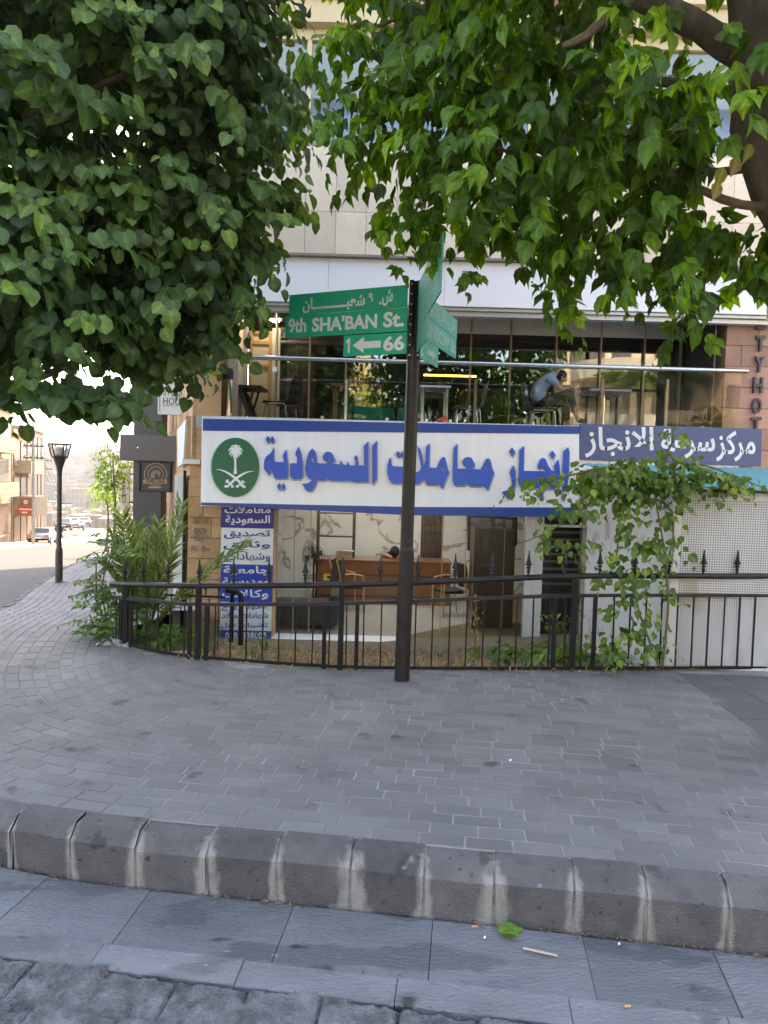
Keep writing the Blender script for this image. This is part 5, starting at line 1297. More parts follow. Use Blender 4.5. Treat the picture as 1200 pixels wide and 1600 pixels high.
# ---------------- climbing shrub in front of the kiosk
def bushy(name, label, cat, base, stems, clouds, tv, size, mat, stem_r=.012, group=None, per=6, L_=.22, tonemul=1.0):
    t = thing(name, label, cat, base, group); mb = MB()
    for s_ in stems: limb(mb, s_, stem_r, stem_r * .35, 6)
    if stems: mb.build('stem', m_stem, t, smooth=True)
    Ps = []; Os = []
    for (c, r, n) in clouds:
        u = unit(RNG.normal(size=(n, 3))); rr = RNG.uniform(.25, 1, (n, 1)) ** .6
        Ps.append(np.array(c) + u * rr * np.array(r)); Os.append(unit(u + np.array([0, -.5, .3])))
    P, O = np.concatenate(Ps), np.concatenate(Os)
    A = spray(P, O, per, L_, size, .3, None, szv=.35); 
    leaves('foliage', tv, A[0], A[1], A[2], A[3], np.clip(A[4] * tonemul, 0, 1), mat, t)
    return t
YV = YK - .12
v = lambda x, y, Y=YV: tuple(at(x, y, Y))
base = gz(1035, 1040); base.z = -.05; base.y = YK - .1
m2p = YV / FPX
cl = []
for (x, y, rx, ry, n) in ((1000, 734, 92, 26, 88), (1075, 740, 85, 22, 60), (930, 750, 58, 24, 44), (1010, 760, 70, 30, 60), (960, 770, 50, 35, 40), (880, 790, 45, 28, 20), (880, 755, 50, 14, 16), (830, 748, 34, 7, 5), (815, 768, 30, 6, 5), (1150, 752, 50, 16, 26), (1110, 762, 40, 12, 10), (975, 815, 22, 34, 16), (1050, 790, 14, 45, 14), (1040, 700, 24, 18, 8), (1053, 675, 6, 14, 4), (845, 835, 40, 12, 10), (905, 850, 32, 14, 8), (965, 870, 25, 14, 8), (1020, 860, 34, 26, 24), (1060, 850, 18, 16, 8), (1000, 905, 40, 28, 26), (960, 900, 30, 30, 12), (985, 965, 38, 45, 34), (1010, 1000, 30, 28, 18), (950, 1000, 30, 30, 16), (1050, 930, 16, 22, 6), (890, 860, 20, 20, 4)):
    cl.append((v(x, y), (rx * m2p, .22, ry * m2p), max(3, int(n * .44))))
climb = bushy('climbing_shrub', 'rambling leafy climber arching over the fence in front of the white booth', 'shrub', base,
   [[v(1035, 1040), v(1045, 960), v(1040, 880), v(1028, 800), v(1015, 740), v(985, 715)], [v(1030, 1040), v(1000, 960), v(985, 900)], [v(1020, 760), v(1080, 725), v(1150, 745), v(1200, 765)], [v(1015, 750), v(950, 730), v(880, 745), v(800, 750)], [v(980, 740), v(930, 780), v(860, 830), v(810, 850)], [v(1025, 780), v(1050, 800), v(1050, 870)], [v(1030, 720), v(1050, 690), v(1053, 660)], [v(985, 720), v(970, 790), v(965, 870)]],
   cl, OVATE_V * np.array([1.45, 1, 1]), .082, m_leafV, .014, per=5, L_=.29, tonemul=1.05)
# low trailing weeds at the right part of the bed
def low(name, label, px, n, size, mat, tv=HEART_V, hgt=.10, wid=.16, cat='weed', group=None, per=5, tone=1.0, Lq=.16):
    g = Vector(px); z = bed_z(g.x, g.y) if g.y > 6.3 and g.x > -2.8 else zp(g.x, g.y)
    t = thing(name, label, cat, (g.x, g.y, z), group); mb = MB()
    P = np.array([(g.x, g.y, z)]) + np.stack([RNG.normal(0, wid, n), RNG.normal(0, wid * .7, n), RNG.uniform(.3, 1, n) * hgt], 1)
    for p in P[:10]: mb.tube([(g.x + (p[0]-g.x)*.3, g.y + (p[1]-g.y)*.3, z - .02), tuple(p)], .004, 5)
    mb.build('stem', m_stem, t)
    O = unit(P - np.array([g.x, g.y, z - .1]) + RNG.normal(0, .03, P.shape))
    A = spray(P, O, per, Lq, size, .2, None, szv=.35); leaves('foliage', tv, A[0], A[1] * np.array([1, 1, .45]), A[2] + np.array([0, 0, .4]), A[3], np.clip(A[4] * tone, 0, 1), mat, t); return t
for i, (x, y, Y) in enumerate(((790, 1015, 8.6), (830, 1020, 8.0), (870, 1020, 7.6), (905, 1015, 7.3), (935, 1005, 7.0), (860, 1000, 8.8), (800, 1030, 7.4), (945, 1035, 6.75), (890, 1038, 6.7))):
    p = at(x, y, Y); low('trailing_weed', 'broad leaved creeping weed in the patch beside the dark doorway', (p.x, p.y, 0), 16, .095, m_leafV, hgt=.16, wid=.17, group='creeping weeds in the right part of the bed', tone=.85)
p = at(880, 985, 8.2); low('weed', 'upright leafy weed in front of the dark doorway', (p.x, p.y, 0), 14, .075, m_leafV, OVATE_V, .62, .12, cat='weed')
for i, (x, y, Y, h_, lb) in enumerate(((330, 1005, 7.6, .38, 'bushy bright weed below the corner pier'), (395, 1020, 7.2, .2, 'small green weed at the foot of the banner'), (415, 1010, 8.4, .25, 'thin green weed right of the banner foot'), (684, 1020, 8.2, .14, 'small weed tuft just right of the sign pole'), (745, 1025, 7.8, .2, 'green tuft at the foot of the dry stalk'))):
    p = at(x, y, Y); low('weed', lb, (p.x, p.y, 0), 12, .05, m_leafW, LANCE_V * np.array([.7, 1, 1]), h_, .07, cat='weed')
low('weed', 'bright green sprig growing through the bottom of the fence at the left', tuple(gz(243, 1016)), 10, .05, m_leafW, OVATE_V, .12, .06, cat='weed')
for i, (x, y, Y) in enumerate(((235, 985, 7.6), (262, 990, 7.5), (290, 985, 7.7), (250, 960, 7.9), (280, 1000, 7.2), (300, 960, 8.2))):
    p = at(x, y, Y); low('weed', 'soft green weed in the clump behind the left end of the fence', (p.x, p.y, 0), 22, .075, m_leafW, LANCE_V, .30, .13, group='weeds behind the left end of the fence', cat='weed', tone=.8)
# dry seeded stalk
p = at(742, 1000, 8.3); z = bed_z(p.x, p.y); st = thing('dry_stalk', 'dry brown seeded stalk standing in the bed before the glass', 'weed', (p.x, p.y, z))
mb = MB(); mb.tube([(p.x, p.y, z), (p.x + .01, p.y, z + .35), (p.x - .01, p.y, z + .75)], .008, 5); mb.build('stem', m_stem, st)
n = 90; P = np.stack([p.x + RNG.normal(0, .035, n), p.y + RNG.normal(0, .03, n), z + RNG.uniform(.2, .78, n)], 1)
leaves('seed_head', LANCE_V, P, RNG.normal(0, .5, (n, 3)) + np.array([0, 0, .6]), RNG.normal(size=(n, 3)), RNG.uniform(.02, .05, n), RNG.uniform(0, 1, n), m_straw, st)
# dry grass over the bed: nobody could count it
n = 5200; gx = RNG.uniform(-2.2, 2.6, n); ty = RNG.uniform(0.02, 1, n); gy = np.interp(gx, FBx, FBy) + .02 + (YF - .1 - np.interp(gx, FBx, FBy)) * ty
dens_ = np.array([noise.noise(Vector((a*2.2, b*2.2, 3))) for a, b in zip(gx, gy)]); k = dens_ > -.22; gx, gy = gx[k], gy[k]; n = len(gx)
gz_ = np.array([bed_z(a, b) for a, b in zip(gx, gy)])
T = RNG.normal(0, .55, (n, 3)); T[:, 2] = RNG.uniform(.1, .8, n)
leaves('dry_grass', LANCE_V * np.array([.22, 1, 1]), np.stack([gx, gy, gz_], 1), T, RNG.normal(size=(n, 3)) + np.array([0, 0, 1]), RNG.uniform(.05, .15, n), RNG.uniform(0, 1, n), m_straw, None)
tag(bpy.data.objects['dry_grass'], 'dry straw coloured grass and litter over the bed behind the fence', 'grass', kind='stuff')
n = 900; sg_ = RNG.uniform(0, SM, n); q = np.array([tuple(fb_(s_)) for s_ in sg_]); q[:, 1] += RNG.uniform(-.10, .05, n) * np.where((q[:, 0] > -1.4) & (q[:, 0] < 0.2), 1.4, .5); k = (np.array([noise.noise(Vector((s_*1.7, 0, 5))) for s_ in sg_]) > .0) & (q[:, 0] < 3.6); q = q[k]; n = len(q); q[:, 2] = 0
T = RNG.normal(0, .5, (n, 3)); T[:, 2] = RNG.uniform(.05, .7, n)
leaves('grass_fringe', LANCE_V * np.array([.25, 1, 1]), q, T, RNG.normal(size=(n, 3)) + np.array([0, 0, 1]), RNG.uniform(.03, .08, n), RNG.uniform(0, 1, n), m_straw, None)
tag(bpy.data.objects['grass_fringe'], 'thin dry grass fringe along the foot of the fence', 'grass', kind='stuff')

# ---------------- young date palm behind the left end of the fence
pb = at(232, 985, 7.9); pz = bed_z(pb.x, pb.y)
pt = thing('date_palm', 'young date palm with stiff feathery fronds behind the left end of the fence', 'palm', (pb.x, pb.y, pz))
mb = MB(); mb.lathe([(.10, -.05), (.12, .05), (.10, .18), (.05, .26)], (pb.x, pb.y, pz), 12); mb.build('trunk', m_bark, pt)
def frond(tip, bow, parent, root=None, wl=.26, name='frond'):
    a = Vector(root or (pb.x, pb.y, pz + .18)); b = Vector(tip); mid = (a + b) / 2 + Vector(bow); n = 30; mb = MB()
    C = [(1-t)**2 * a + 2*t*(1-t) * mid + t*t * b for t in [k/n for k in range(n + 1)]]
    mb.tube(C, [.013 * (1 - .8*k/n) for k in range(n + 1)], 5); rach = mb.build(name, m_stem, parent)
    P, T, N_, S_ = [], [], [], []
    for k in range(5, n + 1):
        d = (C[min(k+1, n)] - C[k-1]).normalized(); sd_ = d.cross(Vector((0, -.5, 1))).normalized(); up_ = sd_.cross(d)
        for sg__ in (-1, 1):
            for rep in (0, .5):
                P.append(tuple(C[k] - d*rep*.03)); T.append(tuple(d * .85 + sd_ * sg__ * random.uniform(.45, .8) + up_ * random.uniform(.05, .4))); N_.append(tuple(up_)); S_.append(wl * (1 - .6 * abs(k/n - .45)) * random.uniform(.8, 1.1))
    leaves('leaflet', LANCE_V * np.array([.30, 1, .6]), P, T, N_, S_, RNG.uniform(.1, .9, len(P)), m_palm, rach); return rach
f_ = lambda x, y, Y: tuple(at(x, y, Y))
for tip, bow in ((f_(190, 805, 7.6), (-.05, 0, .15)), (f_(285, 788, 7.9), (.05, 0, .05)), (f_(175, 838, 7.4), (-.1, 0, .2)), (f_(248, 818, 8.2), (.0, 0, .1)), (f_(215, 822, 8.3), (-.05, 0, .1)), (f_(383, 853, 7.7), (.1, -.1, .22)), (f_(160, 880, 7.3), (-.1, 0, .2)), (f_(262, 845, 7.4), (.08, -.1, .1)), (f_(200, 860, 8.3), (-.1, .1, .2)), (f_(315, 905, 7.2), (.1, -.1, .2)), (f_(230, 842, 7.3), (0, -.1, .15))): frond(tip, bow, pt)
# ---------------- pinnate sucker shrub at the corner of the fence
pb2 = gz(158, 990); sb = thing('sucker_shrub', 'bright green feathery leaved shrub spilling over the corner of the fence onto the pavement', 'shrub', (pb2.x, pb2.y, 0))
P, T, N_, S_ = [], [], [], []; mb = MB()
for i in range(64):
    x, y = random.choice(((150, 955), (160, 915), (175, 965), (185, 985), (150, 990), (172, 930), (165, 890), (155, 975), (200, 965), (178, 870), (170, 850)))
    r0 = Vector(at(x + random.gauss(0, 12) + 8, y + random.gauss(0, 12), 7.25 + random.gauss(0, .2)))
    d = Vector((random.gauss(-.25, .7), random.gauss(-.4, .5), random.gauss(-.05, .35))).normalized(); L_ = random.uniform(.22, .40); sd_ = d.cross(Vector((0, 0, 1))).normalized()
    e = r0 + d * L_ - Vector((0, 0, .08)); mb.tube([r0, r0 + d*L_*.5 + Vector((0, 0, .01)), e], .003, 4)
    nn = 7; tone = random.random() * .5
    for k in range(nn):
        t = (k + .8) / nn; p = r0 + d * L_ * t - Vector((0, 0, .08 * t * t))
        for s_ in (-1, 1):
            P.append(tuple(p)); T.append(tuple(d * .5 + sd_ * s_ + Vector((0, 0, -.15)))); N_.append((random.gauss(0, .25), -.3, 1)); S_.append(random.uniform(.06, .095)); 
n = len(P)
for a in ((150, 880), (170, 855), (180, 940), (140, 960)): q = Vector(at(*a, 7.2)); mb.tube([(pb2.x, pb2.y + .2, 0), (pb2.x * .6 + q.x * .4, q.y, q.z * .5), tuple(q)], .008, 6)
mb.build('stem', m_stem, sb); leaves('foliage', LANCE_V * np.array([1.2, 1, 1]), P, T, N_, S_, RNG.uniform(.1, 1, n), m_leafW, sb)

# ================================================================== TERRACE: RAILING, FURNITURE, MAN
br = thing('glass_railing', 'frameless glass railing with a round steel handrail along the cafe terrace', 'railing', (1, YF + .06, z_ledge))
zr = at(600, 564, YF + .06).z; YR = YF + .07
x0, x1 = at(344, 556, YR).x, at(1168, 580, YR).x
mb = MB(); mb.tube([(x0, YR, zr), (x1, YR, zr)], .034, 14); mb.tube([(x0, YR, zr), (x0 + .02, YR + 1.3, zr)], .034, 10); mb.build('handrail', m_steel, br, smooth=True)
gp_ = [346, 432, 541, 640, 744, 843, 943, 1045, 1160]
for i, (p, q) in enumerate(zip(gp_[:-1], gp_[1:])):
    a, b = at(p, 600, YR).x + .008, at(q, 600, YR).x - .008
    mb = MB(); mb.quad((a, YR, z_ledge + .03), (b, YR, z_ledge + .03), (b, YR, zr - .01), (a, YR, zr - .01)); mb.build('glass_panel', m_g_bal, br)
for p in (541, 744, 943, 1045):
    x = at(p, 600, YR).x; mb = MB(); mb.box(x - .02, x + .02, YR + .03, YR + .07, z_ledge - .1, at(p, 592, YR).z); mb.build('glass_post', m_gold if p != 541 else m_steel, br, bevel=.004)
for p in (505, 606, 668, 705, 835, 1010, 1100):
    x = at(p, 600, YR).x; mb = MB(); mb.box(x - .022, x + .022, YR - .02, YR + .03, z_ledge, z_ledge + .045); mb.build('glass_clamp', m_steel, br, bevel=.003)
mb = MB(); x = at(431, 600, YR).x; mb.tube([(x, YR + .05, z_ledge), (x, YR + .05, z_f0)], .011, 8); mb.build('slim_post', m_gold, br)
mb = MB(); q = at(429, 577, YR - .02); mb.box(q.x - .03, q.x + .03, YR - .012, YR - .004, q.z - .03, q.z + .035); mb.build('notice', m_paper, br)
mb = MB(); q = at(693, 652, YR); mb.prism([at(683, 655, YR - .03), at(697, 649, YR - .03), at(699, 657, YR - .03), at(684, 658, YR - .03)], (0, .03, 0)); 
t = thing('folded_card', 'small folded red and white card on the concrete ledge below the glass', 'card', q); mb.build('card', m_redsign, t)
# litter bin at the left end
Yb = YF + .55
bt = thing('litter_bin', 'tall round polished steel bin with a black lid at the terrace\'s left end', 'bin', at(356, 650, Yb))
c = at(356, 640, Yb); r_ = (at(368, 620, Yb).x - at(341, 620, Yb).x) / 2
mb = MB(); mb.lathe([(r_*.9, Z_FL), (r_*.94, Z_FL + .02), (r_*.94, at(356, 594, Yb).z)], (c.x, Yb, 0), 28); mb.build('drum', M('polished_steel', (.75, .72, .68), None, 3, .12, metal=1), bt, smooth=True)
mb = MB(); za, zb_ = at(356, 594, Yb).z, at(356, 577, Yb).z; mb.lathe([(r_, za), (r_, zb_ - .03), (r_*.9, zb_), (r_*.2, zb_)], (c.x, Yb, 0), 28); mb.build('lid', m_blackpl, bt, smooth=True)
# black folding table and chair near the door
Yt = YF + .78
ft = thing('folding_table', 'black folding table beside the steel bin', 'table', at(392, 650, Yt))
a, b = at(368, 605, Yt), at(413, 608, Yt)
mb = MB(); mb.box(a.x, b.x, Yt - .3, Yt + .3, b.z - .02, b.z + .02); mb.build('tabletop', m_blackpl, ft, bevel=.006)
for s_ in (-1, 1):
    mb = MB(); mb.bar((b.x - .12, Yt + .2*s_, b.z - .02), (a.x + .15, Yt + .2*s_, Z_FL), .03, .03, up=(0, 1, 0)); mb.bar((a.x + .1, Yt + .24*s_, b.z - .02), (b.x - .08, Yt + .24*s_, Z_FL), .07, .03, up=(0, 1, 0)); mb.build('crossed_leg', m_blackpl, ft)
def bistro(name, label, x, Y, rot, mat, group=None, zt=None):
    t = thing(name, label, 'chair', (0, 0, 0), group)
    mb = MB()      # moulded shell: seat running up into the backrest
    prof = [(.24, .43), (.20, .445), (.0, .43), (-.16, .435), (-.215, .47), (-.235, .56), (-.255, .70), (-.285, .84)]
    n = len(prof); W = [.19, .21, .22, .215, .21, .21, .20, .15]; th = .012
    for i in range(n - 1):
        (xa, za), (xb, zb_) = prof[i], prof[i+1]
        for k in range(6):
            ya, yb_ = -1 + k/3, -1 + (k+1)/3; cv = lambda y: .02 * y * y
            A_ = [(xa + (cv(ya) if i > 3 else 0), ya*W[i], za + (cv(ya) if i <= 3 else 0)), (xa + (cv(yb_) if i > 3 else 0), yb_*W[i], za + (cv(yb_) if i <= 3 else 0)), (xb + (cv(yb_) if i >= 3 else 0), yb_*W[i+1], zb_ + (cv(yb_) if i < 3 else 0)), (xb + (cv(ya) if i >= 3 else 0), ya*W[i+1], zb_ + (cv(ya) if i < 3 else 0))]
            mb.quad(*A_, r=.5)
    sh = mb.build('shell', mat, t, smooth=True)
    md = sh.modifiers.new('thick', 'SOLIDIFY'); md.thickness = .012
    for s_ in (-1, 1):
        mb = MB(); mb.tube([(-.20, .19*s_, 0), (-.15, .18*s_, .40), (-.12, .18*s_, .42), (.14, .18*s_, .42), (.19, .185*s_, .40), (.235, .20*s_, 0)], .011, 8); mb.build('leg_frame', m_steel, t, smooth=True)
    mb = MB(); mb.bar((-.1, -.18, .415), (-.1, .18, .415), .015, .015); mb.bar((.1, -.18, .415), (.1, .18, .415), .015, .015); mb.build('cross_bar', m_steel, t)
    t.location = (x, Y, zt if zt is not None else Z_FL); t.rotation_euler = (0, 0, rot); return t
Ym = YF + .72
cx_ = at(843, 640, Ym).x
bistro('cafe_chair', 'grey green plastic shell chair the man in the blue tee sits on', cx_, Ym, 0, m_greypl)
bistro('cafe_chair', 'empty grey plastic chair facing left beside the white table', at(732, 640, YF + .75).x, YF + .75, math.pi, m_greypl)
bistro('cafe_chair', 'black chair facing left next to the black folding table', at(440, 640, YF + .8).x, YF + .8, math.pi * .9, m_blackpl)
bistro('cafe_chair', 'dark chair set back to the left of the seated man', at(795, 640, YC + .5).x, YC + .5, -.5, m_blackpl)
def table(name, label, px0, px1, py, Y, mat, leg=m_steel, kind='four', dep=.55, th=.03):
    a, b = at(px0, py, Y), at(px1, py, Y); z = (a.z + b.z) / 2
    t = thing(name, label, 'table', ((a.x + b.x)/2, Y, Z_FL)); mb = MB(); mb.box(a.x, b.x, Y - dep/2, Y + dep/2, z - th, z); mb.build('tabletop', mat, t, bevel=.005)
    if kind == 'four':
        for x in (a.x + .05, b.x - .05):
            for y in (Y - dep/2 + .05, Y + dep/2 - .05):
                mb = MB(); mb.bar((x, y, Z_FL), (x, y, z - th), .035, .035, up=(0, 1, 0)); mb.build('leg', leg, t)
    else:
        x = (a.x + b.x)/2; mb = MB(); mb.tube([(x, Y, Z_FL + .02), (x, Y, z - th)], .025, 10); mb.lathe([(.22, Z_FL), (.22, Z_FL + .012), (.04, Z_FL + .03)], (x, Y, 0), 18); mb.build('pedestal', leg, t)
    return t
table('cafe_table', 'white topped terrace table behind the street sign pole', 655, 702, 606, YF + .78, m_paper)
table('cafe_table', 'grey topped terrace table in front of the seated man', 912, 976, 612, YF + .75, M('grey_top', (.36, .38, .40), None, 4, .3), kind='ped', dep=.6)
table('cafe_table', 'long wooden table inside the cafe left of the pole', 520, 600, 603, YC + .9, m_lwood, m_lwood, dep=.7, th=.06)
table('cafe_table', 'long wooden table inside the cafe right of the pole', 722, 790, 612, YC + .9, m_lwood, m_lwood, dep=.7, th=.06)
bl_ = thing('light_bar', 'glowing amber light bar inside the cafe behind the glass', 'lamp', at(700, 586, YC + 1.2))
a, b = at(662, 586, YC + 1.2), at(744, 588, YC + 1.2)
mb = MB(); mb.box(a.x, b.x, a.y, a.y + .5, a.z - .02, a.z + .02); mb.build('bar', m_lwood, bl_); mb = MB(); mb.box(a.x, b.x, a.y - .02, a.y - .001, a.z - .015, a.z + .015); mb.build('strip', m_amber, bl_)
mb = MB(); mb.tube([(a.x + .1, a.y + .2, a.z), (a.x + .1, a.y + .2, z_ct + .1)], .006, 5); mb.tube([(b.x - .1, a.y + .2, a.z), (b.x - .1, a.y + .2, z_ct + .1)], .006, 5); mb.build('hanger', m_black, bl_)

# ------------------------------------------------------------------ people
def skin(name, nodes, edges, mat, parent, root=0, sub=2, smooth=True):
    me = bpy.data.meshes.new(name); me.from_pydata([tuple(n[0]) for n in nodes], edges, []); o = bpy.data.objects.new('tmp', me); COL.objects.link(o)
    md = o.modifiers.new('s', 'SKIN'); md.use_smooth_shade = True
    for i, n in enumerate(nodes):
        r = n[1]; r = r if isinstance(r, tuple) else (r, r)
        me.skin_vertices[0].data[i].radius = r; me.skin_vertices[0].data[i].use_root = (i == root)
    ms = o.modifiers.new('u', 'SUBSURF'); ms.levels = sub; ms.render_levels = sub
    dg = bpy.context.evaluated_depsgraph_get(); m2 = bpy.data.meshes.new_from_object(o.evaluated_get(dg)); bpy.data.objects.remove(o)
    m2.name = name; m2.materials.clear(); m2.materials.append(mat); m2.polygons.foreach_set('use_smooth', [True] * len(m2.polygons))
    o = bpy.data.objects.new(name, m2); COL.objects.link(o)
    if parent: par(o, parent)
    return o
chain = lambda n, a=0: [(a + i, a + i + 1) for i in range(n - 1)]
def blob(mb, c, r, n=14, axis=None, m=0):
    c = Vector(c); V = []; F_ = []; R = (axis or Matrix.Identity(3))
    for i in range(n + 1):
        th_ = math.pi * i / n
        for k in range(n): 
            ph = 2*math.pi*k/n; V.append(c + R @ Vector((r[0]*math.sin(th_)*math.cos(ph), r[1]*math.sin(th_)*math.sin(ph), r[2]*math.cos(th_))))
    for i in range(n):
        for k in range(n): k2 = (k+1) % n; F_.append((i*n+k, (i+1)*n+k, (i+1)*n+k2, i*n+k2))
    mb._add(V, F_, m)
Yp = Ym
man = thing('person', 'man in grey blue tee and black trousers hunched over a phone on the terrace', 'person', at(850, 650, Yp))
J = lambda x, y, dy=0: at(x, y, Yp + dy)
s_n, s_f = -.13, .13
hip, waist, chest, neckb = J(847, 633), J(842, 615), J(854, 595), J(869, 583)
head_c = J(879, 589)
# continuous body: trunk, neck, head, arms, hands roots, legs, feet
nodes = [(hip, (.10, .09)), (waist, (.085, .07)), (chest, (.095, .08)), (neckb, (.055, .055)), (J(874, 584), (.05, .05)), (J(877, 587), (.072, .08)), (J(880, 592), (.068, .078)), (J(882, 597), (.045, .05))]
edges = chain(8)
def arm(sy, sh, el, wr, hd, k):
    b = len(nodes); nodes.extend([(J(*sh, sy), .055), (J(*el, sy * 1.15), .042), (J(*wr, sy * .5), .028), (J(*hd, sy * .3), (.034, .02))]); edges.extend([(2, b), (b, b+1), (b+1, b+2), (b+2, b+3)]); return b + 3
h1 = arm(-.17, (860, 590), (876, 609), (888, 605), (892, 607), 1); h2 = arm(.17, (862, 588), (880, 606), (888, 604), (892, 606), 1)
def leg(sy, kn, an, ft_, dz):
    b = len(nodes); nodes.extend([(J(852, 632, sy * .8), .085), (J(*kn, sy), .062), (J(*an, sy), .040), (J(*ft_, sy), (.038, .032)), (J(ft_[0] + 9, ft_[1] + 1, sy), (.034, .022))]); edges.extend([(0, b)] + [(b+i, b+i+1) for i in range(4)])
leg(-.10, (890, 614), (901, 650), (905, 658), 0); leg(.10, (882, 630), (885, 655), (887, 672), 0)
skin('body', nodes, edges, m_skin, man, 0)
def fingers(o_, d, up_, sidev, par_):
    for i in range(4):
        L_ = (.075, .085, .08, .062)[i]; a = o_ + sidev * (.022 - .015 * i) + d * .02; b = a + d * L_ * .5; c = b + d * L_ * .25 - up_ * L_ * .3; e = c - up_ * L_ * .2 - d * .01
        skin('finger', [(a, .0095), (b, .009), (c, .0085), (e, .0075)], chain(4), m_skin, par_, 0, 1)
    a = o_ + sidev * .03 - d * .01; skin('thumb', [(a, .011), (a + sidev * .02 + d * .03, .010), (a + sidev * .012 + d * .055 + up_ * .01, .0085)], chain(3), m_skin, par_, 0, 1)
for sy in (-.05, .05): fingers(J(892, 607, sy), Vector((.9, 0, .1)).normalized(), Vector((0, 0, 1)), Vector((0, 1 if sy < 0 else -1, 0)), man)
skin('trousers', [(J(846, 634), (.15, .125)), (J(843, 622), (.135, .11)), (J(853, 631, -.09), .098), (J(872, 621, -.1), .088), (J(890, 613, -.10), .074), (J(896, 632, -.10), .064), (J(900, 646, -.10), .054), (J(853, 633, .09), .098), (J(870, 631, .1), .086), (J(883, 630, .10), .072), (J(885, 648, .10), .062), (J(886, 660, .10), .055)],
     [(0, 1), (0, 2), (2, 3), (3, 4), (4, 5), (5, 6), (0, 7), (7, 8), (8, 9), (9, 10), (10, 11)], m_trouser, man)
skin('shirt', [(J(844, 631), (.165, .128)), (J(840, 617), (.162, .128)), (J(843, 604), (.165, .13)), (J(855, 592), (.15, .122)), (J(866, 585), (.085, .08)), (J(860, 590, -.15), .075), (J(871, 603, -.19), .060), (J(862, 588, .15), .075), (J(871, 599, .185), .062)],
     [(0, 1), (1, 2), (2, 3), (3, 4), (3, 5), (5, 6), (3, 7), (7, 8)], m_shirt, man)
mb = MB(); Rh = Matrix.Rotation(math.radians(58), 3, 'Y'); blob(mb, J(877, 586.5), (.078, .083, .088), 16, Rh); mb.build('hair', m_hair, man, smooth=True)
mb = MB(); blob(mb, J(884.5, 595), (.014, .014, .020), 8); nose = mb.build('nose', m_skin, man, smooth=True)
mb = MB(); blob(mb, J(878.5, 591, -.082), (.018, .008, .028), 8); blob(mb, J(878.5, 591, .082), (.018, .008, .028), 8); mb.build('ear', m_skin, man, smooth=True)
mb = MB(); blob(mb, J(883, 592.5, -.03), (.008, .012, .008), 8); blob(mb, J(883, 592.5, .03), (.008, .012, .008), 8); mb.build('eye', m_hair, man, smooth=True)
mb = MB(); blob(mb, J(883.6, 598.3), (.007, .022, .006), 8); mb.build('mouth', M('lips', (.36, .14, .11), None, 9, .5), man, smooth=True)
for (x, y, sy) in ((905, 656, -.10), (888, 671, .10)):
    skin('shoe', [(J(x - 3, y, sy), (.048, .045)), (J(x + 3, y + 2, sy), (.048, .04)), (J(x + 10, y + 3, sy), (.042, .03))], chain(3), m_blackpl, man, 0, 2)
ph = thing('phone', 'mobile phone in the hands of the hunched man', 'phone', J(899, 606)); mb = MB(); c = J(899, 606); mb.obox(c, Vector((.055, 0, .028)), (0, .035, 0), Vector((-.002, 0, .004)))
mb.build('case', M('phone_white', (.6, .6, .62), None, 5, .3), ph, bevel=.003)

# ================================================================== OFFICE ROOM
Yk_ = YG + 2.75
dk = thing('reception_desk', 'long varnished wooden reception desk in the middle of the office', 'desk', at(600, 935, Yk_))
a, b = at(497, 872, Yk_), at(705, 872, Yk_); zd0 = SILL + .05; zd1 = at(600, 876, Yk_).z
mb = MB(); mb.box(a.x, b.x, Yk_, Yk_ + .04, zd0, zd1 - .03); mb.box(a.x, a.x + .04, Yk_ + .042, Yk_ + .7, zd0, zd1 - .03); mb.box(b.x - .04, b.x, Yk_ + .042, Yk_ + .7, zd0, zd1 - .03); mb.build('front_panel', m_wood, dk, bevel=.005)
mb = MB(); mb.box(a.x - .02, b.x + .02, Yk_ - .03, Yk_ + .72, zd1 - .028, zd1); mb.build('desktop', m_wood, dk, bevel=.006)
mb = MB(); mb.box(a.x + .03, b.x - .03, Yk_ - .012, Yk_ - .002, zd0 + .12, zd0 + .16); mb.box(a.x + .03, b.x - .03, Yk_ - .012, Yk_ - .002, zd1 - .3, zd1 - .27); mb.build('moulding', m_dwood, dk)
t = thing('yellow_card', 'small yellow notice stuck on the left of the reception desk', 'notice', at(516, 902, Yk_ - .01)); p, q = at(505, 907, Yk_ - .015), at(529, 897, Yk_ - .015)
mb = MB(); mb.box(p.x, q.x, Yk_ - .016, Yk_ - .013, p.z, q.z); mb.build('card', m_yellow, t)
mb = MB(); p, q = at(511, 904, Yk_ - .018), at(523, 900, Yk_ - .018); mb.box(p.x, q.x, Yk_ - .0185, Yk_ - .0165, p.z, q.z); mb.build('dark_print', m_dwood, t)
Ys_ = Yk_ + .95
wm = thing('person', 'person in black with covered head bending over papers behind the reception desk', 'person', at(617, 880, Ys_))
K = lambda x, y, dy=0: at(x, y, Ys_ + dy)
hz = zd1
H_ = at(617, 862, Yk_ + .55); 
nd = [(Vector((H_.x + .05, Yk_ + 1.0, hz - .35)), (.15, .12)), (Vector((H_.x + .04, Yk_ + .95, hz - .1)), (.16, .12)), (Vector((H_.x + .03, Yk_ + .80, H_.z - .05)), (.15, .1)), (Vector((H_.x + .01, Yk_ + .66, H_.z + .0)), .06), (Vector((H_.x, Yk_ + .55, H_.z + .0)), .08), (Vector((H_.x, Yk_ + .50, H_.z - .05)), .06)]
ed_ = chain(6)
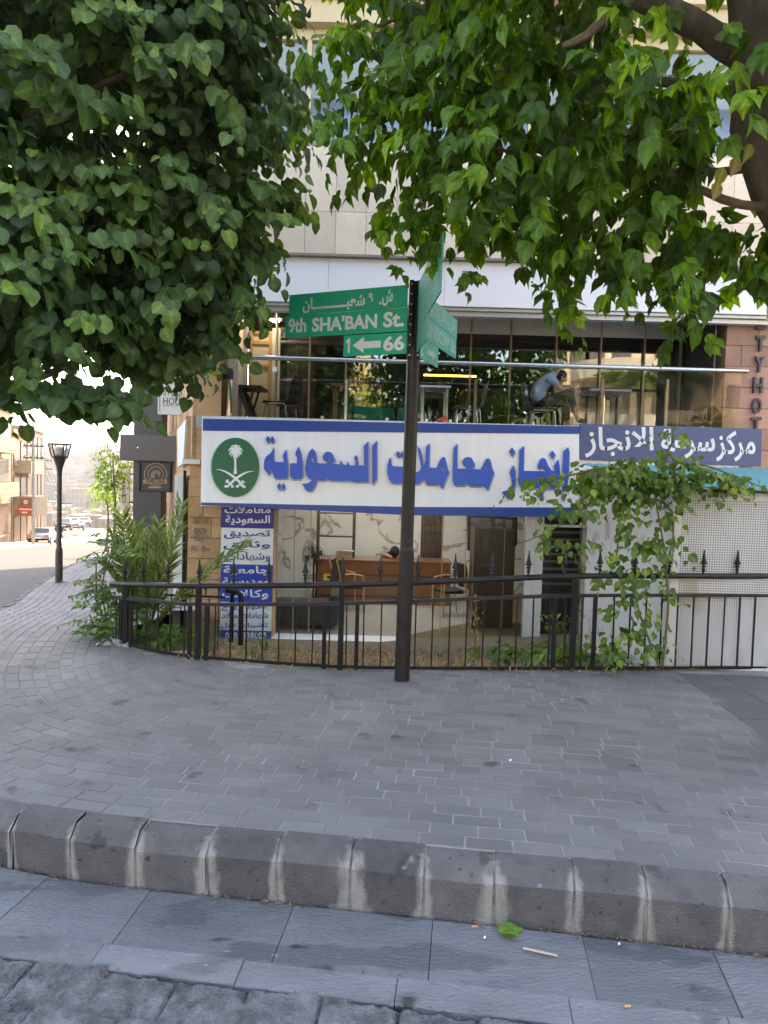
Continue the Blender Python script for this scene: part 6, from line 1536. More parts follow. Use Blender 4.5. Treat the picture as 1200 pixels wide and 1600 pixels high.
for s_ in (-1, 1):
    b_ = len(nd); nd += [(Vector((H_.x + .03 + .2*s_, Yk_ + .8, H_.z - .1)), .06), (Vector((H_.x + .03 + .26*s_, Yk_ + .62, hz + .06)), .05), (Vector((H_.x + .1*s_, Yk_ + .42, hz + .035)), .03), (Vector((H_.x + .05*s_, Yk_ + .36, hz + .03)), .025)]; ed_ += [(2, b_), (b_, b_+1), (b_+1, b_+2), (b_+2, b_+3)]
skin('body', nd, ed_, m_skin, wm)
skin('robe', [(n_[0], tuple(x * 1.1 for x in n_[1]) if isinstance(n_[1], tuple) else n_[1] * 1.15) for n_ in nd[:4]] + [(n_[0], n_[1] * 1.15) for n_ in nd[6:8]] + [(n_[0], n_[1] * 1.15) for n_ in nd[10:12]], chain(4) + [(2, 4), (4, 5), (2, 6), (6, 7)], m_trouser, wm)
mb = MB(); blob(mb, (H_.x, Yk_ + .575, H_.z + .012), (.095, .105, .10), 14, Matrix.Rotation(.5, 3, 'X')); blob(mb, (H_.x, Yk_ + .70, H_.z - .02), (.09, .10, .10), 12); mb.build('head_scarf', m_trouser, wm, smooth=True)
t = thing('paper_stack', 'cream papers heaped on the left of the reception desk', 'papers', at(540, 868, Yk_ + .4)); mb = MB(); c = at(538, 870, Yk_ + .35)
for i in range(7): mb.obox((c.x + random.gauss(0, .02), c.y + random.gauss(0, .02), zd1 + .012 + i*.021), Vector((.15, random.gauss(0, .03), 0)), Vector((0, .11, 0)), (0, 0, .009))
mb.build('sheet', M('cream_paper', (.52, .47, .36), None, 5, .9, rnd=.15), t)
# pedestal fan
Yfn = YG + 2.45; fc = at(490, 868, Yfn)
fn = thing('pedestal_fan', 'black pedestal fan to the left of the reception desk', 'fan', (fc.x, Yfn, SILL + .05))
mb = MB(); R_ = .20
for rr in (R_, R_*.8, R_*.6, R_*.4): mb.tube([(fc.x + rr*math.cos(2*math.pi*k/28), Yfn - .05*(1 - rr/R_), fc.z + rr*math.sin(2*math.pi*k/28)) for k in range(29)], .005, 5, cap=False)
for k in range(14): a_ = math.pi*2*k/14; mb.tube([(fc.x, Yfn - .06, fc.z), (fc.x + R_*math.cos(a_), Yfn, fc.z + R_*math.sin(a_))], .003, 4)
mb.build('cage', m_black, fn)
mb = MB()
for k in range(4):
    a_ = math.pi*.5*k + .4; d = Vector((math.cos(a_), 0, math.sin(a_))); e = Vector((-d.z, 0, d.x)); mb.prism([Vector(fc) + d*.03 - e*.02, Vector(fc) + d*.17 - e*.06 + Vector((0, .02, 0)), Vector(fc) + d*.17 + e*.05, Vector(fc) + d*.03 + e*.02], (0, .004, 0))
mb.build('blade', M('fan_blade', (.02, .07, .05), None, 5, .4), fn)
mb = MB(); mb.tube([(fc.x, Yfn + .08, SILL + .07), (fc.x, Yfn + .08, fc.z)], .018, 8); mb.tube([(fc.x, Yfn + .01, fc.z), (fc.x, Yfn + .16, fc.z)], .05, 12); mb.build('pole', m_black, fn); mb = MB(); mb.lathe([(.19, SILL + .05), (.19, SILL + .075), (.03, SILL + .1)], (fc.x, Yfn + .08, 0), 22); mb.build('base', m_black, fn)
# dark sofa at the left of the window
Yso = YG + .30; a, b = at(425, 930, Yso), at(514, 930, Yso)
so = thing('sofa', 'dark grey sofa back pressed against the left of the shop window', 'sofa', ((a.x+b.x)/2, Yso, SILL + .05))
zt2 = at(470, 941, Yso).z
mb = MB(); mb.box(a.x - .1, b.x, Yso, Yso + .22, SILL + .12, zt2); mb.build('backrest', M('charcoal_fabric', (.045, .052, .058), (.035, .04, .045), 30, .9), so, bevel=.05)
mb = MB(); mb.box(a.x - .1, b.x, Yso + .23, Yso + .85, SILL + .12, SILL + .42); mb.build('seat', bpy.data.materials['charcoal_fabric'], so, bevel=.04)
mb = MB(); mb.box(b.x - .0, b.x + .14, Yso + .05, Yso + .85, SILL + .12, SILL + .6); mb.build('armrest', bpy.data.materials['charcoal_fabric'], so, bevel=.04)
for x in (a.x, b.x - .1):
    mb = MB(); mb.box(x, x + .05, Yso + .05, Yso + .1, SILL + .05, SILL + .12); mb.build('foot', m_dwood, so)
# office chairs with curved wooden arms
def visitor(label, px, Y, rot):
    t = thing('visitor_chair', label, 'chair', (0, 0, 0))
    mb = MB(); mb.box(-.22, .22, -.22, .22, .40, .46); mb.build('seat', m_blackpl, t, bevel=.02)
    mb = MB(); mb.obox((0, .24, .70), (.20, 0, 0), (0, .02, .006), (0, -.04, .22)); mb.build('backrest', m_blackpl, t, bevel=.015)
    for s_ in (-1, 1):
        mb = MB(); mb.tube([(.24*s_, .30, .93), (.24*s_, .235, .70), (.24*s_, .20, .45), (.24*s_, .26, 0)], .017, 7); mb.tube([(.24*s_, .24, .66), (.24*s_, 0, .68), (.24*s_, -.2, .64), (.24*s_, -.22, .45), (.24*s_, -.22, 0)], .017, 7); mb.build('wooden_side', m_lwood, t, smooth=True)
    p = at(px, 940, Y); t.location = (p.x, Y, SILL + .05); t.rotation_euler = (0, 0, rot)
visitor('wooden armed visitor chair in front of the left half of the desk', 543, YG + 2.1, math.pi - 1.2); visitor('wooden armed visitor chair at the right end of the desk', 702, YG + 1.9, math.pi + 1.9)
# brown cabinet and dark framed mirror at the right
Yw = YG + .55; a, b = at(741, 826, Yw), at(806, 826, Yw)
cb = thing('cabinet', 'tall dark brown cabinet with thin brass edges standing behind the right pane', 'cabinet', ((a.x+b.x)/2, Yw, SILL + .05))
mb = MB(); mb.box(a.x, b.x, Yw, Yw + .45, SILL + .05, a.z); mb.build('carcass', M('brown_laminate', (.065, .035, .018), (.045, .024, .013), 2, .3, stretch=(1, 1, 5)), cb, bevel=.004)
mb = MB(); mb.box(a.x - .006, a.x + .006, Yw - .006, Yw + .002, SILL + .05, a.z); xm = lerp(a.x, b.x, .74); mb.box(xm - .006, xm + .006, Yw - .006, Yw - .001, SILL + .05, a.z); mb.build('brass_edge', m_gold, cb)
mb = MB(); c = at(756, 958, Yw - .01); mb.tube([(c.x + .02, c.y, c.z + .05), (c.x - .02, c.y, c.z), (c.x + .02, c.y, c.z - .05)], .008, 6); mb.build('handle', m_steel, cb)
Ymr = YG + 2.2
mr_ = thing('wall_mirror', 'dark framed mirror hanging on the right wall of the office', 'mirror', at(760, 830, Ymr))
q = [at(730, 803, Ymr + .6), at(806, 808, Ymr - .6), at(806, 850, Ymr - .6), at(790, 872, Ymr - .35), at(730, 860, Ymr + .6)]
mb = MB(); mb.prism(q, (.03, .02, 0)); mb.build('frame', m_black, mr_); c = sum(q, Vector()) / 5
mb = MB(); mb.prism([c + (p - c) * .86 + Vector((-.004, -.006, 0)) for p in q], (.003, .003, 0)); mb.build('glass', M('mirror_glass', (.25, .27, .28), None, 3, .05, metal=.9), mr_)
mb = MB(); x0_ = at(832, 850, YG + .9).x; mb.box(.95, 2.95, YG + 3.3, YG + 3.34, SILL, z_sb + .3); 

# ================================================================== SIDE STREET
def bx(mb, *a, **k): mb.box(*a, **k)
# street lamp on the pavement
lp = solve(92, 910); YL = lp.y
sl = thing('street_lamp', 'dark street lamp with an open glass cone head standing by the side street kerb', 'street lamp', lp)
zz = lambda y: at(91, y, YL).z
hh = zz(712)
mb = MB(); mb.lathe([(.16, 0), (.16, .02), (.085, .035), (.068, .05), (.066, .62), (.058, .66), (.046, .68), (.044, hh - lp.z - .02)], lp, 16); mb.build('pole', M('brown_black_metal', (.045, .032, .028), (.03, .022, .02), 8, .45), sl, smooth=True)
c = Vector((lp.x, lp.y, hh)); ztop = zz(694); zmid = zz(709); R1 = (at(108, 694, YL).x - at(74, 694, YL).x) / 2
zb1 = zz(727)
mb = MB(); mb.lathe([(.044, zb1 - .2), (.055, zb1 - .05), (.125, zz(714)), (.135, zz(713))], (lp.x, lp.y, 0), 16); mb.build('cone', bpy.data.materials['brown_black_metal'], sl, smooth=True)
mb = MB()
for k in range(6):
    a_ = 2*math.pi*k/6 + .3; mb.bar((lp.x + .13*math.cos(a_), lp.y + .13*math.sin(a_), zz(716)), (lp.x + R1*math.cos(a_), lp.y + R1*math.sin(a_), ztop), .02, .02)
mb.tube([(lp.x + R1*math.cos(2*math.pi*k/24), lp.y + R1*math.sin(2*math.pi*k/24), ztop) for k in range(25)], .014, 6, cap=False)
mb.build('head_frame', bpy.data.materials['brown_black_metal'], sl)
mb = MB(); V_ = []
for k in range(20):
    a_, b_ = 2*math.pi*k/20, 2*math.pi*(k+1)/20; f = lambda r, t, z: (lp.x + r*math.cos(t), lp.y + r*math.sin(t), z); mb.quad(f(.13, a_, zz(714)), f(.13, b_, zz(714)), f(R1*.97, b_, ztop - .01), f(R1*.97, a_, ztop - .01))
mb.build('glass', glass('lamp_glass', (.85, .85, .83), 1.45), sl)
mb = MB(); mb.lathe([(.06, zz(713)), (.085, zz(711)), (.085, zz(699)), (.05, zz(697))], (lp.x, lp.y, 0), 14)
for k in range(4): mb.lathe([(.10, zz(709 - k*2.6)), (.10, zz(708.4 - k*2.6))], (lp.x, lp.y, 0), 14)
mb.build('louvre', m_alum, sl)

# buildings along the street
def street_building(name, label, P, along, W, D, Ht, mat, floors=3, bays=3, balcony=True, group=None, shutters=True):
    """P front-left foot corner seen from the street, along = unit vector of the front, depth to the left of it"""
    along = Vector(along).normalized(); nrm = Vector((along.y, -along.x, 0)); P = Vector(P)
    t = thing(name, label, 'building', P, group)
    mb = MB(); q = [P, P + along*W, P + along*W - nrm*D, P - nrm*D]; mb.prism([Vector((p.x, p.y, P.z - 3)) for p in q], (0, 0, Ht + 3)); mb.build('wall', mat, t)
    fh = Ht / floors
    for f in range(floors):
        for b in range(bays):
            c = P + along * (W * (b + .5) / bays) + Vector((0, 0, fh * f)); ww = W / bays * .34; hz_ = fh * (.62 if f else .74); z0 = fh * (.22 if f else .02)
            mb = MB(); mb.obox(c + nrm*.03 + Vector((0, 0, z0 + hz_/2)), along*ww, nrm*.04, (0, 0, hz_/2)); o = mb.build('window' if f else 'shop_shutter', m_win if f else m_shut, t)
            mb = MB(); mb.obox(c + nrm*.08 + Vector((0, 0, z0 - .05)), along*(ww+.1), nrm*.1, (0, 0, .05)); mb.obox(c + nrm*.07 + Vector((0, 0, z0 + hz_ + .06)), along*(ww+.1), nrm*.07, (0, 0, .05)); mb.build('sill', mat, o)
        if f and balcony:
            mb = MB(); c = P + along*W*.5 + nrm*.55 + Vector((0, 0, fh*f - .02)); mb.obox(c, along*W*.36, nrm*.55, (0, 0, .09)); mb.obox(c + nrm*.5 + Vector((0, 0, .5)), along*W*.36, nrm*.06, (0, 0, .40))
            for s_ in (-1, 1): mb.obox(c + along*W*.355*s_ + Vector((0, 0, .5)), along*.06, nrm*.435, (0, 0, .40))
            mb.build('balcony', m_balc, t)
    mb = MB()
    for a_, b_ in ((q[0], q[1]), (q[1], q[2]), (q[2], q[3]), (q[3], q[0])): mb.bar(Vector((a_.x, a_.y, P.z + Ht + .2)), Vector((b_.x, b_.y, P.z + Ht + .2)), .2, .4)
    mb.build('parapet', mat, t); return t
m_win = M('dark_pane', (.12, .10, .08), (.08, .07, .06), 3, .3); m_shut = M('rolled_shutter', (.20, .12, .08), (.14, .09, .07), .6, .5, stretch=(1, 1, 12)); m_balc = M('balcony_stone', (.40, .31, .19), None, 1, .8)
m_peach = M('peach_stone', (.34, .20, .10), (.29, .17, .085), 2, .85); m_cream2 = M('cream_stone', (.36, .27, .16), (.31, .23, .135), 1.4, .85); m_grey2 = M('grey_render', (.27, .22, .16), (.23, .185, .135), 1.2, .9)
def kp_at(y, v):                                   # a point beside the side street kerb at depth y
    i = np.argmin(np.where(S0 > S0[-1] * .3, np.abs(KP[:, 1] - y), 99)); p = KP[i] + NI[i] * v; return Vector((p[0], p[1], zs(p[1])))
def row_dir(y): 
    i = np.argmin(np.where(S0 > S0[-1] * .3, np.abs(KP[:, 1] - y), 99)); return Vector((TG[i][0], TG[i][1], 0))
# left row: placed where the photo shows them, on the far pavement
LW = -8.6
def left_b(y0, y1, **k):
    a, b = kp_at(y0, LW), kp_at(y1, LW); a.z = zs((y0+y1)/2) + .0
    along = Vector((b.x - a.x, b.y - a.y, 0)); return a, along.normalized(), along.length
for (nm, lb, y0, y1, Ht, mt, fl, by_, bal) in (
    ('corner_house', 'cream stone house with deep balconies nearest on the left of the side street', 34, 53, 8.8, m_cream2, 3, 3, True),
    ('street_house', 'peach stone house with a red shop sign on the left of the side street', 53.3, 60, 8.4, m_peach, 3, 3, True),
    ('street_house', 'grey rendered house with a dish on its roof, left of the side street', 60.4, 65, 9.6, m_grey2, 3, 3, False)):
    a, al, L_ = left_b(y0, y1); street_building(nm, lb, a, al, L_, 9, Ht, mt, fl, by_, bal)
for (nm, lb, y0, y1, Ht, mt, fl, by_) in (
    ('row_house', 'low beige shop row with rolled shutters at the right bend of the side street', 52, 74, 5.2, m_peach, 2, 4),
    ('row_house', 'pale two storey house behind the parking sign on the right of the side street', 30, 44, 5.6, m_cream2, 2, 3),
    ('row_house', 'narrow grey beige house between the parking sign house and the shop row', 44.5, 51.5, 5.8, m_grey2, 2, 2)):
    a, b = kp_at(y1, 2.4), kp_at(y0, 2.4); al = Vector((b.x-a.x, b.y-a.y, 0)); a.z = zs((y0+y1)/2); street_building(nm, lb, a, al.normalized(), al.length, 8, Ht, mt, fl, by_, False)
# red shop sign over a shop on the left
a, b = at(28, 804, 50), at(53, 778, 50)
ss = thing('shop_sign', 'red shop sign with pale lettering above a shop on the left of the side street', 'sign', (a.x, 50, a.z))
zm_ = at(40, 791, 50).z
mb = MB(); mb.box(a.x, b.x, 50, 50.25, a.z, zm_); mb.build('red_board', m_redsign, ss); mb = MB(); mb.box(a.x + .15, b.x, 50, 50.25, zm_ + .02, b.z); mb.build('brown_board', m_brownsg, ss)
mb = MB(); mb.lathe([(.001, 0), (.16, 0), (.16, .02)], (0, 0, 0), 16); o = mb.build('round_mark', m_alum, None); o.data.transform(Matrix.Translation(((a.x+b.x)/2, 49.97, (zm_+b.z)/2)) @ Matrix.Rotation(math.pi/2, 4, 'X')); par(o, ss)
mb = MB(); mb.box(a.x + .1, b.x - .1, 49.97, 49.995, lerp(a.z, zm_, .58), lerp(a.z, zm_, .72)); mb.box(a.x + .3, b.x - .5, 49.97, 49.995, lerp(a.z, zm_, .2), lerp(a.z, zm_, .36)); mb.build('pale_strip', m_cream, ss)
mb = MB(); mb.box(a.x, b.x, 50.26, 52, a.z - .1, b.z + .1); mb.build('bracket', m_grey2, ss)
# utility poles with wires
def pole(label, px, pyb, pyt, Y, tr_=True):
    b = at(px, pyb, Y); top = at(px, pyt, Y).z
    t = thing('utility_pole', label, 'utility pole', b); mb = MB(); mb.tube([(b.x, b.y, b.z - .2), (b.x, b.y, top)], [.11, .075], 8); mb.build('pole', m_conc, t)
    for z in (top - .3, top - 1.1):
        mb = MB(); mb.bar((b.x - .7, b.y, z), (b.x + .7, b.y, z), .08, .08); o = mb.build('crossarm', m_black, t); mb = MB()
        for k in (-.6, -.2, .2, .6): mb.lathe([(.04, .04), (.05, .12), (.02, .2)], (b.x + k, b.y, z), 8)
        mb.build('insulator', m_grey2, o)
    return t, Vector((b.x, b.y, top - .2))
poles = [pole('tall concrete utility pole nearest on the left of the side street', 52, 850, 690, 46), pole('utility pole just past the grey house on the left of the side street', 70, 836, 715, 66), pole('thin distant pole near the parked cars down the street', 103, 822, 783, 92)]
for (ta, pa), (tb, pb_) in zip(poles[:-1], poles[1:]):
    mb = MB()
    for k in (-.6, -.2, .2, .6):
        for dz in (-.05, -.85): mb.tube([lerp(pa, pb_, t_/8) + Vector((k, 0, dz - 1.2*math.sin(math.pi*t_/8)*.35)) for t_ in range(9)], .012, 4)
    mb.build('wire', m_black, ta)
mb = MB()
for k, (x, y) in enumerate(((0, 700), (0, 720), (0, 745))): mb.tube([lerp(poles[0][1] + Vector((0, 0, -.5*k)), at(x - 60, y, 40), t_/8) + Vector((0, 0, -.4*math.sin(math.pi*t_/8))) for t_ in range(9)], .012, 4)
mb.build('wire', m_black, poles[0][0])
# rooftop tank and dish
p = at(58, 690, 62); t = thing('roof_dish', 'round dish on the roof of the grey rendered house', 'dish', p); mb = MB(); mb.lathe([(.02, 0), (.5, .12), (.52, .14)], (0, 0, 0), 14); o = mb.build('dish', m_grey2, None); o.data.transform(Matrix.Translation(p) @ Matrix.Rotation(1.1, 4, 'X')); par(o, t); mb = MB(); mb.tube([p, (p.x, p.y + .3, p.z - 1.6)], .05, 6); mb.build('mast', m_black, t)
# cars
def car(label, x, y_, rot, mat, sc=1.0, group=None):
    t = thing('parked_car', label, 'car', (0, 0, 0), group)
    prof = [(-2.05, .30), (-2.1, .62), (-1.95, .82), (-1.25, .92), (-.70, 1.36), (.65, 1.40), (1.35, .98), (2.0, .90), (2.12, .60), (2.08, .30)]
    mb = MB(); W = .82
    V_ = []
    for s_ in (-1, 1): V_ += [(W*s_*(.84 if z > 1.2 else 1 if z < .9 else .98), x_, z) for x_, z in prof]
    n = len(prof); mb._add(V_, [tuple(range(n))[::-1], tuple(range(n, 2*n))] + [(i, (i+1) % n, n + (i+1) % n, n + i) for i in range(n)]); body = mb.build('body', mat, t, bevel=.05)
    bm = bmesh.new(); bm.from_mesh(body.data); bmesh.ops.recalc_face_normals(bm, faces=bm.faces); bm.to_mesh(body.data); bm.free()
    mb = MB(); mb.quad((-.62, -1.19, .985), (.62, -1.19, .985), (.60, -.76, 1.325), (-.60, -.76, 1.325)); mb.build('rear_window', m_carglass, t)
    mb = MB(); mb.quad((-.62, 1.30, 1.03), (.62, 1.30, 1.03), (.58, .74, 1.375), (-.58, .74, 1.375)); mb.build('windscreen', m_carglass, t)
    for s_ in (-1, 1):
        mb = MB(); mb.quad((s_*.822, -.95, .97), (s_*.822, 1.0, .99), (s_*.735, .6, 1.31), (s_*.735, -.6, 1.29)); mb.build('side_window', m_carglass, t)
        mb = MB(); mb.box(s_*.45, s_*.75, -2.13, -2.08, .62, .76); mb.build('tail_lamp', m_redsign, t)
        for y2 in (-1.3, 1.35):
            mb = MB(); mb.tube([(s_*.62, y2, .31), (s_*.84, y2, .31)], .31, 16); wh = mb.build('wheel', m_tyre, t); mb = MB(); mb.tube([(s_*.84, y2, .31), (s_*.85, y2, .31)], .18, 12); mb.build('rim', m_alum, wh)
    mb = MB(); mb.box(-.8, .8, -2.15, -2.06, .34, .50); mb.build('bumper', m_black, t); mb = MB(); mb.box(-.26, .26, -2.165, -2.145, .50, .60); mb.build('number_plate', m_cream, t)
    p = at(x, y_, 50); p = solve(x, y_); p.z = zs(p.y) - KERB_H; d = row_dir(min(p.y, 60)); t.location = p; t.rotation_euler = (math.atan(-.08), 0, math.atan2(d.y, d.x) - math.pi/2 + rot); t.scale = (sc, sc, sc); return t
car('silver blue car parked at the left kerb, nearest of the cars down the street', 67, 845, 0, m_car, .92)
car('pale blue car parked right behind the silver blue one at the left kerb', 91, 838.5, 0, M('pale_blue_paint', (.42, .52, .60), None, 3, .25, metal=.3, coat=.5), .95)
far_c = ((100, 829, 78, 'small dark car far down the street'), (113, 826, 84, 'white car far down the street at the bend'), (121, 829, 90, 'blue car far down the street beside the white one'), (132, 823, 100, 'grey car at the very end of the visible street'))
cols = [(.05, .06, .07), (.7, .7, .7), (.12, .22, .40), (.35, .36, .38)]
for (x, y_, Yc, lb), c in zip(far_c, cols):
    t = car(lb, 70, 844, .1, M('car_paint', c, None, 3, .25, coat=.5), 1.0); p = at(x, y_, Yc); t.location = p
# trees down the street
def far_tree(label, px, py, Y, r, n, mat, size, trunk_px):
    c = Vector(at(px, py, Y)); b = Vector((c.x, c.y, zs(Y))); t = thing('street_tree', label, 'tree', b); mb = MB(); limb(mb, [b, (c.x + .1, c.y, (b.z + c.z)/2), (c.x, c.y, c.z + r[2]*.5)], .07, .02, 8)
    for k in range(6): limb(mb, [(c.x, c.y, c.z - r[2]*.5), (c.x + random.uniform(-1, 1)*r[0]*.6, c.y + random.uniform(-1, 1)*r[1]*.6, c.z + random.uniform(-.2, .7)*r[2])], .02, .008, 5)
    mb.build('trunk', m_bark, t); u = unit(RNG.normal(size=(n, 3))); rr = RNG.uniform(.35, 1, (n, 1)); P = np.array(c) + u * rr * np.array(r); O = unit(u + np.array([0, 0, .2]))
    A = spray(P, O, 6, size * 3.5, size, .3, None, szv=.4); leaves('crown', LANCE_V * np.array([1.2, 1, 1]), A[0], A[1], A[2], A[3], np.clip(A[4] * 1.2 + .1, 0, 1), mat, t)
far_tree('feathery yellow green tree leaning over the side street pavement before the parking sign', 176, 735, 24, (.72, 1.0, 1.2), 150, m_leafR, .12, 0)
far_tree('drooping lower green bough tree by the shop row of the side street', 166, 772, 31, (.8, 1.0, .75), 70, m_leafR, .14, 0)
# hillside houses beyond the valley, each one a house
hm = []
for i in range(5):
    mb = MB(); W, D, Ht = random.uniform(5, 8), random.uniform(5, 8), (4, 6, 8, 6.5, 9)[i]; mb.box(-W, W, -D, D, -4, Ht, 0)
    mb.box(-W - .2, W + .2, -D - .2, D + .2, Ht + .002, Ht + .6, 0)
    for z in np.arange(1.2, Ht - 1, 3):
        for x in np.arange(-W + 1.4, W - .8, 2.4): mb.box(x - .5, x + .5, -D - .06, -D - .002, z, z + 1.5, 1)
    mb.box(-W*.4, W*.3, -D*.3, D*.4, Ht + .61, Ht + 2.6, 0)
    hm.append(mb)
mats_h = [M('hill_stone_%s' % w_, c, tuple(x*.85 for x in c), .2, .9) for w_, c in (('cream', (.24, .17, .095)), ('honey', (.24, .14, .06)), ('grey', (.14, .135, .12)), ('white', (.26, .22, .17)), ('rose', (.20, .13, .085)))]
protos = {}
cnt = 0
for r_ in range(15):
    Yh_ = 250 + r_ * 36
    for k in range(9):
        px = -20 + k * 30 + random.uniform(-12, 12); Y = Yh_ + random.uniform(-14, 14); x = (px - 600) / FPX * Y * 1.0 - .02 * Y * 0
        if random.random() < .12: continue
        i, j = random.randrange(5), random.randrange(5); z = gh(x, Y)
        if (i, j) not in protos:
            o = hm[i].build('hill_house', [mats_h[j], m_win], None); protos[(i, j)] = o
        else: o = protos[(i, j)].copy(); COL.objects.link(o)
        o.location = (x, Y, z); o.rotation_euler = (0, 0, random.uniform(-.4, .4)); s_ = random.uniform(.8, 1.3); o.scale = (s_, s_, random.uniform(.7, 1.25))
        tag(o, 'pale stone house among the many on the far hillside', 'house', 'houses on the far hillside'); cnt += 1
n = 5000; hx = RNG.uniform(-520, -120, n); hy = RNG.uniform(135, 760, n); k = np.abs((hx / hy) + .45) < .16; hx, hy = hx[k], hy[k]; n = len(hx)
k = np.array([noise.noise(Vector((a*.02, b*.02, 8))) for a, b in zip(hx, hy)]) > .02; hx, hy = hx[k], hy[k]; n = len(hx)
hz_ = np.array([gh(a, b) for a, b in zip(hx, hy)]); P = np.repeat(np.stack([hx, hy, hz_], 1), 14, 0) + RNG.normal(0, 1, (n*14, 3)) * np.array([2.0, 2.0, 1.3]) + np.array([0, 0, 1.8])
leaves('far_trees', OVATE_V, P, RNG.normal(size=P.shape) + np.array([0, 0, .5]), RNG.normal(size=P.shape), RNG.uniform(.8, 1.9, len(P)), RNG.uniform(0, .7, len(P)), m_leafR)
tag(bpy.data.objects['far_trees'], 'scattered dull green trees over the far hillside', 'trees', kind='stuff')

# ================================================================== ACROSS THE STREET, BEHIND THE CAMERA (mirrored in the glass)
m_mir = leafmat('sunlit_leaf', (.10, .14, .02), (.28, .30, .05), (.45, .42, .08), .4, .6)  # sunlight put into the leaf colour, brightens the mirrored bushes
bh = thing('round_balcony_building', 'sunlit beige building with a curved balcony across the street, mirrored in the cafe glass', 'building', (12, -13, -.4))
mb = MB(); mb.box(9.2, 20, -22, -14, -.4, 9.5); mb.box(20.01, 30, -24, -15, -.4, 13); mb.build('wall', M('bright_stone', (.74, .60, .40), (.66, .53, .35), 1, .8), bh)
mb = MB()
for z in (4.4, 7.2):
    prof = [Vector((13 + 3.4*math.cos(math.pi + math.pi*k/18) , -14 - 2.4*math.sin(math.pi + math.pi*k/18), z)) for k in range(19)]; mb.prism(prof, (0, 0, .9))
mb.build('balcony', M('bright_balcony', (.70, .62, .48), None, 1, .8), bh)
for z in (1.2, 5.6, 8.2):
    for x in (10.0, 10.8, 12.2, 14.4, 17.2, 22, 25, 28):
        if z < 8 or x < 19: mb = MB(); mb.box(x - .5, x + .5, -14.0 + (-1 if x > 20 else 0) + .002, -13.93 + (-1 if x > 20 else 0), z, z + 1.3); mb.build('window', m_win, bh)
b2 = thing('apartment_block', 'pale apartment block across the street behind the photographer', 'building', (-4, -16, -.4))
mb = MB(); mb.box(-16, -1, -26, -17, -.4, 9); mb.build('wall', m_beige, b2)
for z in (1.5, 4.5, 7):
    for x in range(-15, -1, 2): mb = MB(); mb.box(x - .05, x + .95, -16.998, -16.93, z, z + 1.4); mb.build('window', m_win, b2)
mb = MB(); mb.box(-16.1, -.9, -26.1, -16.9, 9.002, 9.5); mb.build('parapet', m_beige, b2)
pl = thing('tall_palm', 'tall sunlit palm across the street, mirrored in the terrace glass', 'palm', (11.6, -9.5, -.4)); mb = MB(); limb(mb, [(11.6, -9.5, -.4), (11.7, -9.5, 3), (11.6, -9.5, 6.2)], .2, .16, 10); mb.build('trunk', m_bark, pl)
for k in range(26):
    a_ = 2*math.pi*k/26 * 2.4; e_ = .2 + .9*random.random(); frond((11.6 + 1.9*math.cos(a_), -9.5 + 1.9*math.sin(a_), 6.2 + 1.5*(e_ - .55)), (0, 0, .7), pl, (11.6, -9.5, 6.2), .5)
for (lb, c, r, n) in (('sunlit bush across the street left of the palm, mirrored in the glass', (-.5, -11, 5.6), (1.6, 1.2, 2.2), 170), ('low sunlit tree across the street right of the palm, mirrored in the glass', (14.5, -10.5, 4.2), (2.4, 1.4, 1.3), 150), ('dense dark tree across the street left of the round balcony, mirrored in the glass', (6.2, -10.5, 5.2), (2.3, 1.5, 3.0), 260), ('dense tree across the street in front of the pale block, mirrored in the glass', (-5, -12, 5), (2.6, 1.8, 3), 240)):
    t = thing('street_tree', lb, 'tree', (c[0], c[1], -.4)); mb = MB(); limb(mb, [(c[0], c[1], -.4), (c[0], c[1], c[2])], .16, .06, 8); mb.build('trunk', m_bark, t)
    u = unit(RNG.normal(size=(n, 3))); P = np.array(c) + u * RNG.uniform(.4, 1, (n, 1)) * np.array(r); A = spray(P, unit(u), 7, .6, .24, .3, None); leaves('crown', OVATE_V, A[0], A[1], A[2], A[3], np.clip(A[4] + .2, 0, 1), m_mir if 'bush' in lb or 'low' in lb else m_leafL, t)

# ================================================================== SMALL LITTER
p = gz(797, 1461, -KERB_H); 
lf = leaves('fallen_leaf', OVATE_V, [(p.x - .05, p.y + .01, p.z + .012), (p.x - .045, p.y - .012, p.z + .016)], [(1, .1, .12), (.9, -.3, .2)], [(0, -.3, 1), (.1, .2, 1)], [.11, .09], np.array([.97, .93]), m_leafW, None); tag(lf, 'bright green fallen leaf lying in the gutter against the kerb', 'leaf')
a, b = gz(817, 1484, -KERB_H), gz(871, 1496, -KERB_H); mb = MB(); mb.bar(a + Vector((0, 0, .008)), b + Vector((0, 0, .008)), .011, .004); tag(mb.build('ice_cream_stick', M('pale_wood_stick', (.6, .45, .32), None, 9, .8), None, bevel=.001), 'flat pale wooden stick lying on the gutter slabs', 'stick')
for (x, y, lb, c, z) in ((741, 1450, 'orange cigarette end at the foot of the kerb near the green leaf', (.65, .30, .15), -KERB_H), (980, 1575, 'tan cigarette end on the gutter slabs at the lower right', (.6, .38, .15), -KERB_H), (130, 1371, 'orange cigarette end at the foot of the kerb on the left', (.6, .32, .12), -KERB_H)):
    p = gz(x, y, z); mb = MB(); mb.tube([p + Vector((-.012, 0, .006)), p + Vector((.014, .004, .006))], .0045, 8); tag(mb.build('cigarette_end', M('cig', c, None, 9, .9), None), lb, 'cigarette end')
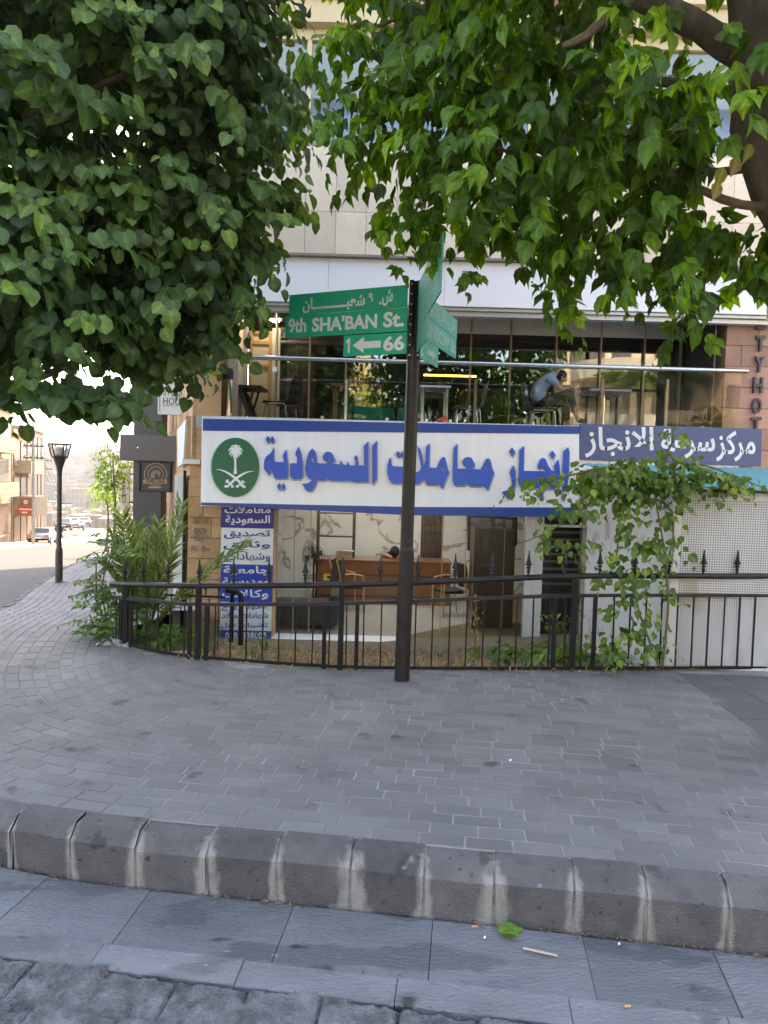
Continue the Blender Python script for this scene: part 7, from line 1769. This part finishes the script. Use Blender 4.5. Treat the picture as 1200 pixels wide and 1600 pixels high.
for (x, y, lb, z) in ((797, 1190, 'small white paper scrap on the open pavement', 0), (757, 1468, 'white bottle cap like bit on the gutter beside the green leaf', -KERB_H), (905, 1050, 'white paper scrap against the foot of the fence at the right', 0.0), (967, 1478, 'pale grey pebble in the slab joint at the foot of the kerb', -KERB_H)):
    p = gz(x, y, z); mb = MB(); s_ = .0045 if y > 1200 else .008; mb.prism([p + Vector((-s_, -s_, .006)), p + Vector((s_, -s_*.7, .008)), p + Vector((s_*1.2, s_, .012)), p + Vector((-s_*.6, s_*1.2, .008))], (0, 0, .003)); tag(mb.build('paper_scrap', m_paper, None), lb, 'scrap')
# rubble at the broken corner of the pavement below the shrub
for i in range(16):
    x, y = random.uniform(148, 200), random.uniform(998, 1012); p = gz(x, y, 0); mb = MB(); s_ = random.uniform(.02, .05)
    V_ = [Vector((random.gauss(0, 1), random.gauss(0, 1), random.gauss(0, .5))).normalized() * s_ for _ in range(9)]
    me = bpy.data.meshes.new('rubble'); bm = bmesh.new(); [bm.verts.new(v_ + p + Vector((0, 0, .012))) for v_ in V_]; bmesh.ops.convex_hull(bm, input=bm.verts); bm.to_mesh(me); bm.free(); me.materials.append(m_conc); o = bpy.data.objects.new('rubble_stone', me); COL.objects.link(o)
    tag(o, 'loose broken stone below the feathery shrub at the corner of the fence', 'stone', 'rubble at the corner of the fence')
# the air: pale haze that fades the valley and the far hillside
mb = MB(); mb.box(-2950, 2950, -160, 2600, -75, 75); hz = mb.build('haze', [], None)
mh = bpy.data.materials.new('haze_air'); mh.use_nodes = True; nt = mh.node_tree; nt.nodes.remove(nt.nodes['Principled BSDF'])
pv = nt.nodes.new('ShaderNodeVolumePrincipled'); pv.inputs['Color'].default_value = (.95, .96, 1, 1); pv.inputs['Density'].default_value = .0004; pv.inputs['Anisotropy'].default_value = .3
nt.links.new(pv.outputs[0], nt.nodes['Material Output'].inputs['Volume']); hz.data.materials.append(mh); tag(hz, 'pale sunlit haze over the valley and the far hillside', 'haze', kind='stuff')
